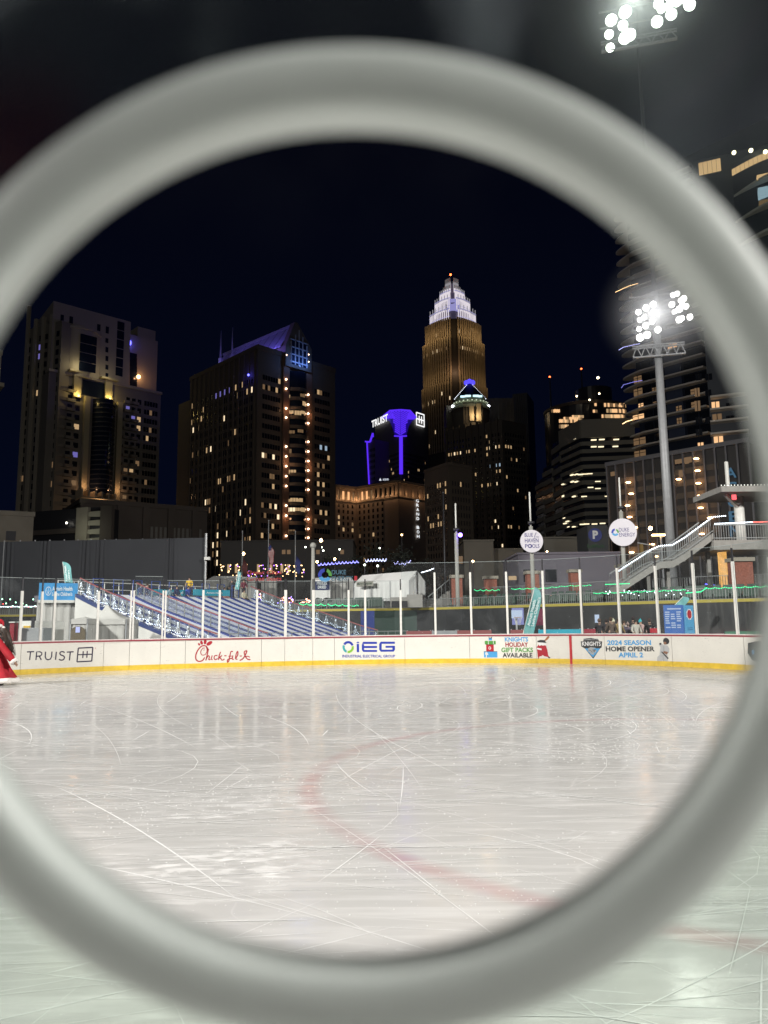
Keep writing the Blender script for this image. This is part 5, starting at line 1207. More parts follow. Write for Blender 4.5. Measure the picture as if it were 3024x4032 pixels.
# ---- trees (bare and evergreen), with lights
m_bark = mat('bark', (.05, .04, .035), .9); m_leaf = mat('dark_foliage', (.015, .02, .014), .8, var=.4, scale=1)
def tree(x, ybase, ytop, Y, wpx, lab, seed, leafy=True, lights=None, group=None):
    rn = random.Random(seed); b_ = at(x, 2400, Y); H_ = at(x, ytop, Y).z; R_ = wpx/F*Y/2
    t = thing('leafy_tree' if leafy else 'bare_tree', lab, 'tree', (b_.x, Y, 0), group); base = Vector((b_.x, Y, 0))
    tr = MB(); tr.tube(base, base+Vector((0, 0, H_*.4)), R_*.07+.1, R_*.05+.06, 8); ends = []
    def grow(p, d, L, r, k):
        q = p+d*L; tr.tube(p, q, r, r*.6, 5); ends.append(q)
        if k > 0:
            for _ in range(3): dd = (d+Vector((rn.uniform(-1, 1), rn.uniform(-1, 1), rn.uniform(-.2, .6)))*.8).normalized(); grow(q, dd, L*.68, r*.6, k-1)
    for _ in range(5):
        aa = rn.random()*6.28; grow(base+Vector((0, 0, H_*(.25+.15*rn.random()))), Vector((math.cos(aa)*.8, math.sin(aa)*.8, .7)).normalized(), R_*.5, .06+R_*.02, 3)
    tr.build('trunk', m_bark, t)
    if leafy:
        cr = MB(); cl = [(Vector((b_.x+rn.uniform(-1, 1)*R_*.75, Y+rn.uniform(-1, 1)*R_*.6, H_*(.42+.5*rn.random()))), R_*rn.uniform(.18, .38)) for _ in range(26)]
        for c_, r in cl:
            for _ in range(70):
                v = Vector((rn.gauss(0, 1), rn.gauss(0, 1), rn.gauss(0, .8))); p = c_+v*r*.5; s_ = rn.uniform(.12, .3)*max(.6, R_/6)
                u_ = Vector((rn.uniform(-1, 1), rn.uniform(-1, 1), rn.uniform(-1, 1))).normalized()*s_; w_ = u_.orthogonal().normalized()*s_*.6
                cr.add([p-u_, p+w_, p+u_, p-w_], [(0, 1, 2, 3)])
        cr.build('crown', m_leaf, t)
    if lights:
        groups = {}
        for e_ in ends:
            if rn.random() < lights[0]: groups.setdefault(rn.randrange(len(lights[1])), []).append(e_)
        for k, L in groups.items():
            mb = MB(); [mb.ball(p+Vector((0, -.1, 0)), .07, 0) for p in L[:60]]; mb.build('fairy_lights', emat('tree_light_%d' % int(lights[1][k][2]*100+lights[1][k][1]*10), lights[1][k], 9), t)['kind'] = 'stuff'
    return t
tree(1490, 2300, 2130, 100, 300, 'broad dark leafy tree with blue hedge lights, behind the marquee', 1)
tree(1330, 2300, 2160, 112, 220, 'dark leafy tree above the energy letter sign', 2)
tree(1640, 2300, 2170, 96, 150, 'dark tree left of the thin dark pole', 3)
tree(1560, 2300, 2210, 88, 90, 'small dark tree directly behind the marquee ridge', 4)
tree(1630, 2290, 2225, 80, 90, 'bare tree with pink and orange lights at the end of the marquee', 5, False, (.25, [(1, .45, .3), (.9, .5, 1)]))
tree(1005, 2290, 2200, 96, 110, 'bare tree wrapped in warm and violet lights behind the left flagpole', 6, False, (.35, [WRM, (.4, .15, 1), WRM]))
tree(880, 2290, 2215, 98, 100, 'bare tree with warm lights in front of the lit street windows', 7, False, (.3, [WRM, (.9, .3, .8)]))
tree(1120, 2290, 2205, 98, 90, 'bare tree with golden and violet lights between the two right flagpoles', 8, False, (.3, [WRM, (.3, .2, 1)]))
tree(1185, 2290, 2215, 98, 70, 'small bare tree with golden lights left of the thick grey post', 9, False, (.3, [WRM]))
tree(2205, 2330, 2190, 78, 90, 'bare tree with golden and blue lights between the round signs, behind the pale building', 10, False, (.3, [WRM, (.25, .2, 1), WRM]))
tree(2260, 2330, 2200, 76, 60, 'smaller bare tree with amber lights beside the red brick pillar', 11, False, (.3, [WRM, (.25, .2, 1)]))
tree(2745, 2330, 2190, 70, 100, 'bare tree with orange lights under the walkway', 12, False, (.28, [WRM, (.2, .15, 1), WRM]))
tree(2660, 2330, 2260, 70, 60, 'small bare tree with blue lights under the lit stairs', 13, False, (.2, [(.25, .2, 1), WHT]))
bulbs('string_lights', 'long blue icicle lights along the roof edge left of the dark trees', [at(1250, 2220, 102), at(1330, 2213, 102), at(1412, 2208, 102)], (.25, .25, 1), 4, .07, n=70, sag=.25)
bulbs('string_lights', 'pale blue icicle lights above the marquee', [at(1438, 2204, 100), at(1480, 2200, 100), at(1526, 2201, 100)], (.6, .65, 1), 3, .07, n=46, sag=.3)
bulbs('string_lights', 'short blue string lights in the dark trees right of the icicle lights', [at(1548, 2210, 98), at(1590, 2214, 98), at(1616, 2202, 98)], (.5, .5, 1), 3, .07, n=24, sag=.35)
bulbs('string_lights', 'white string lights running down from the marquee end to the glass', [at(1660, 2254, 66), at(1690, 2246, 64), at(1708, 2238, 62)], WHT, 7, .04, n=20)
bulbs('string_lights', 'blue light string under the walkway', [at(2778, 2300, 60), at(2815, 2305, 60)], (.12, .12, 1), 6, .05, n=14)
# ---- low buildings near the stadium
def simple_bld(name, lab, x0, x1, ytop, Y, D, m, wins=(), z0=0, cat='building', x1d=0, roof=True):
    a = at(x0, ytop, Y); c = at(x1, ytop, Y+x1d); zt = a.z; t = thing(name, lab, cat, ((a.x+c.x)/2, Y, 0))
    dd = Vector((c.x-a.x, x1d, 0)).normalized(); nn = Vector((dd.y, -dd.x, 0)); L = (Vector((c.x, Y+x1d, 0))-Vector((a.x, Y, 0))).length; A_ = Vector((a.x, Y, 0))
    poly = [A_, A_+dd*L, A_+dd*L-nn*D, A_-nn*D]; MB().prism([(p.x, p.y) for p in poly], z0, zt).build('wall', m, t)
    if roof: MB().prism([(p.x, p.y) for p in (A_-dd*.15+nn*.15, A_+dd*(L+.15)+nn*.15, A_+dd*(L+.15)-nn*(D+.15), A_-dd*.15-nn*(D+.15))], zt, zt+.25).build('parapet', m, t)
    for wx0, wx1, wy0, wy1, mm_, nm in wins:
        p = at(wx0, wy1, Y); q = at(wx1, wy0, Y); MB().box(p.x, q.x, Y-.06, Y+.1, p.z, q.z).build(nm, mm_, t)
    return t
m_lilac = mat('pale_render', (.20, .185, .22), .8, var=.06, scale=.3)
m_wd = mat('window_dark', (.01, .013, .02), .15); W1 = emat('window_warm', (1, .66, .34), .5); W2 = emat('window_dim', (1, .6, .3), .16); W3 = emat('window_bright', (1, .78, .5), 1.2); W4 = emat('window_cool', (.6, .8, 1), .5); W5 = emat('window_violet', (.35, .3, 1), .4)
t = simple_bld('pale_building', 'low pale building with a flat parapet behind the brick pillars', 2040, 2440, 2184, 92, 12, m_lilac, [(2062, 2110, 2242, 2292, m_wd, 'window'), (2148, 2190, 2242, 2292, m_wd, 'window'), (2003, 2033, 2268, 2284, W1, 'window')])
simple_bld('beige_building', 'small beige low-rise with a lit window behind the violet lamp pole', 1826, 1942, 2132, 120, 15, mat('beige_dark', (.15, .135, .11), .8, var=.1, scale=.3), [(1802, 1822, 2190, 2220, W2, 'window')])
simple_bld('beige_building', 'lower beige low-rise with a curved roof right of the small one', 1942, 2060, 2166, 122, 15, mat('beige_dark', ()))
simple_bld('flat_roofed_building', 'dark flat building with a wide roof edge behind the round swimming pool sign', 2140, 2420, 2120, 135, 12, mat('dark_render', (.10, .10, .09), .8))
t = simple_bld('parking_sign_wall', 'dark wall block with a large round parking P sign left of the round energy sign', 2312, 2392, 2068, 105, 6, mat('sign_wall', (.06, .065, .07), .8), roof=False)
pc = at(2344, 2106, 104.8)
q = MB(); ell_on(q, 0, 0, .95, .95, lambda x, y: Vector((pc.x+x, 104.9, pc.z+y)), n=28); q.build('sign_disc', mat('p_blue', (.02, .03, .16), .5, em=(.05, .08, .4), es=.06), t)
q = MB(); text_on(q, 'P', lambda x, y: Vector((pc.x+x, 104.85, pc.z+y)), -.35, .4, -.55, .6, bold=.05); q.build('lettering', mat('p_white', (.5, .5, .5), .5, em=(.6, .65, .7), es=.15), t)
q = MB(); text_on(q, 'SelfPark', lambda x, y: Vector((pc.x+x, 104.85, pc.z+y)), -1.2, 1.2, -1.75, -1.3); q.build('lettering', emat('p_green', (.1, .5, .15), .1), t)
simple_bld('street_building', 'dark street-level block with small lights behind the flagpoles', 870, 1390, 2135, 135, 14, mat('street_dark', (.05, .047, .045), .8), [(x, x+14, 2165, 2182, W2, 'window') for x in (1110, 1130, 1245, 1340)]+[(x, x+10, 2222, 2256, W1, 'shop_front') for x in (895, 925, 1105, 1130, 1012, 1062)])
bulbs('string_lights', 'warm and violet lights on the street trees behind the red letter sign', [at(860+rnd.random()*340, 2222+rnd.random()*50, 94) for _ in range(70)], WRM, 5, .075, cable=False)
bulbs('string_lights', 'violet lights scattered among the street trees', [at(880+rnd.random()*320, 2222+rnd.random()*50, 94) for _ in range(24)], (.4, .15, 1), 5, .075, cable=False)
# ================================================================== SKYLINE
Z3 = Vector((0, 0, 1))
def pray(px, p0, n):
    d = ray(*px); t = (p0-O).dot(n)/d.dot(n); return O+d*t
class Face:
    """vertical plane through ground points A (left) and B (right), seen from the camera"""
    def __init__(s, A, B):
        s.A = Vector((A[0], A[1], 0)); s.B = Vector((B[0], B[1], 0)); d = s.B-s.A; s.L = d.length; s.d = d.normalized(); s.n = Vector((s.d.y, -s.d.x, 0))
    def hit(s, px, off=0):
        p = pray(px, s.A+s.n*off, s.n); return (p-s.A).dot(s.d), p.z
    def P(s, u, z, off=0): return s.A+s.d*u+s.n*off+Z3*z
    def box(s, u0, u1, z0, z1, o0, o1, mb=None):
        mb = mb or MB(); return mb.hexa([s.P(u0, z0, o1), s.P(u1, z0, o1), s.P(u1, z0, o0), s.P(u0, z0, o0), s.P(u0, z1, o1), s.P(u1, z1, o1), s.P(u1, z1, o0), s.P(u0, z1, o0)])
    def pbox(s, x0, x1, y0, y1, o0, o1, mb=None):   # image rectangle (top y0)
        a = s.hit((x0, y1), o1); b_ = s.hit((x1, y0), o1); return s.box(min(a[0], b_[0]), max(a[0], b_[0]), min(a[1], b_[1]), max(a[1], b_[1]), o0, o1, mb)
COUNT = {}
def windows(t, f, u0, u1, z0, z1, nu, nv, wf, hf, lit=(), prob=0, seed=0, mats=None, dark=None, proud=.06, probm=None, off=0, maxlit=95, darkname='window'):
    """dark windows: one 'stuff' part; lit ones: parts of their own"""
    rn = random.Random(seed); mats = mats or [W1, W2, W1, W2, W3]; du = (u1-u0)/nu; dz = (z1-z0)/nv; litset = {}
    for it in lit:
        px = it[:2]; mm_ = it[2] if len(it) > 2 else None
        u, z = f.hit(px, off); i = int((u-u0)/du); j = int((z-z0)/dz)
        if 0 <= i < nu and 0 <= j < nv: litset[(i, j)] = mm_ or rn.choice(mats)
    if prob:
        for j in range(nv):
            run = rn.random() < .35
            for i in range(nu):
                if rn.random() < prob*(2.5 if run else .5) and (i, j) not in litset: litset[(i, j)] = rn.choice(probm or mats)
    dk = MB(); ex = {}
    for j in range(nv):
        for i in range(nu):
            a, b_ = u0+du*(i+.5-wf/2), u0+du*(i+.5+wf/2); c, d = z0+dz*(j+.5-hf/2), z0+dz*(j+.5+hf/2)
            if (i, j) in litset:
                k = COUNT.get(t.name, 0)
                if k < maxlit: f.box(a, b_, c, d, -.1+off, proud+off).build('lit_window', litset[(i, j)], t); COUNT[t.name] = k+1
                else: f.box(a, b_, c, d, -.1+off, proud+off, ex.setdefault(litset[(i, j)].name, MB()))
            else: f.box(a, b_, c, d, -.1+off, proud*.6+off, dk)
    if dk.v: dk.build('window', dark or m_wd, t)['kind'] = 'stuff'
    for nm, mb in ex.items(): mb.build('lit_window', bpy.data.materials[nm], t)['kind'] = 'stuff'
def tower(name, lab, pts, Y, m, cat='skyscraper', z0=0, H=None, depth=None):
    """pts = image roof corners left, (near corner), right; Y = distance of pts[k]"""
    k = 1 if len(pts) == 3 else 0
    p = at(*pts[k], Y); H = p.z; Q = [onz(*q, H) for q in pts]; Q[k] = p
    t = thing(name, lab, cat, (p.x, p.y, 0))
    if len(pts) == 3: back = Q[0]+Q[2]-Q[1]; poly = [Q[0], Q[1], Q[2], back]
    else: d = (Q[1]-Q[0]).normalized(); n = Vector((-d.y, d.x, 0)); D = depth or 20; poly = [Q[0], Q[1], Q[1]+n*D, Q[0]+n*D]
    MB().prism([(q.x, q.y) for q in poly], z0, H).build('wall', m, t)
    faces = [Face(a, b_) for a, b_ in zip(Q, Q[1:])]
    return t, H, Q, faces
# ---- 1: tall beige residential tower at left
m_t1 = mat('tower_beige', (.40, .36, .28), .85, var=.06, scale=.05)
m_t1d = mat('tower_glass_dark', (.012, .018, .035), .12)
m_t1b = mat('tower_lower', (.22, .20, .165), .85, var=.08, scale=.08)
A_ = cA
t, H, Q, (fl_, fr_) = tower('residential_tower', 'tall beige residential tower with lit piers and a curved bay, leftmost', [(122, 1300), A_(425, 170), A_(1037, 337)], 270, m_t1)
g = fr_
u_end = g.L
# left side mass is lower: an additional block left
def pz(f, x, y, off=0): return f.hit((x, y), off)
# right wing
w0 = g.hit(A_(1037, 500)); w1 = g.hit(A_(1278, 470)); zc = g.hit(A_(1140, 440))[1]
wf_ = Face(g.P(w0[0], 0), g.P(g.hit(A_(1278, 470))[0]*1.0, 0))
g.box(w0[0]-2, w1[0], 0, g.hit(A_(1278, 475))[1], -22, -3).build('wing', m_t1, t)
g.box(g.hit(A_(1125, 440))[0], w1[0]-.6, g.hit(A_(1278, 475))[1], g.hit(A_(1278, 475))[1]+4.5, -20, -4).build('wing', m_t1, t)
# base mass projecting below the ledge at y~745..860
zl = g.hit(A_(470, 745), 2)[1]
g.box(-1, g.hit(A_(1275, 890), 2)[0], 0, zl, -20, 2).build('lower_block', m_t1b, t)
g.box(-1.3, g.hit(A_(1275, 890), 2)[0]+.3, zl, zl+1, -1, 2.6).build('cornice', m_t1, t)
# curved bay at top
u0 = g.hit(A_(500, 600), 3)[0]; u1 = g.hit(A_(828, 600), 3)[0]; zb1 = g.hit(A_(650, 390), 4)[1]
def bay(u0, u1, z0, z1, bulge, name, m, base=-.5, n=16):
    poly = [(u0+(u1-u0)*i/n, bulge*math.sin(math.pi*i/n)) for i in range(n+1)]; pl = [g.P(u, 0, base+o) for u, o in poly]
    mb = MB(); mb.prism([(p.x, p.y) for p in pl]+[(g.P(u1, 0, base-1).x, g.P(u1, 0, base-1).y), (g.P(u0, 0, base-1).x, g.P(u0, 0, base-1).y)], z0, z1); return mb.build(name, m, t, False)
bay(u0, u1, zl, zb1, 4.5, 'curved_bay', m_t1)
bay(u0-.6, u1+.6, zb1, zb1+1.0, 5.2, 'bay_cornice', m_t1)
um = u0+(u1-u0)*.36; un = u0+(u1-u0)*.76
def strip_win(ua, ub, z0, z1, o, name='glazing', nv=None, m=None):
    mb = MB(); nv = nv or max(1, int((z1-z0)/3.4))
    for k in range(nv): g.box(ua, ub, z0+(z1-z0)*k/nv+.25, z0+(z1-z0)*(k+1)/nv-.1, o-.3, o, mb)
    mb.build(name, m or m_t1d, t)
strip_win(um, un, zl+2, zb1-2, 4.3)
for xa, xb, ya, yb in ((462, 500, 375, 735), (912, 968, 330, 800)):
    a = g.hit(A_(xa, yb)); b_ = g.hit(A_(xb, yb)); strip_win(a[0], b_[0], g.hit(A_((xa+xb)/2, yb))[1]+1.5, g.hit(A_((xa+xb)/2, ya))[1], .12)
for xa, xb, ya, yb in ((478, 506, 284, 330), (548, 578, 298, 345), (768, 796, 360, 405), (836, 862, 378, 425), (834, 858, 470, 500), (834, 858, 540, 575), (834, 858, 610, 645), (834, 858, 680, 712), (834, 858, 745, 775)):
    a = g.hit(A_(xa, yb)); b_ = g.hit(A_(xb, ya)); g.box(a[0], b_[0], a[1], b_[1], -.1, .1).build('window', m_t1d, t)
for k in range(8):
    a = g.hit(A_(1028, 590+k*34), -3); g.box(a[0], a[0]+3, a[1]-1.5, a[1]+.6, -3.1, -2.88).build('window', m_t1d, t)
# lit piers
L_up = mat('pier_stone', (.42, .37, .24), .8)
def pier(xa, xb, ya, yb, o, name='pier', oo=0):
    a = g.hit(A_(xa, yb), o); b_ = g.hit(A_(xb, ya), o); g.box(a[0], b_[0], a[1], b_[1], 1.9, o).build(name, L_up, t); return (a[0]+b_[0])/2, a[1], b_[1]
for xa, xb, ya, yb in ((582, 650, 745, 925), (832, 895, 802, 952)):
    uc, z0, z1 = pier(xa, xb, ya, yb, 3.2)
    g.box(uc-3.4, uc+3.4, z1, z1+.7, 1.9, 4).build('pier_cap', L_up, t)
    p = g.P(uc, z0+1.0, 4.6); point('uplight', p, 420, (1, .72, .22), .3); MB().ball(g.P(uc, z0+.2, 4.4), .35, 1).build('uplight_fixture', emat('uplight_amber', (1, .75, .3), 5), t)
    p = g.P(uc-2, z1+2.2, 5.8); point('uplight', p, 330, (1, .85, .5), .3)
# lower bay: two tall piers + curved glazing
for xa, xb, ya, yb in ((640, 718, 930, 1740), (905, 975, 975, 1770)):
    uc, z0, z1 = pier(xa, xb, ya, yb, 3.4, 'tall_pier'); point('uplight', g.P(uc, z0+5, 5.6), 220, (1, .55, .28), .3)
a = g.hit(A_(722, 1700), 4); b_ = g.hit(A_(905, 1700), 4); zt = g.hit(A_(800, 945), 4)[1]; zb = g.hit(A_(800, 1700), 4)[1]
bay(a[0], b_[0], zb, zt, 4, 'glazed_bay', m_t1d, base=2)
mb = MB()
for k in range(20):
    z = zb+(zt-zb)*k/20; pl = [(a[0]+(b_[0]-a[0])*i/10, 4.12*math.sin(math.pi*i/10)+2) for i in range(11)]
    for (ua, oa), (ub, ob) in zip(pl, pl[1:]): mb.beam(g.P(ua, z, oa), g.P(ub, z, ob), .35)
mb.build('mullion', mat('mullion_dark', (.05, .055, .07), .5), t)
# mid glazing between the two lit piers, canopy at the foot
a = g.hit(A_(652, 930), 2.2); b_ = g.hit(A_(826, 930), 2.2); g.box(a[0], b_[0], g.hit(A_(740, 930), 2.2)[1], zl-.5, 1.9, 2.4).build('glazing', m_t1d, t)
cz = g.hit(A_(760, 1750), 5)[1]; a = g.hit(A_(618, 1745), 5); b_ = g.hit(A_(905, 1750), 5)
mb = MB(); g.box(a[0], b_[0], cz, cz+.4, 2, 9, mb)
for k in range(6): g.box(a[0]+(b_[0]-a[0])*k/5.5, a[0]+(b_[0]-a[0])*k/5.5+.5, cz+.4, cz+3.2-k*.1, 2, 8, mb)
mb.build('canopy', mat('canopy_cream', (.5, .42, .3), .7), t); point('canopy_light', g.P((a[0]+b_[0])/2, cz-2.2, 8), 500, (1, .6, .3), .3)
# window columns with balconies
for k, (xa, xb, nu) in enumerate(((440, 630, 3), (978, 1115, 3), (1130, 1240, 5))):
    ua = g.hit(A_(xa, 1300), 2)[0]; ub = g.hit(A_(xb, 1300), 2)[0]
    lit = [A_(610, 1135), A_(632, 1195), (*A_(600, 1365), W5), A_(600, 1590), (*A_(1025, 1000), W5), (*A_(1072, 1070), W5), A_(1085, 1185), A_(1065, 1465), A_(1030, 1525), A_(960, 1495), A_(1185, 1065), (*A_(1185, 1160), W4), A_(1188, 1215), A_(1175, 1280), A_(1155, 1635), (*A_(1190, 910), W5)]
    lit = [(*p[:2], p[2]) if len(p) > 2 else p for p in lit]
    windows(t, g, ua, ub, 20, zl-3, nu, int((zl-23)/3.4), (.62 if nu == 3 else .82), .55, lit, .02, 3+k, off=2, mats=[W1, W2])
    mb = MB(); nv = int((zl-23)/3.4)
    if nu == 3:
        for j in range(0, nv): 
            for i in range(nu-1): um_ = ua+(ub-ua)*(i+.5)/nu; g.box(um_-1.8, um_+1.8, 20+(zl-23)*j/nv+.1, 20+(zl-23)*j/nv+1.2, 2, 3.2, mb)
        mb.build('balcony', m_t1b, t)['kind'] = 'stuff'
# left flank: lower stepped block
g2 = Face((onz(75, 1700, 40).x, onz(75, 1700, 40).y), (Q[1].x, Q[1].y))
g2 = fl_
zf = fl_.hit(A_(300, 380))[1]
fb = Face(at(70, 1900, 278), at(214, 1900, 269))
zs = fb.hit(A_(380, 355))[1]
fb.box(0, fb.L-.2, 0, zs, -14, 0).build('side_wing', m_t1b, t)
windows(t, fb, .5, fb.L-.5, 22, zs-3, 6, int((zs-25)/3.4), .5, .6, [(*A_(290, 560), W5), (*A_(335, 560), W5), (*A_(290, 590), W5), (*A_(330, 600), W5), A_(312, 925), A_(268, 955), A_(375, 1328)], .015, 8, mats=[W1, W2])
for k in range(4): a = fb.L*(.04+.22*k); fb.box(a, a+1.3, 0, zs+(3 if k else 9), 0, .9).build('fin', m_t1, t)
# blue lamp & amber lamps
for p_, mm_, r in ((cA(1042, 485), emat('blue_lamp', (.1, .1, 1), 6), 1.3), (cA(1125, 757), emat('amber_lamp', (1, .5, .2), 8), .8), (cA(468, 685), emat('amber_lamp', (1, .5, .2), 8), .6), (cA(377, 1330), emat('amber_lamp', (1, .5, .2), 8), .5)):
    u, z = g.hit(p_, 1); MB().ball(g.P(u, z, 1 if p_[0] < 500 else -2), r, 1).build('lamp', mm_, t)
point('wall_lamp', g.P(g.hit(cA(1125, 757), 0)[0], g.hit(cA(1125, 757))[1], .5), 250, (1, .5, .25), .3)
# ---- far-left sliver
t, H, Q, f = tower('stone_building', 'edge of a beige stone building at the far left border', [(-140, 1372), (6, 1398)], 180, m_t1, depth=4)
f[0].box(0, f[0].L+.9, H*.88, H*.88+1, -4, .8).build('cornice', m_t1, t); windows(t, f[0], 1, f[0].L-2, 10, H-3, 4, 16, .4, .6, (), 0, 1)
f[0].box(-.2, f[0].L+.2, H+.003, H+1.2, -4, .2).build('parapet', m_t1, t)
# ---- low beige block at lower left and parking deck
t, H, Q, f = tower('low_block', 'low beige block with one dark opening above the black backdrop, far left', [(-140, 2022), A_(268, 1880)], 125, m_beige, 'building', depth=14)
f[0].pbox(*[A_(45, 0)[0], A_(128, 0)[0]], A_(0, 1995)[1], A_(0, 2065)[1], -.1, .1).build('opening', m_dark, t); f[0].box(-.2, f[0].L+.2, H+.003, H+.8, -14, .2).build('parapet', m_beige, t)
m_deck = mat('deck_brick', (.085, .07, .06), .85, var=.15, scale=.1); m_lit_conc = mat('deck_concrete', (.30, .28, .23), .8)
t, H, Q, f = tower('parking_deck', 'long low dark parking deck with a lit ramp opening under the residential tower', [A_(640, 1770), A_(1640, 1840)], 165, m_deck, 'parking deck', depth=30)
f = f[0]
windows(t, f, 15, f.L-1, H*.25, H-2.5, 12, 3, .55, .42, (), 0, 5, dark=mat('deck_window', (.13, .125, .11), .5))
f.box(-.3, f.L+.3, H+.003, H+1, -30, .3).build('parapet', m_deck, t)
for k in range(4): u = f.L*(.27+.2*k); f.box(u, u+1.4, 0, H, 0, .5).build('pilaster', m_deck, t)
t, H, Q, f = tower('parking_ramp', 'parking ramp block with slanted lit concrete levels left of the long deck', [A_(270, 1840), A_(812, 1800)], 170, m_dark, 'parking deck', depth=22)
f = f[0]
for k in range(4):
    a = f.hit(A_(665, 1860+k*70), .5); b_ = f.hit(A_(812, 1835+k*70), .5); mb = MB()
    mb.hexa([f.P(a[0], a[1]-.5, .6), f.P(b_[0], b_[1]-1.2, .6), f.P(b_[0], b_[1]-1.2, .1), f.P(a[0], a[1]-.5, .1), f.P(a[0], a[1]+.4, .6), f.P(b_[0], b_[1]+.1, .6), f.P(b_[0], b_[1]+.1, .1), f.P(a[0], a[1]+.4, .1)]); mb.build('ramp_level', m_lit_conc, t)
u0 = f.hit(A_(625, 1900))[0]; f.box(u0, u0+3, 0, H, 0, .9).build('column', m_beige, t); u0 = f.hit(A_(815, 1900))[0]; f.box(u0, u0+3, 0, H, 0, .9).build('column', m_deck, t)
for k in range(4): f.box(0, f.hit(A_(620, 1900))[0], H*(.2+.2*k), H*(.2+.2*k)+1.1, 0, .4).build('deck_level', m_deck, t)
point('ramp_light', f.P(f.hit(A_(740, 1950))[0], H*.8, 5), 260, (.9, .95, .75), .5)
u, z = f.hit(A_(522, 1928), 1); MB().ball(f.P(u, z, .8), .2, 1).build('lamp', emat('lamp_white', (1, .95, .8), 12), t)
# ---- 2: office tower with the pointed glass gable
B_ = cB
m_t2 = mat('granite_brown', (.14, .115, .09), .7, var=.1, scale=.06)
t, H, Q, (fl, fr) = tower('office_tower', 'dark granite office tower with a pointed blue-lit gable, twin spires and warm sconces', [B_(300, 605), B_(835, 350), B_(1447, 537)], 230, m_t2)
fb = Face(at(*B_(150, 1650), 262), fl.P(fl.L*.12, 0)); # lower shoulder at left
Hs = fb.hit(B_(215, 830))[1]
lo = onz(*B_(205, 835), Hs)
mb = MB(); pl = [fl.A-fl.d*8, fl.A+fl.d*2, fl.A+fl.d*2-fl.n*25, fl.A-fl.d*8-fl.n*25]
MB().prism([(p.x, p.y) for p in pl], 0, fl.hit(B_(235, 780))[1]).build('shoulder', m_t2, t)
litL = [(x, y) for x, y in [B_(*q) for q in [(318, 748), (338, 742), (358, 735), (378, 728), (412, 715), (432, 708), (455, 698), (482, 690), (225, 855), (250, 850), (290, 830), (318, 820), (342, 810), (410, 855), (577, 880), (310, 965), (318, 965), (345, 955), (375, 945), (385, 935), (650, 1000), (680, 998), (605, 1090), (632, 1085), (320, 1175), (342, 1168), (370, 1158), (430, 1145), (465, 1135), (565, 1480), (285, 1395), (305, 1390), (240, 1410), (610, 1400), (640, 1390), (540, 1415), (520, 1420), (590, 1405), (720, 590), (720, 600), (760, 650), (795, 640), (655, 680), (685, 680), (420, 1590), (435, 1585), (460, 1580), (590, 1640), (630, 1625), (705, 1610), (740, 1600), (775, 1600), (630, 1700), (665, 1695), (740, 1680), (775, 1675), (520, 1720), (590, 1795), (500, 1650), (495, 1640), (425, 1655), (455, 1655), (515, 1800), (725, 1840), (750, 1835), (780, 1832), (485, 1890), (520, 1885), (550, 1880), (660, 1945), (735, 1925), (775, 1920), (485, 1960), (515, 1955), (560, 1950), (490, 2040), (520, 2035), (550, 2030)]]]
vio = [(*B_(*q), W5) for q in [(505, 750), (545, 730), (575, 715), (605, 700), (640, 690), (752, 560), (770, 560)]]
windows(t, fl, 1, fl.L-1, 8, H-8, 30, 24, .48, .62, litL+vio, .012, 2, mats=[W1, W1, W3, W2])
# right face: left column of wide windows, central curved bay, right column
ua0, ua1 = fr.hit(B_(865, 1200))[0], fr.hit(B_(1010, 1200))[0]
ub0, ub1 = fr.hit(B_(1085, 1200))[0], fr.hit(B_(1222, 1200))[0]
uc0, uc1 = fr.hit(B_(1282, 1200))[0], fr.hit(B_(1405, 1200))[0]
nv = 23; zz0, zz1 = 8, H-7
windows(t, fr, ua0, ua1, zz0, zz1, 7, nv, .8, .5, [B_(*q) for q in [(1000, 600), (890, 670), (930, 680), (990, 690), (870, 1205), (900, 1205), (950, 1215), (930, 1360), (960, 1365), (960, 1445), (880, 1605), (930, 1600), (980, 1610), (990, 1700), (890, 1690), (960, 1780), (870, 1840), (940, 1840)]], 0, 3, mats=[W1, W3, W2])
windows(t, fr, uc0, uc1, zz0, zz1, 6, nv, .8, .5, [B_(*q) for q in [(1315, 683), (1340, 690), (1405, 1225), (1310, 1275), (1350, 1285), (1310, 1330), (1310, 1415), (1350, 1420), (1315, 1495), (1345, 1500), (1310, 1570), (1340, 1660), (1370, 1670), (1300, 1730), (1370, 1730)]]+[(*B_(1340, 1100), W4), (*B_(1380, 1105), W4)], 0, 4, mats=[W1, W2])
n = 12; zt = fr.hit(B_(1150, 520), 2)[1]
pl = [fr.P(ub0+(ub1-ub0)*i/n, 0, 2.2*math.sin(math.pi*i/n)) for i in range(n+1)]
MB().prism([(p.x, p.y) for p in pl]+[((pl[-1]-fr.n).x, (pl[-1]-fr.n).y), ((pl[0]-fr.n).x, (pl[0]-fr.n).y)], 5, zt).build('curved_bay', m_t1d, t)
for k in range(nv):
    z = zz0+(zz1-zz0)*k/nv; mb = MB()
    for p, q in zip(pl, pl[1:]): mb.beam(p+fr.n*.1+Z3*z, q+fr.n*.1+Z3*z, .5, 1.1)
    mb.build('bay_spandrel', m_t2, t)
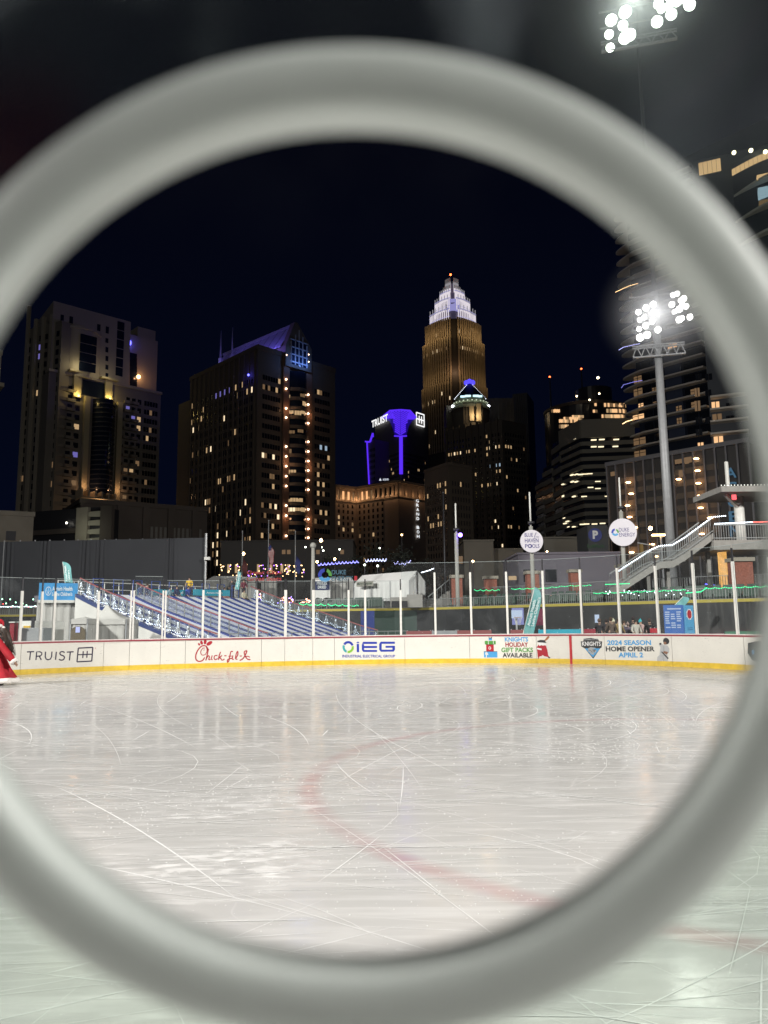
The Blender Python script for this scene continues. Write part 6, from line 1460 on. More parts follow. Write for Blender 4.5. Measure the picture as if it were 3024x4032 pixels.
for q, mm_ in [((1105, 712), W1), ((1190, 720), W2), ((1205, 785), W1), ((1120, 840), W1), ((1160, 855), W1), ((1195, 855), W1), ((1125, 1000), W2), ((1175, 1000), W2), ((1110, 1150), W2), ((1130, 1320), W1), ((1110, 1545), W1), ((1140, 1545), W1), ((1170, 1550), W1), ((1095, 1615), W1), ((1125, 1620), W3), ((1160, 1620), W1), ((1195, 1625), W1), ((1095, 1790), W2), ((1125, 1790), W2), ((1085, 1850), W1)]:
    u, z = fr.hit(B_(*q), 2.0); mb = MB()
    for du in (-1.0, -.35, .3):
        ua_ = u+du; o1 = 2.2*math.sin(math.pi*min(1, max(0, (ua_-ub0)/(ub1-ub0))))+.12; o2 = 2.2*math.sin(math.pi*min(1, max(0, (ua_+.5-ub0)/(ub1-ub0))))+.12
        hz = .5 if int(u*7+du*3) % 2 else .7; mb.hexa([fr.P(ua_, z-hz, o1), fr.P(ua_+.5, z-hz, o2), fr.P(ua_+.5, z-hz, o2-.2), fr.P(ua_, z-hz, o1-.2), fr.P(ua_, z+hz, o1), fr.P(ua_+.5, z+hz, o2), fr.P(ua_+.5, z+hz, o2-.2), fr.P(ua_, z+hz, o1-.2)])
    mb.build('lit_window', mm_, t)
L_sc = emat('sconce_glow', (1, .66, .42), 9); L_wash = emat('sconce_wash', (1, .45, .22), .9)
for xs, ys in ((1060, [398, 590, 665, 820, 893, 1122, 1200, 1278, 1357, 1435, 1590, 1670, 1830]), (1235, [395, 452, 712, 790, 862, 938, 1085, 1162, 1238, 1312, 1390, 1465, 1620, 1698, 1775, 1845])):
    for y in ys:
        u, z = fr.hit(B_(xs, y), .8); o = MB().ball(fr.P(u, z, .8), .3, 1).build('sconce', L_sc, t); 
for uu in (fr.hit(B_(1050, 1200))[0], fr.hit(B_(1235, 1200))[0]): fr.box(uu-1.2, uu+1.2, 0, H, 0, .5).build('pilaster', mat('pilaster_warm', (.22, .13, .09), .7), t)
for uu in (fr.hit(B_(1050, 1200))[0], fr.hit(B_(1235, 1200))[0]):
    for zz in (H*.2, H*.4, H*.6, H*.8): point('sconce_light', fr.P(uu, zz, 2.2), 110, (1, .5, .25), .3)
# gable and ridge roof
ug0, ug1 = fr.hit(B_(1055, 480), 1)[0], fr.hit(B_(1262, 480), 1)[0]
zap = fr.hit(B_(1140, 140), 1)[1]; uap = fr.hit(B_(1140, 140), 1)[0]; zg0 = fr.hit(B_(1060, 320), 1)[1]; zgb = H-3
gb = MB(); prof_ = [(ug0, zgb), (ug1, zgb), (ug1, fr.hit(B_(1255, 350), 1)[1]), (uap+.6, zap), (uap-.6, zap), (ug0, zg0)]
fv = [fr.P(u, z, 1) for u, z in prof_]+[fr.P(u, z, -1.2) for u, z in prof_]; gb.add(fv, [tuple(range(6)), tuple(range(6, 12))[::-1]]+[(i, 6+i, 6+(i+1) % 6, (i+1) % 6) for i in range(6)])
gb.build('gable', m_t2, t)
mb = MB(); 
for k, u in enumerate([ug0+(ug1-ug0)*x for x in (.2, .36, .5, .64, .8)]): mb.beam(fr.P(u, zgb+1, 1.1), fr.P(u, zgb+(zap-zgb)*(.55 if k in (0, 4) else .72 if k != 2 else .85), 1.1), .35)
for z in (.12, .28, .44, .6): mb.beam(fr.P(ug0+(ug1-ug0)*.16, zgb+(zap-zgb)*z, 1.1), fr.P(ug1-(ug1-ug0)*.16, zgb+(zap-zgb)*z, 1.1), .35)
mb.build('gable_tracery', mat('tracery', (.35, .37, .42), .5), t)
mb = MB(); fr.box(ug0+(ug1-ug0)*.22, ug1-(ug1-ug0)*.22, zgb+1, zgb+(zap-zgb)*.62, .9, 1.04, mb); mb.build('gable_glass', m_t1d, t)
for u_ in (.3, .7): point('gable_light', fr.P(ug0+(ug1-ug0)*u_, zgb+2, 3.5), 420, (.18, .35, 1), .4)
# ridge: from the gable apex back to the left
rl = fr.P(uap, zap-1, 0); ridge_end = pray(B_(505, 452), fr.P(uap, 0), fr.d)  # same u plane
ridge_end = at(*B_(540, 405), 255); ridge_end = Vector((rl.x, rl.y, 0))+(-fr.n)*38; ridge_end.z = zap-3.5
d_ = -fr.n; e1 = fr.P(ug0-7, H-.0, -1.2); 
mr_ = mat('roof_panel', (.40, .40, .5), .45, .2)
K = 9
for k in range(K):
    a = rl+d_*(40*k/K); b2 = rl+d_*(40*(k+.86)/K); lo_a = fr.P(ug0-.3, zg0, -1.2)+d_*(40*k/K); lo_b = fr.P(ug0-.3, zg0, -1.2)+d_*(40*(k+.86)/K)
    th = Vector((0, 0, .3)); MB().hexa([lo_a, lo_b, b2, a, lo_a+th, lo_b+th, b2+th, a+th]).build('roof_panel', mr_, t)
fr.box(ug0, ug1, H+.01, zg0-.2, -40, -1.3).build('penthouse', m_t2, t); a = rl; b2 = rl+d_*40
MB().beam(a+Z3*.5, b2+Z3*.5, .8).build('ridge_beam', m_steel, t)
MB().hexa([fr.P(ug1+.3, zg0, 0), fr.P(ug1+.3, zg0, 0)+d_*40, b2, a, fr.P(ug1+.3, zg0+.3, 0), fr.P(ug1+.3, zg0+.3, 0)+d_*40, b2+Z3*.3, a+Z3*.3]).build('roof_panel', m_t2, t)
for k in range(4): p = fr.P(ug0-5, H+2.5, 0)+d_*(5+10*k); MB().tube(p-Z3*2.5, p, .1, n=6).build('light_post', m_steel, t); point('roof_light', p+Z3*.3, 1700, (.22, .16, 1), .4)
# spires
for x, yb, yt in ((540, 430, 205), (632, 390, 180)):
    p = at(*B_(x, yb), 262); q = at(*B_(x, yt), 262); p.z = H
    mb = MB(); mb.tube(p, p+Z3*(q.z-p.z)*.45, 1.4, .8, 6); mb.tube(p+Z3*(q.z-p.z)*.45, Vector((p.x, p.y, q.z)), .4, .05, 5); mb.build('spire', m_steel, t)
fl.box(-.2, fl.L, H+.003, H+1.5, -2, .2).build('parapet', m_t2, t); fr.box(0, fr.L+.2, H+.003, H+1.5, -2, .2).build('parapet', m_t2, t)
for k in range(14): u = fl.L*(k+.5)/14; fl.box(u-.25, u+.25, 4, H, 0, .35).build('mullion_fin', m_t2, t)
u, z = fl.hit(B_(750, 553), 1); o = MB().ball(fl.P(u, z, .5), .35, 1).build('lamp', emat('blue_lamp', ()), t); point('blue_light', fl.P(u, z, 2), 120, (.1, .08, 1), .3)
# ---- 3: bank tower with blue crown
C_ = cC
m_t3 = mat('tower_grey', (.16, .15, .14), .6, var=.05, scale=.05)
t, H, Q, (fl, fr) = tower('office_tower', 'office tower with a glowing violet blue chevron crown and a white TRUIST sign', [C_(395, 1078), C_(570, 1000), C_(760, 1060)], 420, m_t3)
windows(t, fl, 2, fl.L-2, 20, H-22, 22, 30, .5, .5, [C_(*q) for q in [(415, 1180), (430, 1175), (445, 1170), (455, 1168), (400, 1255), (420, 1350), (432, 1348), (445, 1345), (460, 1345), (365, 1455), (375, 1462), (410, 1190)]], .03, 5, mats=[W1, W2], maxlit=60)
windows(t, fr, 2, fr.L-2, 20, H-22, 22, 30, .5, .5, [C_(*q) for q in [(550, 1275), (555, 1335), (600, 1245)]], .045, 6, mats=[W1, W2, W2], maxlit=95)
L_vio = emat('blue_neon', (.07, .01, 1), .8); L_vio2 = emat('blue_neon_bright', (.11, .03, 1), 1.0)
uc = 0
def both(pa, pb, w_, m, name='neon_tube'):
    """line on whichever face holds it"""
    mid = (pa[0]+pb[0])/2; f = fl if mid < C_(570, 0)[0] else fr; a = f.hit(pa, .6); b2 = f.hit(pb, .6); MB().beam(f.P(a[0], a[1], .6), f.P(b2[0], b2[1], .6), w_).build(name, m, t)
crown = MB()
# glowing chevron panels: left and right of the corner, beyond the roof line
zc0 = H; 
def cpan(f, pts_, m, off=.5):
    q = MB(); v = [f.P(*f.hit(p, off), off) for p in pts_]; w_ = [x-f.n*.4 for x in v]; n = len(v); q.add(v+w_, [tuple(range(n)), tuple(range(n, 2*n))[::-1]]+[(i, n+i, n+(i+1) % n, (i+1) % n) for i in range(n)]); return q.build('crown_panel', m, t)
m_crown = mat('crown_louvre', (.05, .03, .25), .5, em=(.05, .01, 1), es=.16)
cpan(fl, [C_(440, 1040), C_(500, 990), C_(569, 985), C_(569, 1165), C_(532, 1162), C_(512, 1095), C_(495, 1062)], m_crown)
cpan(fr, [C_(571, 985), C_(635, 990), C_(680, 1040), C_(652, 1060), C_(628, 1095), C_(612, 1162), C_(571, 1165)], m_crown)
for k in range(12):
    y = 1000+k*14
    for s_, f in ((-1, fl), (1, fr)):
        wdt = (60 if y < 1060 else 48 if y < 1100 else 36); xa = 570+s_*1.5; xb = 570+s_*wdt; yb = y-wdt*.62+ (0)
        if yb < 992: xb = 570+s_*(wdt-(992-yb)/.62); yb = 992
        both(C_(xa, y), C_(xb, yb), .55, L_vio2)
for k in range(7):
    x = 505-k*9; both(C_(x, 992+max(0, k)*6), C_(x+26-k, 1052+k*0-8), .5, L_vio2); x = 635+k*7; both(C_(x, 992+k*6), C_(x-22+k, 1056-6), .5, L_vio2)
both(C_(440, 1040), C_(500, 990), .8, L_vio2); both(C_(500, 990), C_(569, 985), .8, L_vio2); both(C_(571, 985), C_(635, 990), .8, L_vio2); both(C_(635, 990), C_(680, 1040), .8, L_vio2); both(C_(530, 1164), C_(569, 1166), .7, L_vio2); both(C_(571, 1166), C_(612, 1164), .7, L_vio2)
both(C_(574, 1168), C_(575, 1425), 2.0, L_vio2); both(C_(568.5, 1168), C_(570, 1425), 1.2, L_vio)
# left shoulder with vertical neon
p = at(*C_(335, 1205), 430); q = at(*C_(395, 1205), 424); sh = Face(p, q); sh.box(0, sh.L, 0, p.z, -20, 0).build('shoulder', m_t3, t)
windows(t, sh, 1, sh.L, 20, p.z-4, 6, 24, .5, .5, (), .1, 9, mats=[W1, W2], maxlit=95)
for pa, pb in ((C_(340, 1200), C_(355, 1495)), (C_(330, 1202), C_(345, 1206)), (C_(362, 1203), C_(381, 1145)), (C_(345, 1206), C_(362, 1203)), (C_(381, 1145), C_(383, 1170))):
    a = sh.hit(pa, .5); b2 = sh.hit(pb, .5); MB().beam(sh.P(*a, .5), sh.P(*b2, .5), .8).build('neon_tube', L_vio2, t)
L_sign = emat('sign_glow', (1, 1, 1), 1.1)
def facetext(f, s_, p0, p1, m, off=.8, name='lettering', **k):
    a = f.hit(p0, off); b2 = f.hit(p1, off)   # p0 lower-left, p1 upper-right
    q = MB(); text_on(q, s_, lambda x, y: f.P(a[0]+(b2[0]-a[0])*x, 0, off)+Z3*(min(a[1], b2[1])+abs(0)+y), 0, 1, 0, 1, **k)
    return q
zz = fl.hit(C_(435, 1062), .8)[1]; a = fl.hit(C_(380, 1085), .8)[0]; b2 = fl.hit(C_(492, 1050), .8)[0]; hgt = 4.4
q = MB(); text_on(q, 'TRUIST', lambda x, y: fl.P(x, y, 1.6), a, b2, zz-hgt/2, zz+hgt/2, bold=.03); q.build('lettering', L_sign, t)
zz = fr.hit(C_(694, 1048), .8)[1]; a = fr.hit(C_(681, 1048), .8)[0]; S_ = 12
mb = MB()
for p, q in (((0, -6), (0, 6)), ((0, 6), (12, 6)), ((0, -6), (12, -6)), ((12, -6), (12, 6)), ((0, 0), (12, 0)), ((4.3, -3.5), (4.3, 3.5)), ((8, -3.5), (8, 3.5))): mb.beam(fr.P(a+p[0]*.6, zz+p[1]*.6, .8), fr.P(a+q[0]*.6, zz+q[1]*.6, .8), .55)
mb.build('emblem', L_sign, t)
# ---- 4: hotel with warm cornice
m_h = mat('hotel_stucco', (.46, .37, .30), .85, var=.06, scale=.1); m_hc = mat('hotel_cornice', (.42, .34, .26), .8)
p55 = at(*C_(555, 1470), 300); H = p55.z
pL = onz(*C_(265, 1520), H); pR = onz(*C_(737, 1503), H); pLL = onz(*C_(120, 1500), H)
t = thing('grand_hotel', 'cream hotel with an amber-lit top cornice and vertical illuminated sign', 'hotel', (p55.x, p55.y, 0))
MB().prism([(pL.x, pL.y), (p55.x, p55.y), (pR.x, pR.y), ((pL+pR-p55).x, (pL+pR-p55).y)], 0, H-1).build('wall', m_h, t)
f1 = Face(pL, p55); f2 = Face(p55, pR); f0 = Face(pLL, pL)
MB().prism([(pLL.x, pLL.y), (pL.x, pL.y), (pL.x+5, pL.y+26), (pLL.x, pLL.y+28)], 0, H-1.001).build('wing', m_h, t)
wl = emat('hotel_lit', (1, .5, .22), 1.1)
for f, nu, ex0 in ((f0, 4, 0), (f1, 9, 0), (f2, 4, 0)):
    f.box(-.1, f.L+.5, H-1, H, -6, 1.3).build('cornice', m_hc, t); f.box(0, f.L, H-1.6, H-1, -.2, .7).build('cornice', m_hc, t); f.box(-.05, f.L+.1, H-6.6, H-6.1, -.1, .6).build('string_course', m_hc, t)
    npil = nu+1 if f is not f2 else 5
    for k in range(npil):
        u = f.L*(k+.0)/(npil-1); u = min(max(u, .6), f.L-.6); f.box(u-.55, u+.55, H-6.1, H-1.6, 0, .6).build('pilaster', m_hc, t)
        point('cornice_light', f.P(u, H-5.2, 1.7), 40, (1, .56, .28), .2)
    for k in range(max(1, npil-1)):
        if f is f2: break
        u = f.L*(k+.5)/(npil-1)
        if (f is f1 and k in (0, 1, 2, 3)) or f is f0: f.box(u-f.L/npil*.28, u+f.L/npil*.28, H-5.6, H-2.2, -.1, .12).build('lit_window', wl if k % 3 else W2, t)
        else: f.box(u-f.L/npil*.28, u+f.L/npil*.28, H-5.6, H-2.2, -.1, .12).build('window', m_wd, t)
    if f is not f2:
        windows(t, f, .8, f.L-.8-(f.L*.28 if f is f1 else 0), 4, H-7, nu if f is f0 else 6, int((H-11)/2.4), .36, .6, [C_(*q) for q in [(140, 1745), (150, 1740), (235, 1830), (245, 1560), (380, 1610), (420, 1605), (300, 1560)]], .03, 11, mats=[W2, W1])
    mb = MB()
# vertical sign
q = MB(); zt = f2.hit(C_(690, 1595), .5)[1]; zb = f2.hit(C_(694, 1870), .5)[1]; uu = f2.hit(C_(690, 1700), .5)[0]
word = 'GRAND BOHEMIAN'
for k, ch in enumerate('GRAND BOH'):
    if ch == ' ': continue
    z = zt-(zt-zb)*(k+.5)/9; text_on(q, ch, lambda x, y: f2.P(uu+x, z+y, .5), -.75, .75, -.58, .58, bold=.0)
q.build('lettering', emat('hotel_sign', (.9, .95, 1), 1.5), t)
# a roof sign on the next building: triangle + word
q = MB(); cc = at(*C_(432, 1463), 305); q.add([cc+Vector((-.5, 0, -.5)), cc+Vector((.5, 0, -.5)), cc+Vector((0, 0, .6))], [(0, 1, 2)]); text_on(q, 'ASCENTER', lambda x, y: cc+Vector((x, 0, y)), 1.0, 3.4, -.45, .35, bold=.02)
tt = thing('roof_sign', 'small white illuminated roof sign with a triangle above the hotel cornice', 'roof sign', (cc.x+1.5, 305, H-1)); q.build('lettering', emat('roof_sign_glow', (.8, .85, .95), 1.0), tt); MB().box(cc.x-.6, cc.x+3.5, 305.1, 305.3, cc.z-.75, cc.z-.55).build('frame', m_dark, tt)
MB().box(cc.x+1.2, cc.x+1.5, 305.1, 305.4, 0, cc.z-.75).build('post', m_dark, tt)
# ---- 5: mid building right of the hotel
m_m = mat('mid_brown', (.15, .125, .10), .85, var=.08, scale=.06)
t, H, Q, (fl, fr) = tower('brown_building', 'plain brown mid-rise with a lit top window row, right of the hotel', [C_(735, 1420), C_(900, 1366), C_(1062, 1392)], 220, m_m, 'building')
windows(t, fl, 1, fl.L-1, 6, H-4, 8, 16, .35, .6, [(*C_(x, y), W1) for x, y in [(773, 1494), (798, 1489), (823, 1485), (848, 1480), (872, 1474), (875, 1533), (750, 1597), (875, 1630), (828, 1740), (732, 1748), (755, 1742), (780, 1792), (805, 1790), (828, 1788), (853, 1783), (870, 1780)]], 0, 12)
windows(t, fr, 1, fr.L-1, 6, H-4, 7, 16, .35, .6, (), .01, 12, dark=mat('window_veil', (.03, .03, .035), .4))
fl.box(-.1, fl.L, H+.003, H+1, -1.5, .15).build('parapet', m_m, t); fr.box(0, fr.L+.1, H+.003, H+1, -1.5, .15).build('parapet', m_m, t)
# ---- 6: tallest tower with the lit crown
m_t6 = mat('tower_granite_warm', (.30, .24, .17), .75, var=.05, scale=.04); Y6 = 520
cx6 = at(*C_(940, 800), Y6+28).x
t = thing('crowned_skyscraper', 'tallest skyscraper stepping up to a glowing white and lavender crown', 'skyscraper', (cx6, Y6+28, 0))
cy6 = Y6+28; rot6 = RD(-3)
def hw(x0, x1, y): return (at(*C_(x1, y), cy6).x-at(*C_(x0, y), cy6).x)/2
def zz6(y, x=940): return at(*C_(x, y), cy6).z
def oct_poly(h, notch, bow=.05, n=6):
    """square turned so one notched corner faces the camera; gently bowed sides. h = half diagonal"""
    s_ = h; P_ = []; cor = [Vector((0, -s_)), Vector((s_, 0)), Vector((0, s_)), Vector((-s_, 0))]
    for k in range(4):
        a, b_ = cor[k], cor[(k+1) % 4]; d = (b_-a); L = d.length; d = d/L; nn = Vector((d.y, -d.x)); a2 = a+d*notch; b2 = b_-d*notch
        for i in range(n+1): t_ = i/n; p = a2.lerp(b2, t_)+nn*(bow*L*math.sin(math.pi*t_)); P_.append(p)
    c, s = math.cos(rot6), math.sin(rot6)
    kk = h/(h-notch*.707); return [(cx6+kk*(p.x*c-p.y*s), cy6+kk*(p.x*s+p.y*c)) for p in P_]
tiers = [(715, 1165, 860, 0), (733, 1152, 560, 860), (745, 1122, 428, 560)]
L6w = mat('window_t6', (.01, .012, .018), .2)
tz = []
for k, (x0, x1, yt, yb) in enumerate(tiers):
    h = hw(x0, x1, (yt+(yb or 1400))/2)*1.0; zt = zz6(yt-(0)); zb = 0 if k == 0 else tz[-1][1]
    P_ = oct_poly(h*.97, h*.16); MB().prism(P_, zb, zt).build('tier', mat('tier_wall_dark', (.045, .038, .03), .6), t); tz.append((zb, zt, P_, h))
# piers and windows on each tier, following the footprint edges facing the camera
for k, (zb, zt, P_, h) in enumerate(tz):
    pil = MB(); spn = MB(); wn = MB(); rn = random.Random(k); zb_ = max(zb, 120 if k == 0 else zb)
    for side in (3, 0):
        pts = [Vector((*p, 0)) for p in P_[side*7:side*7+7]]; cum = [0]
        for a, b_ in zip(pts, pts[1:]): cum.append(cum[-1]+(b_-a).length)
        npil = 13
        def along(u):
            j = 0
            while j < 5 and cum[j+1] < u: j += 1
            f = (u-cum[j])/(cum[j+1]-cum[j]); d = (pts[j+1]-pts[j]).normalized(); return pts[j].lerp(pts[j+1], f), d, Vector((d.y, -d.x, 0))
        nfl = max(4, int((zt-zb_)/4.2))
        for i in range(npil+1):
            p, d, nn = along(cum[-1]*i/npil*.999); pil.hexa([p-d*.55+nn*.9+Z3*zb_, p+d*.55+nn*.9+Z3*zb_, p+d*.55+Z3*zb_, p-d*.55+Z3*zb_, p-d*.55+nn*.9+Z3*(zt+1), p+d*.55+nn*.9+Z3*(zt+1), p+d*.55+Z3*(zt+1), p-d*.55+Z3*(zt+1)])
        for i in range(npil):
            for j in range(nfl):
                p, d, nn = along(cum[-1]*(i+.5)/npil); z = zb_+(zt-zb_)*(j+.5)/nfl; w_ = cum[-1]/npil*.34
                fz = (z-zb_)/(zt-zb_)
                pr = {0: .05, 1: .10 if fz < .7 else .02, 2: .22}[k]
                if k == 1 and .78 < fz < .86: pr = .75
                if k == 2 and j in (nfl-2, nfl-3): pr = .5
                if k == 0 and .70 < fz < .78 and side == 3: pr = .5
                mb = MB(); bxp = [p-d*w_+nn*.12+Z3*(z-1.3), p+d*w_+nn*.12+Z3*(z-1.3), p+d*w_-nn*.2+Z3*(z-1.3), p-d*w_-nn*.2+Z3*(z-1.3), p-d*w_+nn*.12+Z3*(z+1.2), p+d*w_+nn*.12+Z3*(z+1.2), p+d*w_-nn*.2+Z3*(z+1.2), p-d*w_-nn*.2+Z3*(z+1.2)]
                if rn.random() < pr and COUNT.get(t.name, 0) < 98: MB().hexa(bxp).build('lit_window', rn.choice([W1, W2, W3]), t); COUNT[t.name] = COUNT.get(t.name, 0)+1
                else: wn.hexa(bxp)
    pil.build('piers', m_t6, t); wn.build('window', L6w, t)['kind'] = 'stuff'
# ledge uplights washing the piers
for k in (1, 2):
    zb, zt, P_, h = tz[k]
    for side in (3, 0):
        for fr_c in (1, 3, 5):
            p = Vector((*P_[side*7+fr_c], 0)); c = Vector((cx6, cy6, 0)); o_ = (p-c).normalized(); point('ledge_uplight', p+o_*9+Z3*(zb+4), 800 if k == 1 else 1500, (1, .68, .32), 1)
# vertical lit oriel on the near corner
p0 = Vector((*oct_poly(tz[1][3]*.97, 0)[0], 0)); d0 = (O-p0); d0.z = 0; d0.normalize(); r0 = Vector((-d0.y, d0.x, 0))
zA_, zB_ = zz6(840), zz6(650)
for k in range(9):
    z = zA_+(zB_-zA_)*k/9; z2 = z+(zB_-zA_)/9
    mb = MB(); b_ = p0-d0*3.5
    for s_ in (-3.2, 0, 3.2): mb.beam(b_+r0*s_+Z3*z, b_+r0*s_+Z3*z2, .7)
    mb.beam(b_-r0*3.2+Z3*z2, b_+r0*3.2+Z3*z2, .8); mb.build('oriel_frame', mat('oriel_stone', (.5, .4, .3), .7), t)
point('oriel_light', p0+d0*6+Z3*(zA_+6), 1500, (1, .6, .35), 1); 
# crown: stepped rings of vertical rods, floodlighting put into them as emission
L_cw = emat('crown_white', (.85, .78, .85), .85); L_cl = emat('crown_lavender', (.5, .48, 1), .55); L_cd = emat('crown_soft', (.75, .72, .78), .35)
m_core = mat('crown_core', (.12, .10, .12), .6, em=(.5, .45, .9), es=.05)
crown = [(772, 1097, 432, 318, 348), (808, 1057, 345, 238, 262), (843, 1018, 262, 178, 198), (866, 988, 200, 150, 170), (880, 971, 170, 95, 122)]
for k, (x0, x1, yb, yt, yband) in enumerate(crown):
    h = hw(x0, x1, (yb+yt)/2); zb, zt, zband = zz6(yb), zz6(yt), zz6(yband)
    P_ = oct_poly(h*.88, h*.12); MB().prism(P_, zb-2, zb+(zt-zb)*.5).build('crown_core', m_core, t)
    P2 = oct_poly(h*.97, h*.2); rods = MB(); rods2 = MB(); bands = MB(); npr = 4 if k < 3 else 3
    n = len(P2)
    for side in range(4):
        pts = [Vector((*p, 0)) for p in P2[side*7:side*7+7]]
        for a, b_ in zip(pts, pts[1:]):
            for i in range(2):
                p = a.lerp(b_, (i+.5)/2); top = zt-(0 if (i+side) % 2 else 3)
                rods.beam(p+Z3*zb, p+Z3*(zb+(zband-zb)*.9), .7 if k < 3 else .55)
                rods2.beam(p+Z3*(zb+(zband-zb)*.9), p+Z3*top, .55)
            bands.beam(a+Z3*zband, b_+Z3*zband, .45)
            if k < 2: bands.beam(a+Z3*(zband-6), b_+Z3*(zband-6), .5)
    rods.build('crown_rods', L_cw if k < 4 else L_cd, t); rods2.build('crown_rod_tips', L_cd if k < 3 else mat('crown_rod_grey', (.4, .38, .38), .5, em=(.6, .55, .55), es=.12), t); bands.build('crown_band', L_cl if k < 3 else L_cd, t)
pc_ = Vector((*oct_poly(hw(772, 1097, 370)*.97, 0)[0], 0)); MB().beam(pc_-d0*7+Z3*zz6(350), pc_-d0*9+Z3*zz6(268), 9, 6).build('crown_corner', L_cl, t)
MB().ball((cx6-2, cy6-14, zz6(112)), .8, 1).build('beacon', emat('beacon_red', (1, .12, .03), 8), t)
# ---- 7: building with the dotted cone roof and blue lantern
m_t7 = mat('tower_stone_grey', (.13, .115, .095), .8, var=.06, scale=.05)
t, H, Q, (fl, fr) = tower('stone_tower', 'stepped stone tower with a round drum, light-dotted cone roof and blue lantern', [C_(878, 1125), C_(1268, 1052), C_(1432, 1082)], 330, m_t7)
windows(t, fl, 1, fl.L-1, 8, H-5, 18, 28, .4, .5, [C_(x, y) for x, y in [(905, 1296), (922, 1293), (940, 1289), (958, 1284), (988, 1278), (1018, 1272), (1048, 1264), (1078, 1257), (1105, 1250), (1135, 1243), (1165, 1237), (1195, 1232), (1225, 1228), (1250, 1224), (800, 1318), (1165, 1155), (1190, 1190), (1080, 1440), (1108, 1480), (1080, 1528), (1110, 1525), (1140, 1522), (1170, 1518), (1200, 1515), (1115, 1615), (1230, 1415), (1258, 1410), (1155, 1790), (1205, 1788), (1245, 1785)]]+[(*C_(1198, 1370), W4), (*C_(1232, 1360), W4), (*C_(1258, 1356), W4)], .012, 21, mats=[W1, W1, W3])
windows(t, fr, 1, fr.L-1, 8, H-5, 8, 28, .4, .5, [C_(x, y) for x, y in [(1285, 1222), (1305, 1226), (1330, 1230), (1370, 1108), (1412, 1115), (1418, 1255), (1300, 1460), (1385, 1560), (1428, 1570), (1275, 1780), (1310, 1790), (1340, 1795), (1380, 1790), (1375, 1320)]], .012, 22, mats=[W1, W2])
for k in range(9): u = fl.L*k/9+.3; fl.box(u, u+.9, 8, H+1, 0, .5).build('pier', m_t7, t)
cxd = at(*C_(1062, 950), 345).x; cyd = 352; Rd = (at(*C_(1192, 950), 345).x-at(*C_(935, 950), 345).x)/2; zd = at(*C_(1062, 902), 330).z; zd2 = at(*C_(1062, 868), 330).z
MB().tube((cxd, cyd, H-2), (cxd, cyd, zd), Rd*.98, n=36).build('drum', m_t7, t)
MB().tube((cxd, cyd, zd), (cxd, cyd, zd+1.2), Rd*1.05, n=36).build('drum_cornice', mat('cornice_pale', (.35, .36, .3), .7), t)
MB().tube((cxd, cyd, zd+1.2), (cxd, cyd, zd2), Rd*.92, n=36).build('drum_upper', mat('drum_glass', (.16, .18, .15), .5), t)
MB().tube((cxd, cyd, zd2), (cxd, cyd, zd2+1), Rd*.96, n=36).build('drum_ring', mat('cornice_pale', ()), t)
for k in range(11):
    a = RD(200+k*14); p = Vector((cxd+math.cos(a)*Rd*.95, cyd+math.sin(a)*Rd*.95, zd+3.2)); MB().ball(p, .5, 0, (1, 1, .6)).build('lamp', emat('drum_lamp', (.85, .95, .7), .9), t)
for k in range(6): a = RD(215+k*22); point('drum_light', (cxd+math.cos(a)*(Rd+1.3), cyd+math.sin(a)*(Rd+1.3), zd+3), 50, (.85, 1, .7), .4)
zap = at(*C_(1040, 775), 345).z; zce = at(*C_(1060, 838), 335).z; Rc = Rd*.84
MB().tube((cxd, cyd, zd2+1), (cxd, cyd, zce), Rc*1.0, n=32).build('cone_base', mat('drum_glass', ()), t)
MB().tube((cxd, cyd, zce), (cxd, cyd, zap), Rc, Rc*.12, n=32).build('cone_roof', mat('cone_dark', (.02, .05, .055), .5), t)
for a in (186, 354, 222, 318):
    for k in range(12): f = k/12; r = Rc*(1.02*(1-f)+.13*f); MB().ball((cxd+math.cos(RD(a))*r, cyd+math.sin(RD(a))*r, zce+(zap-zce)*f), .24, 0).build('roof_bulb', emat('roof_bulb', (.85, .9, 1), 2.5), t) if a in (186, 354) else None
for a in (238, 256, 285, 300): MB().box(cxd+math.cos(RD(a))*Rc-1.3, cxd+math.cos(RD(a))*Rc+1.3, cyd+math.sin(RD(a))*Rc-.6, cyd+math.sin(RD(a))*Rc, zce-.9, zce-.1).build('lit_opening', emat('cyan_strip', (.6, .9, 1), 1.5), t)
for a in (192, 350): MB().ball((cxd+math.cos(RD(a))*Rd, cyd+math.sin(RD(a))*Rd, zd+2), .6, 1).build('corner_lamp', emat('corner_lamp', (.9, .95, 1), 9), t)
zla = at(*C_(1040, 742), 345).z
MB().tube((cxd, cyd, zap), (cxd, cyd, zap+(zla-zap)*.55), 2.6, n=8).build('lantern', emat('lantern_blue', (.08, .06, 1), 1.6), t); MB().tube((cxd, cyd, zap+(zla-zap)*.55), (cxd, cyd, zla), 1.6, .5, n=8).build('lantern', emat('lantern_blue', ()), t)
# lit slots below the drum
for x in (1067, 1082, 1102):
    a = at(*C_(x, 1065), 329); z1 = at(*C_(x, 945), 329).z
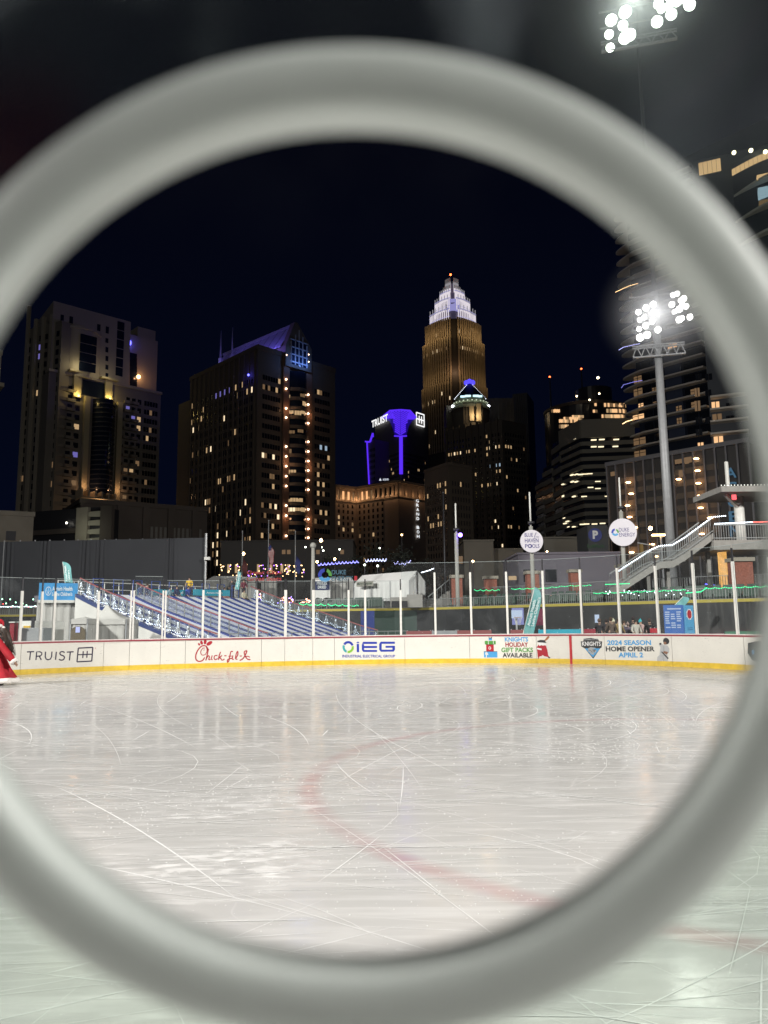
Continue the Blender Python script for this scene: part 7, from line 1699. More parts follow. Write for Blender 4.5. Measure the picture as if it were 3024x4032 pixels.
# upper stepped masses behind
for k, (x0, x1, yt, Y) in enumerate(((884, 1000, 955, 352), (1000, 1135, 930, 344), (1130, 1348, 905, 362))):
    a = at(*C_(x0, yt), Y); c = at(*C_(x1, yt), Y); MB().box(a.x, c.x, Y, Y+14, 0, a.z).build('upper_block', m_t7, t); ff = Face((a.x, Y), (c.x, Y))
    for j in range(8): ff.box(ff.L*(j+.15)/8, ff.L*(j+.4)/8, H+2, a.z-2, 0, .4).build('rib', m_t7, t)
    if k == 1:
        for xx in (1067, 1100):
            u = ff.hit(C_(xx, 1000))[0]; ff.box(u-1.6, u+1.6, ff.hit(C_(xx, 1065))[1], ff.hit(C_(xx, 945))[1], 0, .9).build('lit_column', mat('column_cream', (.45, .38, .26), .7), t); point('column_light', ff.P(u, ff.hit(C_(xx, 1060))[1]+2, 3.2), 420, (1, .72, .4), .3)
# ---- dark glass slab behind it
t, H, Q, f = tower('glass_slab', 'dark ribbed tower slab behind the stone tower, barely lit', [C_(1340, 878), C_(1440, 866)], 420, mat('slab_dark', (.06, .06, .065), .5), depth=20)
for k in range(7): f[0].box(f[0].L*(k+.2)/7, f[0].L*(k+.45)/7, 5, H, 0, .6).build('rib', mat('slab_rib', (.10, .10, .10), .6), t)
windows(t, f[0], 1, f[0].L-1, 10, H-30, 6, 30, .4, .4, [C_(1412, 1115)], .012, 41, mats=[W2])
# ---- 8: banded office block and the curved tower behind it
D_ = cD
m_band = mat('band_concrete', (.17, .165, .14), .8, var=.05, scale=.1)
t, H, Q, (fl, fr) = tower('banded_office', 'pale banded office block with stacked horizontal window strips', [D_(245, 1262), D_(372, 1192), D_(700, 1178)], 200, m_wd, 'office block')
zb_ = 10; nfl = 19; topz = fr.hit(D_(500, 1300))[1]
for f in (fl, fr):
    f.box(-.1, f.L+.1, topz, H+.01, -1, .5).build('top_band', m_band, t)
    for j in range(nfl): z = zb_+(topz-zb_)*j/nfl; f.box(-.05, f.L+.05, z, z+(topz-zb_)/nfl*.5, -1, .45).build('spandrel_band', m_band, t)
rn = random.Random(5)
for q in [(340, 1310), (455, 1315), (505, 1312), (595, 1312), (455, 1357), (500, 1357), (590, 1355), (318, 1533), (345, 1530), (372, 1530), (400, 1528), (430, 1526), (320, 1575), (345, 1575), (480, 1574), (230, 1604), (435, 1611), (480, 1618), (205, 1690), (240, 1672), (330, 1667), (395, 1667), (540, 1666), (290, 1822), (260, 1805), (385, 1840), (410, 1838), (460, 1838), (510, 1834), (200, 1856), (300, 1856), (330, 1855)]:
    f = fl if q[0] < 372 else fr; u, z = f.hit(D_(*q), .3)
    if f is fl: u = max(u, 1)
    f.box(u-.7, u+.7, z-.12, z+.12, .0, .5).build('ceiling_light', emat('ceiling_strip', (1, .85, .55), 1.5), t)
# stepped left part
for k, (x0, x1, yt) in enumerate(((195, 250, 1345), (140, 200, 1495), (95, 145, 1580))):
    a = at(*D_(x0, yt), 222+k*8); c = at(*D_(x1, yt), 214+k*8); ff = Face((a.x, a.y), (c.x, c.y)); ff.box(0, ff.L, 0, a.z, -16, 0).build('wing', m_wd, t)
    for j in range(14):
        z = 8+(a.z-8)*j/14; ff.box(-.05, ff.L+.05, z, z+(a.z-8)/14*.5, -1, .4).build('spandrel_band', m_band, t)
m_cur = mat('curtain_dark', (.025, .025, .03), .3)
cxx = at(*D_(440, 1150), 300).x; Rr = (at(*D_(700, 1150), 300).x-at(*D_(190, 1150), 300).x)/2; zt = at(*D_(440, 1045), 285).z
t = thing('curved_tower', 'dark curved tower with rows of amber lit floors behind the banded office block', 'skyscraper', (cxx, 320, 0))
MB().tube((cxx, 300+Rr*.6, 0), (cxx, 300+Rr*.6, zt), Rr, n=40).build('wall', m_cur, t)
MB().tube((cxx+4, 300+Rr*.6, zt), (cxx+4, 300+Rr*.6, at(*D_(480, 915), 290).z), Rr*.45, n=30).build('upper_drum', m_cur, t)
MB().tube((cxx, 300+Rr*.6, zt), (cxx, 300+Rr*.6, zt+1.2), Rr*1.02, n=40).build('roof_ring', mat('ring_brown', (.12, .09, .07), .7), t)
L_fl = emat('floor_amber', (1, .58, .28), 1.0)
def arc(x0, x1, y, hh, m=None):
    n = max(1, int((x1-x0)/11)); rn2 = random.Random(int(x0+y))
    for k in range(n):
        xa = x0+(x1-x0)*k/n; xb = x0+(x1-x0)*(k+.82)/n
        px1, px2 = D_(xa, y), D_(xb, y)
        def hitc(px):
            d = ray(*px); oc = O-Vector((cxx, 300+Rr*.6, 0)); a = d.x**2+d.y**2; b_ = 2*(oc.x*d.x+oc.y*d.y); c_ = oc.x**2+oc.y**2-(Rr+.15)**2; disc = b_*b_-4*a*c_
            if disc < 0: return None
            t_ = (-b_-math.sqrt(disc))/(2*a); return O+d*t_
        p, q = hitc(px1), hitc(px2)
        if p is None or q is None: continue
        MB().beam(Vector((p.x, p.y, p.z)), Vector((q.x, q.y, p.z)), .3, hh*.55).build('lit_window', m or rn2.choice([W1, W2, L_fl, L_fl]), t)
for x0, x1, y, hh in ((520, 665, 1097, 2.6), (535, 668, 1133, 2.6), (505, 650, 1167, 2.4), (240, 380, 1198, 2.4), (268, 385, 1182, 2.0), (240, 300, 1232, 2.6), (192, 245, 1136, 2.2), (450, 480, 1136, 2.0), (460, 475, 1095, 2), (320, 395, 1170, 1.8)): arc(x0, x1, y, hh)
for q, c_ in (((181, 923), RDD), ((377, 873), RDD), ((481, 928), (1, .8, .5)), ((349, 1043), WRM), ((489, 1027), WRM), ((429, 1066), WRM)):
    pass
tt = thing('rooftop_mast', 'thin rooftop mast with a tiny red beacon left of the curved tower', 'mast', (at(*D_(181, 1300), 330).x, 330, 0)); p = at(*D_(181, 923), 330); MB().tube((p.x, 330, 0), (p.x, 330, p.z), 1.2, .25, 6).build('mast', m_cur, tt); MB().ball(p, .4, 1).build('beacon', emat('beacon_red', ()), tt)
tt = thing('rooftop_mast', 'thin rooftop mast with a tiny red beacon above the curved tower', 'mast', (at(*D_(377, 1300), 340).x, 340, 0)); p = at(*D_(377, 873), 340); MB().tube((p.x, 340, 0), (p.x, 340, p.z), 1.2, .25, 6).build('mast', m_cur, tt); MB().ball(p, .4, 1).build('beacon', emat('beacon_red', ()), tt)
p = at(*D_(481, 928), 288); MB().ball(p, .5, 1).build('lamp', emat('warm_star', (1, .8, .5), 8), t)
for q in ((349, 1043), (489, 1027), (429, 1066)): MB().ball(at(*D_(*q), 288), .35, 1).build('lamp', emat('warm_star', ()), t)
# ---- 9: residential tower with rounded balconies at right
m_bal = mat('balcony_slab', (.55, .53, .49), .7); m_g9 = mat('condo_glass', (.02, .026, .042), .2); m_g9b = mat('condo_panel', (.04, .055, .10), .4)
pl9 = at(*D_(640, 1375), 200); floors = 24
pr9 = Vector((pl9.x+70, pl9.y-79, 0)); f9 = Face(pl9, pr9)
t = thing('balcony_tower', 'glass residential tower with stacked white rounded balconies at right', 'residential tower', pl9*1)
zb9 = at(*D_(640, 1440), 200).z; step9 = None
yt_ = [130, 200, 275, 345, 415, 490, 565, 635, 705, 780, 850, 930, 1000, 1075, 1150, 1225, 1300, 1375]
zs9 = [at(*D_(600, y), 198).z for y in yt_]; step9 = (zs9[0]-zs9[-1])/17
Htop = zs9[0]+step9*4.3
uoff = 5.0
f9.box(uoff, f9.L, zb9-30, Htop, -26, 0).build('wall', m_g9, t)
f9.box(uoff+14, f9.L, Htop, Htop+4.5, -24, -1.5).build('penthouse', m_g9, t)
for k in range(26):
    z = zs9[-1]+step9*k; 
    if z > Htop: break
    w_ = 4.6; poly = [(uoff+19.5, -.6), (uoff+19.5, 2.2+.0)]; n = 12
    pts_ = [(uoff+19, -6)]+[(uoff+19, 2.0)]+[(3.2+uoff*.0+4-7.2*math.sin(math.pi*i/n*1.0)*1.0, 2.0-8.0*i/n) for i in range(n+1)]
    P_ = [f9.P(u, 0, o) for u, o in pts_]
    MB().prism([(p.x, p.y) for p in P_][::-1], z, z+.42).build('balcony_slab', m_bal, t)
    # right-hand balconies
    if k % 1 == 0 and k < 19: 
        P_ = [f9.P(u, 0, o) for u, o in [(uoff+25, 0), (uoff+25, 1.7), (uoff+27, 2.2), (uoff+33, 2.2), (uoff+35, 1.5), (uoff+35, 0)]]; MB().prism([(p.x, p.y) for p in P_][::-1], z+.01, z+.36).build('balcony_slab', m_bal, t)
        P_ = [f9.P(u, 0, o) for u, o in [(uoff+52.5, 0), (uoff+53, 1.6), (uoff+56, 2.3), (uoff+66, 2.3), (uoff+66, 0)]]; MB().prism([(p.x, p.y) for p in P_][::-1], z+.01, z+.36).build('balcony_slab', m_bal, t)
    rn = random.Random(100+k)
    for u0_, u1_, nm in ((uoff+1.5, uoff+4, 1), (uoff+4.3, uoff+6.8, 1), (uoff+13, uoff+16, 0), (uoff+16.3, uoff+19, 0), (uoff+28, uoff+31, 0), (uoff+31.4, uoff+34, 0), (uoff+42, uoff+46, 0), (uoff+49, uoff+52, 0), (uoff+58, uoff+61, 0), (uoff+61.4, uoff+64, 0)):
        f9.box(u0_, u1_, z+.5, z+step9-.35, 0, .08).build('window', m_wd, t) if COUNT.get('c9', 0) < 70 else None; COUNT['c9'] = COUNT.get('c9', 0)+1
    f9.box(uoff+8, uoff+12.3, z+.45, z+step9-.05, 0, .05).build('panel', m_g9b, t)
for x0, x1, y0, y1, mm_ in ((918, 970, 708, 765, L_fl), (706, 750, 912, 965, W2), (706, 755, 990, 1045, W2), (735, 762, 1085, 1118, L_fl), (825, 875, 1068, 1102, W2), (700, 765, 1150, 1192, L_fl), (1060, 1110, 990, 1045, W2), (1065, 1115, 1070, 1135, W2), (1190, 1235, 1075, 1120, L_fl), (1195, 1250, 1150, 1195, W2), (705, 775, 1295, 1350, W2), (710, 775, 1375, 1430, W2), (1105, 1135, 1330, 1372, L_fl), (1205, 1258, 1290, 1350, L_fl), (970, 1000, 1100, 1150, W2), (975, 1000, 1175, 1230, W2), (820, 850, 985, 1020, W2), (680, 692, 405, 440, W2)):
    a = f9.hit(D_(x0, y1), .15); b_ = f9.hit(D_(x1, y0), .15); f9.box(a[0], b_[0], a[1], b_[1], .02, .2).build('lit_window', mm_, t)
    um = (a[0]+b_[0])/2; mb = MB(); mb.beam(f9.P(um, a[1], .26), f9.P(um, b_[1], .26), .14); mb.beam(f9.P(a[0], (a[1]*.35+b_[1]*.65), .26), f9.P(b_[0], (a[1]*.35+b_[1]*.65), .26), .12); mb.build('glazing_bar', m_dark, t)
# balcony string lights
for lab, pts_, c_ in (('amber string lights on a high rounded balcony of the glass tower', [(592, 395), (640, 372), (680, 355), (728, 342)], WRM), ('bluish string lights on a balcony below the floodlight rack', [(612, 755), (640, 738), (700, 724), (740, 716)], (.5, .5, 1)), ('blue string lights on a middle balcony of the glass tower', [(628, 990), (640, 972), (700, 955), (755, 945)], (.3, .3, 1)), ('amber string lights on a lower balcony of the glass tower', [(635, 1215), (660, 1200), (695, 1190)], WRM)):
    bulbs('string_lights', lab, [at(*D_(*q), 190) for q in pts_], c_, 1.6, .1, n=24)
for xx_, zz_, yy_ in ((at(*D_(600, 1400), 118).x, at(*D_(600, 1462), 112).z, 118), (at(*D_(760, 1400), 118).x, at(*D_(760, 1442), 112).z, 120), (at(*D_(1000, 1400), 118).x, at(*D_(1000, 1400), 112).z, 120)):  # lamps with ball fixtures added on the podium roof to light the balcony soffits
    p = Vector((xx_, yy_, zz_+.6)); MB().ball(p, .18, 1).build('soffit_fill_lamp', emat('warm_star', (1, .8, .5), 8), t); point('soffit_fill_light', p+Z3*.5, 2600, (1, .85, .7), .4)
# top floors seen above the ring
E_ = cE
p = at(*E_(1015, 1290), 150); fT = Face(at(*E_(985, 1500), 152), at(*E_(1560, 1500), 146))
t = thing('curved_roof_tower', 'dark tower top with amber lit penthouse windows at the upper right edge', 'residential tower', fT.P(fT.L/2, 0))
zt1 = fT.hit(E_(1200, 1120))[1]
fT.box(0, fT.L, 0, zt1, -20, 0).build('wall', mat('tower_bluegrey', (.035, .045, .062), .5), t)
for x0, x1, y0, y1, mm_ in ((1090, 1125, 900, 945, m_wd), (1150, 1190, 900, 945, m_wd), (1085, 1112, 990, 1045, W2), (1085, 1115, 1070, 1135, W2), (1190, 1235, 1075, 1120, L_fl), (1195, 1250, 1150, 1195, W2), (1105, 1135, 1330, 1372, L_fl), (1205, 1258, 1290, 1350, L_fl), (1090, 1130, 1170, 1215, m_wd), (1090, 1130, 1245, 1290, m_wd), (1150, 1185, 1000, 1045, m_wd), (1150, 1185, 1170, 1215, m_wd), (1280, 1330, 1080, 1120, m_wd), (1280, 1330, 1160, 1200, m_wd)):
    a = fT.hit(D_(x0, y1), .1); b_ = fT.hit(D_(x1, y0), .1); fT.box(a[0], b_[0], a[1], b_[1], -.1, .12).build('window' if mm_ is m_wd else 'lit_window', mm_, t); um = (a[0]+b_[0])/2
    MB().beam(fT.P(um, a[1], .18), fT.P(um, b_[1], .18), .12).build('glazing_bar', m_dark, t)
for yb in (1052, 1130, 1206, 1282, 1360):
    a = fT.hit(D_(1180, yb), 2); b_ = fT.hit(D_(1420, yb), 2); fT.box(a[0], b_[0], a[1], a[1]+.35, 0, 2.2).build('balcony_slab', m_bal, t)
n = 14; u0 = fT.hit(E_(1250, 1150), 1)[0]; u1 = fT.L+4; zt2 = fT.hit(E_(1400, 1100), 3)[1]
def crv(o): return [fT.P(u0+(u1-u0)*i/n, 0, o*math.sin(math.pi*i/n/1.6)) for i in range(n+1)]
pl = crv(4); MB().prism([(q.x, q.y) for q in pl]+[(fT.P(u1, 0, -3).x, fT.P(u1, 0, -3).y), (fT.P(u0, 0, -3).x, fT.P(u0, 0, -3).y)], zt1-30, zt2).build('curved_front', mat('tower_bluegrey', ()), t)
pen = emat('penthouse_glow', (1, .6, .3), .8)
for (x0, x1, y0, y1, nn) in ((1017, 1178, 1140, 1278, 5), ):
    a = fT.hit(E_(x0, 1230), .2); b_ = fT.hit(E_(x1, 1190), .2); z0_, z1_ = fT.hit(E_(1100, 1255), .2)[1], fT.hit(E_(1100, 1165), .2)[1]
    for k in range(nn): fT.box(a[0]+(b_[0]-a[0])*k/nn, a[0]+(b_[0]-a[0])*(k+.92)/nn, z0_, z1_, .05, .25).build('lit_window', pen, t)
z0_, z1_ = fT.hit(E_(1400, 1172), 4)[1], fT.hit(E_(1400, 1125), 4)[1]
for i in range(n):
    a, b_ = pl[i]+fT.n*.15, pl[i]+fT.n*.15+(pl[i+1]-pl[i])*.92; MB().hexa([a+Z3*z0_, b_+Z3*z0_, b_-fT.n*.2+Z3*z0_, a-fT.n*.2+Z3*z0_, a+Z3*z1_, b_+Z3*z1_, b_-fT.n*.2+Z3*z1_, a-fT.n*.2+Z3*z1_]).build('lit_window', pen, t)
for yb in (1335, 1530, 1715):
    z = fT.hit(E_(1400, yb), 4)[1]; pq = crv(6.5); MB().prism([(q.x, q.y) for q in pq]+[(fT.P(u1, 0, -1).x, fT.P(u1, 0, -1).y), (fT.P(u0, 0, -1).x, fT.P(u0, 0, -1).y)], z, z+.5).build('balcony_slab', m_bal, t)
for x0, x1, y0, y1, mm_ in ((1440, 1519, 1255, 1310, pen), (1450, 1519, 1350, 1425, W4), (1455, 1519, 1445, 1485, W2)):
    a = fT.hit(E_(x0, y1), 4.5); b_ = fT.hit(E_(x1, y0), 4.5)
    fT.box(a[0], b_[0], a[1], b_[1], 2, 4.6).build('lit_window', mm_, t)
for q in ((1272, 1108), (1395, 1092), (1500, 1102)): MB().ball(fT.P(*fT.hit(E_(*q), 4), 4), .4, 1).build('roof_lamp', emat('warm_star', ()), t)
# ---- 10: garage podium under the balcony tower
t, H, Q, f = tower('garage_podium', 'glass-fronted parking garage podium with orange lamps on every level, right', [D_(540, 1482), D_(1420, 1330)], 112, mat('garage_dark', (.028, .025, .024), .6), 'parking garage', depth=40)
f = f[0]; gsp = mat('garage_concrete', (.09, .075, .06), .8)
H2 = H
n = 8
m_mul = mat('mullion_grey', (.11, .11, .12), .5)
for k in range(15): u = f.L*k/14; f.box(u-.12, u+.12, 0, H, 0, .35).build('mullion', m_mul, t)
f.box(-.2, f.L+.2, H+.003, H+.6, -1, .4).build('roof_edge', m_mul, t)
lv = [f.hit(D_(1100, y))[1] for y in (1475, 1550, 1628, 1705, 1780, 1860, 1940, 2020)]
for z in lv:
    f.box(f.L*.06, f.L*.42, z-.9, z-.1, -.05, .1).build('deck_edge', gsp, t); f.box(f.L*.5, f.L*.8, z-.9, z-.1, -.05, .1).build('deck_edge', gsp, t)
L_gar = emat('garage_lamp', (1, .55, .25), 14)
for q in [(672, 1580), (690, 1650), (668, 1724), (680, 1795), (693, 2015), (1095, 1432), (1103, 1507), (1108, 1585), (1118, 1662), (1122, 1738), (1130, 1900), (1115, 1975), (1180, 1800), (985, 1560), (715, 1860), (1490, 1990), (1090, 1975), (845, 2040), (820, 1965), (1505, 1948)]:
    u, z = f.hit(D_(*q), .4); MB().ball(f.P(u, z, .5), .2, 1, (1.9, 1, .6)).build('lamp', L_gar, t)
for q in [(672, 1580), (668, 1724), (1108, 1585), (1122, 1738), (693, 2015), (1130, 1900)]: u, z = f.hit(D_(*q), .4); point('garage_light', f.P(u, z+.2, 1.2), 40, (1, .5, .22), .3)
windows(t, f, f.L*.5, f.L*.68, lv[0]+.4, H-.8, 5, 1, .8, .8, (), .8, 61, mats=[W2])
for x0, x1, y0, y1 in ((960, 1010, 1430, 1465), (1018, 1060, 1418, 1460), (985, 1010, 1500, 1545), (560, 590, 1510, 1540)): f.pbox(D_(x0, 0)[0], D_(x1, 0)[0], D_(0, y0)[1], D_(0, y1)[1], 0, .2).build('lit_window', W2, t)
# vertical blue letters at right
q = MB(); u, z = f.hit(D_(1308, 1520), .6)
for k, ch in enumerate('ASCENT'): text_on(q, ch, lambda x, y: f.P(u+x, z+y-k*1.9, .6), -.7, .7, -.7, .7, bold=.02)
q.build('lettering', emat('blue_letters', (.1, .3, .5), .35), t)
# ================================================================== PEOPLE
def skin_mesh(name, nodes, edges, m, parent=None, sub=2, root=0):
    """nodes: list of (pos, radius); one continuous surface grown over a skeleton"""
    me = bpy.data.meshes.new('sk'); me.from_pydata([tuple(p) for p, r in nodes], edges, []); o = bpy.data.objects.new('sk', me); COL.objects.link(o)
    mod = o.modifiers.new('s', 'SKIN'); mod.use_smooth_shade = True
    if not me.skin_vertices: 
        dg = bpy.context.evaluated_depsgraph_get()
    lay = me.skin_vertices[0].data if me.skin_vertices else None
    if lay is None:
        bm = bmesh.new(); bm.from_mesh(me); bm.verts.layers.skin.verify(); bm.to_mesh(me); bm.free(); lay = me.skin_vertices[0].data
    for i, (p, r) in enumerate(nodes): lay[i].radius = (r, r) if not isinstance(r, tuple) else r; lay[i].use_root = (i == root)
    s2 = o.modifiers.new('u', 'SUBSURF'); s2.levels = sub; s2.render_levels = sub
    dg = bpy.context.evaluated_depsgraph_get(); me2 = bpy.data.meshes.new_from_object(o.evaluated_get(dg)); bpy.data.objects.remove(o); bpy.data.meshes.remove(me)
    me2.materials.clear(); me2.materials.append(m); me2.name = name
    for p in me2.polygons: p.use_smooth = True
    ob = bpy.data.objects.new(name, me2); COL.objects.link(ob)
    if parent: ob.parent = parent
    return ob
m_skin = mat('skin', (.42, .26, .19), .55); m_skin2 = mat('skin_deep', (.22, .12, .08), .55)
def fabric(n, c): return mat('fabric_'+n, c, .85, var=.15, scale=8)
HAND = [(0, 0, 0)]
def hand(o, d, side, size=1.0):
    """nodes+edges for a palm, four fingers and a thumb growing along d"""
    d = Vector(d).normalized(); w_ = d.cross(Vector((0, 1, 0))).normalized() if abs(d.y) < .9 else Vector((1, 0, 0)); b = d.cross(w_).normalized()
    N_ = []; E_l = []
    palm = Vector(o)+d*.05*size; N_.append((palm, (.034*size, .02*size)))
    for i, (off, ln) in enumerate(((-.028, .062), (-.009, .074), (.01, .07), (.028, .054))):
        k = Vector(o)+d*.088*size+w_*off*size; N_.append((k, .0095*size)); j = len(N_)-1; E_l.append((0, j))
        q = k+d*ln*.5*size+b*.012*size; N_.append((q, .0085*size)); E_l.append((j, j+1)); q2 = q+(d*.8+b*.6)*ln*.5*size; N_.append((q2, .007*size)); E_l.append((j+1, j+2))
    k = Vector(o)+d*.03*size-w_*.04*size*side; N_.append((k, .011*size)); j = len(N_)-1; E_l.append((0, j)); N_.append((k+(d*.8-w_*.5*side)*.04*size, .009*size)); E_l.append((j, j+1))
    return N_, E_l
def person(lab, pos, rz=0, h=1.7, pose='stand', top=(.05, .05, .06), legs=(.03, .03, .05), hair=(.04, .025, .02), hat=None, group=None, skin=None, hood=False, arms=None, detail=1):
    s = h/1.7; t = thing('person', lab, 'person', pos, group, rz)
    sit = pose == 'sit'; dz = -.5 if sit else 0
    def V(x, y, z): return Vector((x*s, y*s, (z+dz)*s))
    n = [(V(0, 0, .95), .125), (V(0, .01, 1.12), .12), (V(0, .02, 1.32), (.15, .12)), (V(0, 0, 1.46), .055), (V(0, -.01, 1.54), .075), (V(0, -.01, 1.63), .085), (V(0, 0, 1.7), .045)]
    e = [(0, 1), (1, 2), (2, 3), (3, 4), (4, 5), (5, 6)]
    A = arms or ([((.19, .02, 1.38), (.27, -.02, 1.12), (.24, -.2, .95)), ((-.19, .02, 1.38), (-.27, -.02, 1.12), (-.24, -.2, .95))])
    armj = []
    for a in A:
        i = len(n); n += [(V(*a[0]), .06), (V(*a[1]), .045), (V(*a[2]), .032)]; e += [(2, i), (i, i+1), (i+1, i+2)]; armj.append(i)
        d = (V(*a[2])-V(*a[1])); hn, he = hand(V(*a[2]), d, 1 if a[0][0] > 0 else -1, s*.95); b0 = len(n); n += hn; e += [(i+2, b0)]+[(x+b0, y+b0) for x, y in he]
    legj = []
    for sx in (.1, -.1):
        i = len(n)
        L = [((sx, 0, .9), .09), ((sx*1.1, -.42, .86), .065), ((sx*1.1, -.62, .5), .04), ((sx*1.2, -.76, .47), .035)] if sit else [((sx, 0, .86), .09), ((sx*1.1, -.02, .48), .065), ((sx*1.1, .02, .09), .042), ((sx*1.2, -.14, .04), .035)]
        n += [(V(*p), r) for p, r in L]; e += [(0, i), (i, i+1), (i+1, i+2), (i+2, i+3)]; legj.append(i)
    n = [(p, tuple(x*s for x in r) if isinstance(r, tuple) else r*s) for p, r in n]
    skin_mesh('body', n, e, skin or m_skin, t, sub=1)
    tn = [(V(0, 0, .86 if not sit else .9), .165), (V(0, 0, 1.0), .155), (V(0, .01, 1.15), .15), (V(0, .02, 1.33), (.175, .14)), (V(0, 0, 1.45), .08)]; te = [(0, 1), (1, 2), (2, 3), (3, 4)]
    for a in A:
        i = len(tn); w2 = Vector(a[1]).lerp(Vector(a[2]), .85); tn += [(V(*a[0]), .08), (V(*a[1]), .068), (V(*w2), .055)]; te += [(3, i), (i, i+1), (i+1, i+2)]
    tn = [(p, tuple(x*s for x in r) if isinstance(r, tuple) else r*s) for p, r in tn]
    skin_mesh('jacket', tn, te, fabric('%02d%02d%02d' % tuple(int(c*99) for c in top), top), t, sub=1)
    ln = [(V(0, 0, .92), .15)]; le = []
    for sx in (.1, -.1):
        i = len(ln)
        L = [((sx, 0, .88), .1), ((sx*1.1, -.42, .86), .08), ((sx*1.1, -.6, .54), .06)] if sit else [((sx, 0, .84), .1), ((sx*1.1, -.02, .48), .08), ((sx*1.1, .02, .12), .062)]
        ln += [(V(*p), r*s) for p, r in L]; le += [(0, i), (i, i+1), (i+1, i+2)]
    ln[0] = (ln[0][0], .15*s); skin_mesh('trousers', ln, le, fabric('%02d%02d%02d' % tuple(int(c*99) for c in legs), legs), t, sub=1)
    for i in legj: MB().ball(n[i+3][0]+Vector((0, .04, 0)), .07*s, 1, (.7, 1.6, .7)).build('shoe', m_dark, t, True, loc=None).matrix_parent_inverse = Matrix()
    hm = MB().ball(V(0, .022, 1.625), .108*s, 2, (.92, 1.0, 1.1)).build('hair' if not hat else 'hat', fabric('h%02d%02d%02d' % tuple(int(c*99) for c in (hat or hair)), hat or hair), t, True); hm.matrix_parent_inverse = Matrix()
    if hat: q = MB().ball(V(0, .0, 1.76), .035*s, 1).build('pompom', hm.data.materials[0], t, True); q.matrix_parent_inverse = Matrix()
    f = MB(); [f.ball(V(ex, -.088, 1.615), .011*s, 0) for ex in (-.03, .03)]; f.add([V(-.025, -.088, 1.56), V(.025, -.088, 1.56), V(.018, -.09, 1.552), V(-.018, -.09, 1.552)], [(0, 1, 2, 3)]); q = f.build('face', m_dark, t); q.matrix_parent_inverse = Matrix()
    q = MB().tube(V(0, -.085, 1.61), V(0, -.108, 1.58), .008*s, .014*s, 6).build('nose', skin or m_skin, t, True); q.matrix_parent_inverse = Matrix()
    return t
# people behind the boards on the right
crowd = [((2361, 2470), 0, 1.62, (.02, .02, .025), (.10, .06, .04), None, 'person in black with brown hair, leftmost of the group behind the glass', 2.6), ((2388, 2466), .3, 1.6, (.02, .022, .03), (.03, .02, .02), None, 'person in a dark coat second from the left of the group', 2.9), ((2405, 2458), -.4, 1.68, (.10, .075, .06), (.06, .035, .02), None, 'brown-haired person just behind the cream hooded coat', 3.4), ((2416, 2466), .2, 1.58, (.62, .60, .44), None, (.62, .60, .44), 'person in a cream coat and cream knitted hat', .1), ((2436, 2466), -.2, 1.6, (.30, .22, .09), (.05, .03, .02), None, 'person in a mustard coat beside the white glass post', .3), ((2458, 2474), .1, 1.5, (.5, .46, .44), (.05, .03, .02), None, 'person in a pale jacket right of the glass post', .2), ((2473, 2478), 0, 1.4, (.12, .10, .16), None, (.3, .22, .2), 'small child in a dark jacket and pale hat', 2.9), ((2494, 2458), .3, 1.72, (.015, .015, .018), (.03, .02, .015), None, 'tall person in black behind the glass', 2.7), ((2504, 2470), -.2, 1.55, (.5, .48, .42), (.02, .015, .01), None, 'person in a black hat and pale coat next to the turquoise hat', .2), ((2523, 2468), .2, 1.55, (.58, .40, .38), None, (.05, .42, .48), 'person in a turquoise hat and pink coat', .4), ((2558, 2468), 0, 1.6, (.02, .018, .02), (.05, .03, .025), None, 'person in black with dark hair, rightmost of the group', 2.8)]
for (x, y), dr, h, c, hr_, ht, lab, rz in crowd:
    Yp = 41+dr*3; p = at(x, y, Yp); person(lab, (p.x, Yp, 0), rz+math.pi*0, h, top=c, hair=hr_ or (.04, .03, .02), hat=ht, group='people standing behind the rink glass')
# people on the slide
def on_slide(x, s, g, lab, top, pose='sit', rz=1.0, h=1.65, off=.05, back=0, **k):
    p = rp(g, s, 0)-dsc*back; p.z += off; return person(lab, p+(Vector((0, 0, -.36)) if pose == 'sit' else Vector((0, 0, 0))), rz, h, pose, top=top, group='people at the top of the slide', **k)
dir_ = math.atan2(dsc.y, dsc.x)+math.pi/2
def gof(x, s=0, back=0, zz=0):
    best = (9e9, 0)
    for i in range(200):
        g = -4+17*i/200; q = proj(rp(g, s, zz)-dsc*back); best = min(best, (abs(q[0]-x), g))
    return best[1]
on_slide(0, 0, gof(746, 0, 3.6, 1), 'person in a bright yellow jacket standing at the top of the slide', (.75, .48, .03), 'stand', 0, 1.75, back=3.6, hair=(.02, .02, .02))
on_slide(0, 0, gof(560, 0, .6, .5), 'person in blue seated at the top left lane of the slide', (.05, .09, .30), rz=dir_, back=.7, legs=(.03, .06, .2))
on_slide(0, 0, gof(575, 0, .3, .5), 'second person in dark blue seated beside the top left lane', (.04, .06, .18), rz=dir_, back=.2, legs=(.02, .03, .1))
on_slide(0, 0, gof(668, 0, .5, .5), 'child in a pale blue coat seated at the top of the slide', (.22, .35, .42), rz=dir_, back=.5, h=1.4)
on_slide(0, 0, gof(694, 0, .5, .5), 'person in dark navy leaning on a tube at the top of the slide', (.02, .03, .10), rz=dir_, back=.4, h=1.6)
on_slide(0, 0, gof(742, 0, .6, .5), 'person in royal blue seated in front of the yellow jacket', (.03, .07, .35), rz=dir_, back=.6)
on_slide(0, 0, gof(765, 0, .6, .5), 'child in brown seated right of the yellow jacket', (.16, .10, .07), rz=dir_, back=.6, h=1.3)
on_slide(0, 0, gof(880, 0, .5, .5), 'person in a white top seated left of the dark standing person', (.55, .5, .5), rz=dir_, back=.4, legs=(.3, .1, .1))
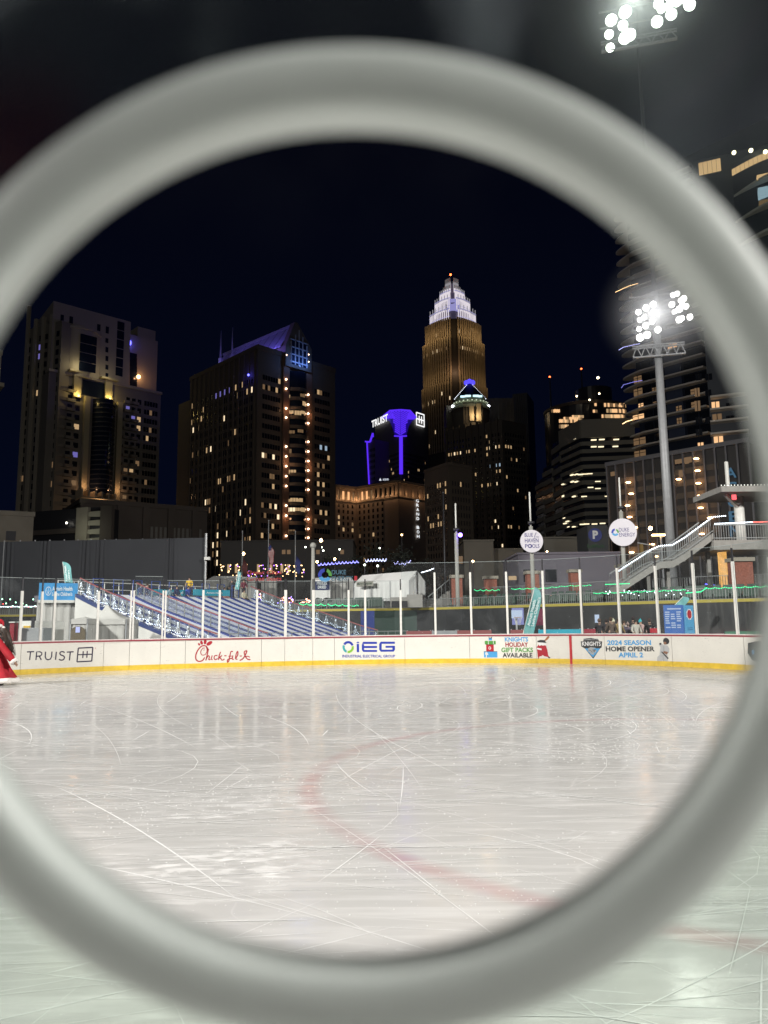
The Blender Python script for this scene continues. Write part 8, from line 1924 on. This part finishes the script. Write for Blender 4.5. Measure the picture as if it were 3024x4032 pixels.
on_slide(0, 0, gof(887, 0, 3.2, 1), 'person in a dark coat standing at the top right of the slide', (.03, .03, .035), 'stand', .2, 1.65, back=2.4, hair=(.12, .12, .13))
on_slide(0, 0, gof(926, 0, 2, 1), 'person in a dark red plaid shirt standing at the top right', (.16, .03, .05), 'stand', .6, 1.6, back=1.0)
on_slide(0, .03, gof(957, .03, .3, .5), 'person in a cream top lying back on a tube, rightmost at the top', (.55, .50, .36), rz=dir_, back=.2, legs=(.02, .02, .02))
# skater in a red dress at the left edge
Ys = 21.3; X0 = at(-14, 2470, Ys).x; k_ = Ys/F
def sk(x, y, dy=0): p = at(x, y, Ys); return Vector((p.x-X0, dy, p.z))
t = thing('person', 'skater in a red fur-trimmed Santa dress with long dark hair, at the left edge', 'person', (X0, Ys, 0))
I4 = Matrix()
def loc(o): o.matrix_parent_inverse = I4; return o
sh = sk(-2, 2512); n = [(Vector((0, 0, .95)), .12), (Vector((.0, 0, 1.1)), .10), (Vector((.02, 0, 1.27)), (.14, .1)), (Vector((.04, 0, 1.38)), .05), (Vector((.05, 0, 1.45)), .075), (Vector((.05, 0, 1.54)), .085), (Vector((.06, 0, 1.62)), .05)]
e = [(0, 1), (1, 2), (2, 3), (3, 4), (4, 5), (5, 6)]
el = sk(42, 2572, -.16); wr_ = sk(72, 2606, -.2); i = len(n); n += [(Vector((.10, -.14, 1.24)), .055), (el, .04), (wr_, .03)]; e += [(2, i), (i, i+1), (i+1, i+2)]
hn, he = hand(wr_, (wr_-el)+Vector((0, 0, -.02)), 1, .95); b0 = len(n); n += hn; e += [(i+2, b0)]+[(x+b0, y+b0) for x, y in he]
i = len(n); n += [(Vector((-.1, .14, 1.24)), .055), (Vector((-.35, .2, 1.05)), .04), (Vector((-.55, .15, .95)), .03)]; e += [(2, i), (i, i+1), (i+1, i+2)]
hn, he = hand(Vector((-.55, .15, .95)), (-1, 0, -.3), -1, .95); b0 = len(n); n += hn; e += [(i+2, b0)]+[(x+b0, y+b0) for x, y in he]
for sx, kx in ((-.09, -.15), (.09, .1)): i = len(n); n += [(Vector((kx*.3, sx, .85)), .09), (Vector((kx, sx, .5)), .06), (Vector((kx*1.2+.02, sx, .12)), .04), (Vector((kx*1.2-.14, sx, .07)), .035)]; e += [(0, i), (i, i+1), (i+1, i+2), (i+2, i+3)]
loc(skin_mesh('body', n, e, m_skin, t, sub=2))
m_dress = mat('velvet_red', (.36, .006, .016), .75, var=.25, scale=5, bump=.15); m_fur = mat('white_fur', (.75, .72, .68), .95, var=.06, scale=30, bump=.6); m_hair = mat('dark_brown_hair', (.045, .03, .022), .55, var=.5, scale=14)
dn = [(Vector((0, 0, .98)), .15), (Vector((.0, 0, 1.1)), .135), (Vector((.02, 0, 1.25)), (.17, .13)), (Vector((.03, 0, 1.34)), .1)]; de = [(0, 1), (1, 2), (2, 3)]
i = 4; dn += [(Vector((.1, -.13, 1.24)), .085), (sk(30, 2560, -.15), .10), (sk(52, 2585, -.18), .105), (sk(68, 2603, -.2), .085)]; de += [(2, 4), (4, 5), (5, 6), (6, 7), (2, 8), (8, 9)]; dn += [(Vector((-.1, .13, 1.24)), .08), (Vector((-.5, .16, .98)), .07)]
loc(skin_mesh('dress_top', dn, de, m_dress, t, sub=2))
# skirt with folds
def rings(rows, n=56, folds=9, seed=1):
    v = []; f = []
    for z, rx, ry, cx, amp in rows:
        for i in range(n):
            a = 6.2832*i/n; k = 1+amp*math.sin(a*folds+seed+z*2); v.append((cx+rx*k*math.cos(a), ry*k*math.sin(a), z+amp*.12*math.sin(a*folds*.5+1)))
    m_ = len(rows)
    for r in range(m_-1):
        for i in range(n): f.append((r*n+i, r*n+(i+1) % n, (r+1)*n+(i+1) % n, (r+1)*n+i))
    return v, f
v, f = rings([(1.02, .155, .14, .0, 0), (.9, .2, .18, .01, .02), (.7, .26, .25, .03, .05), (.45, .36, .34, .05, .08), (.2, .5, .45, .08, .09), (.14, .53, .48, .085, .09)]); loc(MB().add(v, f).build('skirt', m_dress, t, True))
v, f = rings([(.19, .52, .47, .08, .09), (.18, .545, .49, .085, .09), (.12, .575, .52, .09, .09), (.06, .57, .52, .09, .09), (.06, .54, .49, .09, .09)]); loc(MB().add(v, f).build('fur_hem', m_fur, t, True))
loc(MB().lathe([(.15, -.035), (.19, -.03), (.2, 0), (.19, .035), (.15, .04)], (0, 0, 1.0), n=28).build('fur_belt', m_fur, t, True))
loc(MB().lathe([(.09, -.03), (.135, -.02), (.135, .02), (.08, .03)], (.03, 0, 1.31), n=28).build('fur_collar', m_fur, t, True))
ax = (wr_-el).normalized(); loc(MB().lathe([(.07, -.05), (.105, -.04), (.11, 0), (.1, .035), (.06, .04)], wr_-ax*.02, ax, n=20).build('fur_cuff', m_fur, t, True))
loc(MB().lathe([(.095, -.045), (.135, -.035), (.14, .01), (.125, .04), (.09, .045)], (.045, 0, 1.60), Vector((.15, 0, 1)), n=28).build('hat_brim', m_fur, t, True))
loc(skin_mesh('hat', [(Vector((.045, 0, 1.61)), .108), (Vector((.06, 0, 1.7)), .085), (Vector((.1, 0, 1.74)), .055), (Vector((.17, 0, 1.68)), .035), (Vector((.2, -.02, 1.58)), .02)], [(0, 1), (1, 2), (2, 3), (3, 4)], m_dress, t))
loc(MB().ball((.21, -.03, 1.53), .045, 2).build('pompom', m_fur, t, True))
hp = [sk(4, 2472), sk(22, 2488, -.02), sk(32, 2515, -.03), sk(40, 2545, -.03), sk(47, 2572, -.02)]
hn_ = [(hp[0], (.105, .1)), (hp[1], (.10, .1)), (hp[2], (.10, .11)), (hp[3], (.085, .1)), (hp[4], (.03, .05))]
loc(skin_mesh('hair', hn_, [(0, 1), (1, 2), (2, 3), (3, 4)], m_hair, t))
hs = MB(); rn = random.Random(3)
for k in range(70):
    y0_ = rn.uniform(-.1, .1); a = hp[1]+Vector((rn.uniform(-.06, .09), y0_, 0)); b_ = hp[3]+Vector((rn.uniform(-.07, .1), y0_*1.1, rn.uniform(-.05, .05))); c = hp[4]+Vector((rn.uniform(-.06, .10), y0_*.8, rn.uniform(-.12, .06)))
    hs.beam(a, b_, .012, .006); hs.beam(b_, c, .009, .004)
q = hs.build('hair_strands', m_hair, t); loc(q); q['kind'] = 'stuff'
fc = MB()
for sy in (-.03, .03): fc.ball((-.035, sy, 1.535), .011, 1)
fc.beam((-.04, -.025, 1.478), (-.04, .025, 1.478), .008); loc(fc.build('face', m_dark, t)); loc(MB().tube((-.03, 0, 1.53), (-.06, 0, 1.50), .009, .015, 6).build('nose', m_skin, t, True))
for sx, kx in ((-.09, -.15), (.09, .1)):
    c = Vector((kx*1.2+.02, sx, .14)); b_ = MB().tube(c+Vector((0, 0, -.06)), c+Vector((0, 0, .14)), .055, .06, 12).ball(c+Vector((-.09, 0, -.05)), .05, 1, (2.2, .95, .8)).build('skate_boot', m_white, t, True); loc(b_)
    q = MB().box(c.x-.2, c.x+.1, c.y-.003, c.y+.003, 0.0, .055).build('skate_blade', m_steel, b_)
    q.matrix_parent_inverse = I4
# ================================================================== RENDER
scene.view_settings.view_transform = 'Standard'; scene.view_settings.look = 'None'; scene.view_settings.exposure = 0; scene.view_settings.gamma = 1
scene.cycles.use_denoising = True
scene.cycles.max_bounces = 7; scene.cycles.transparent_max_bounces = 24; scene.cycles.diffuse_bounces = 3; scene.cycles.glossy_bounces = 3; scene.cycles.sample_clamp_indirect = 4; scene.cycles.caustics_reflective = False; scene.cycles.caustics_refractive = False
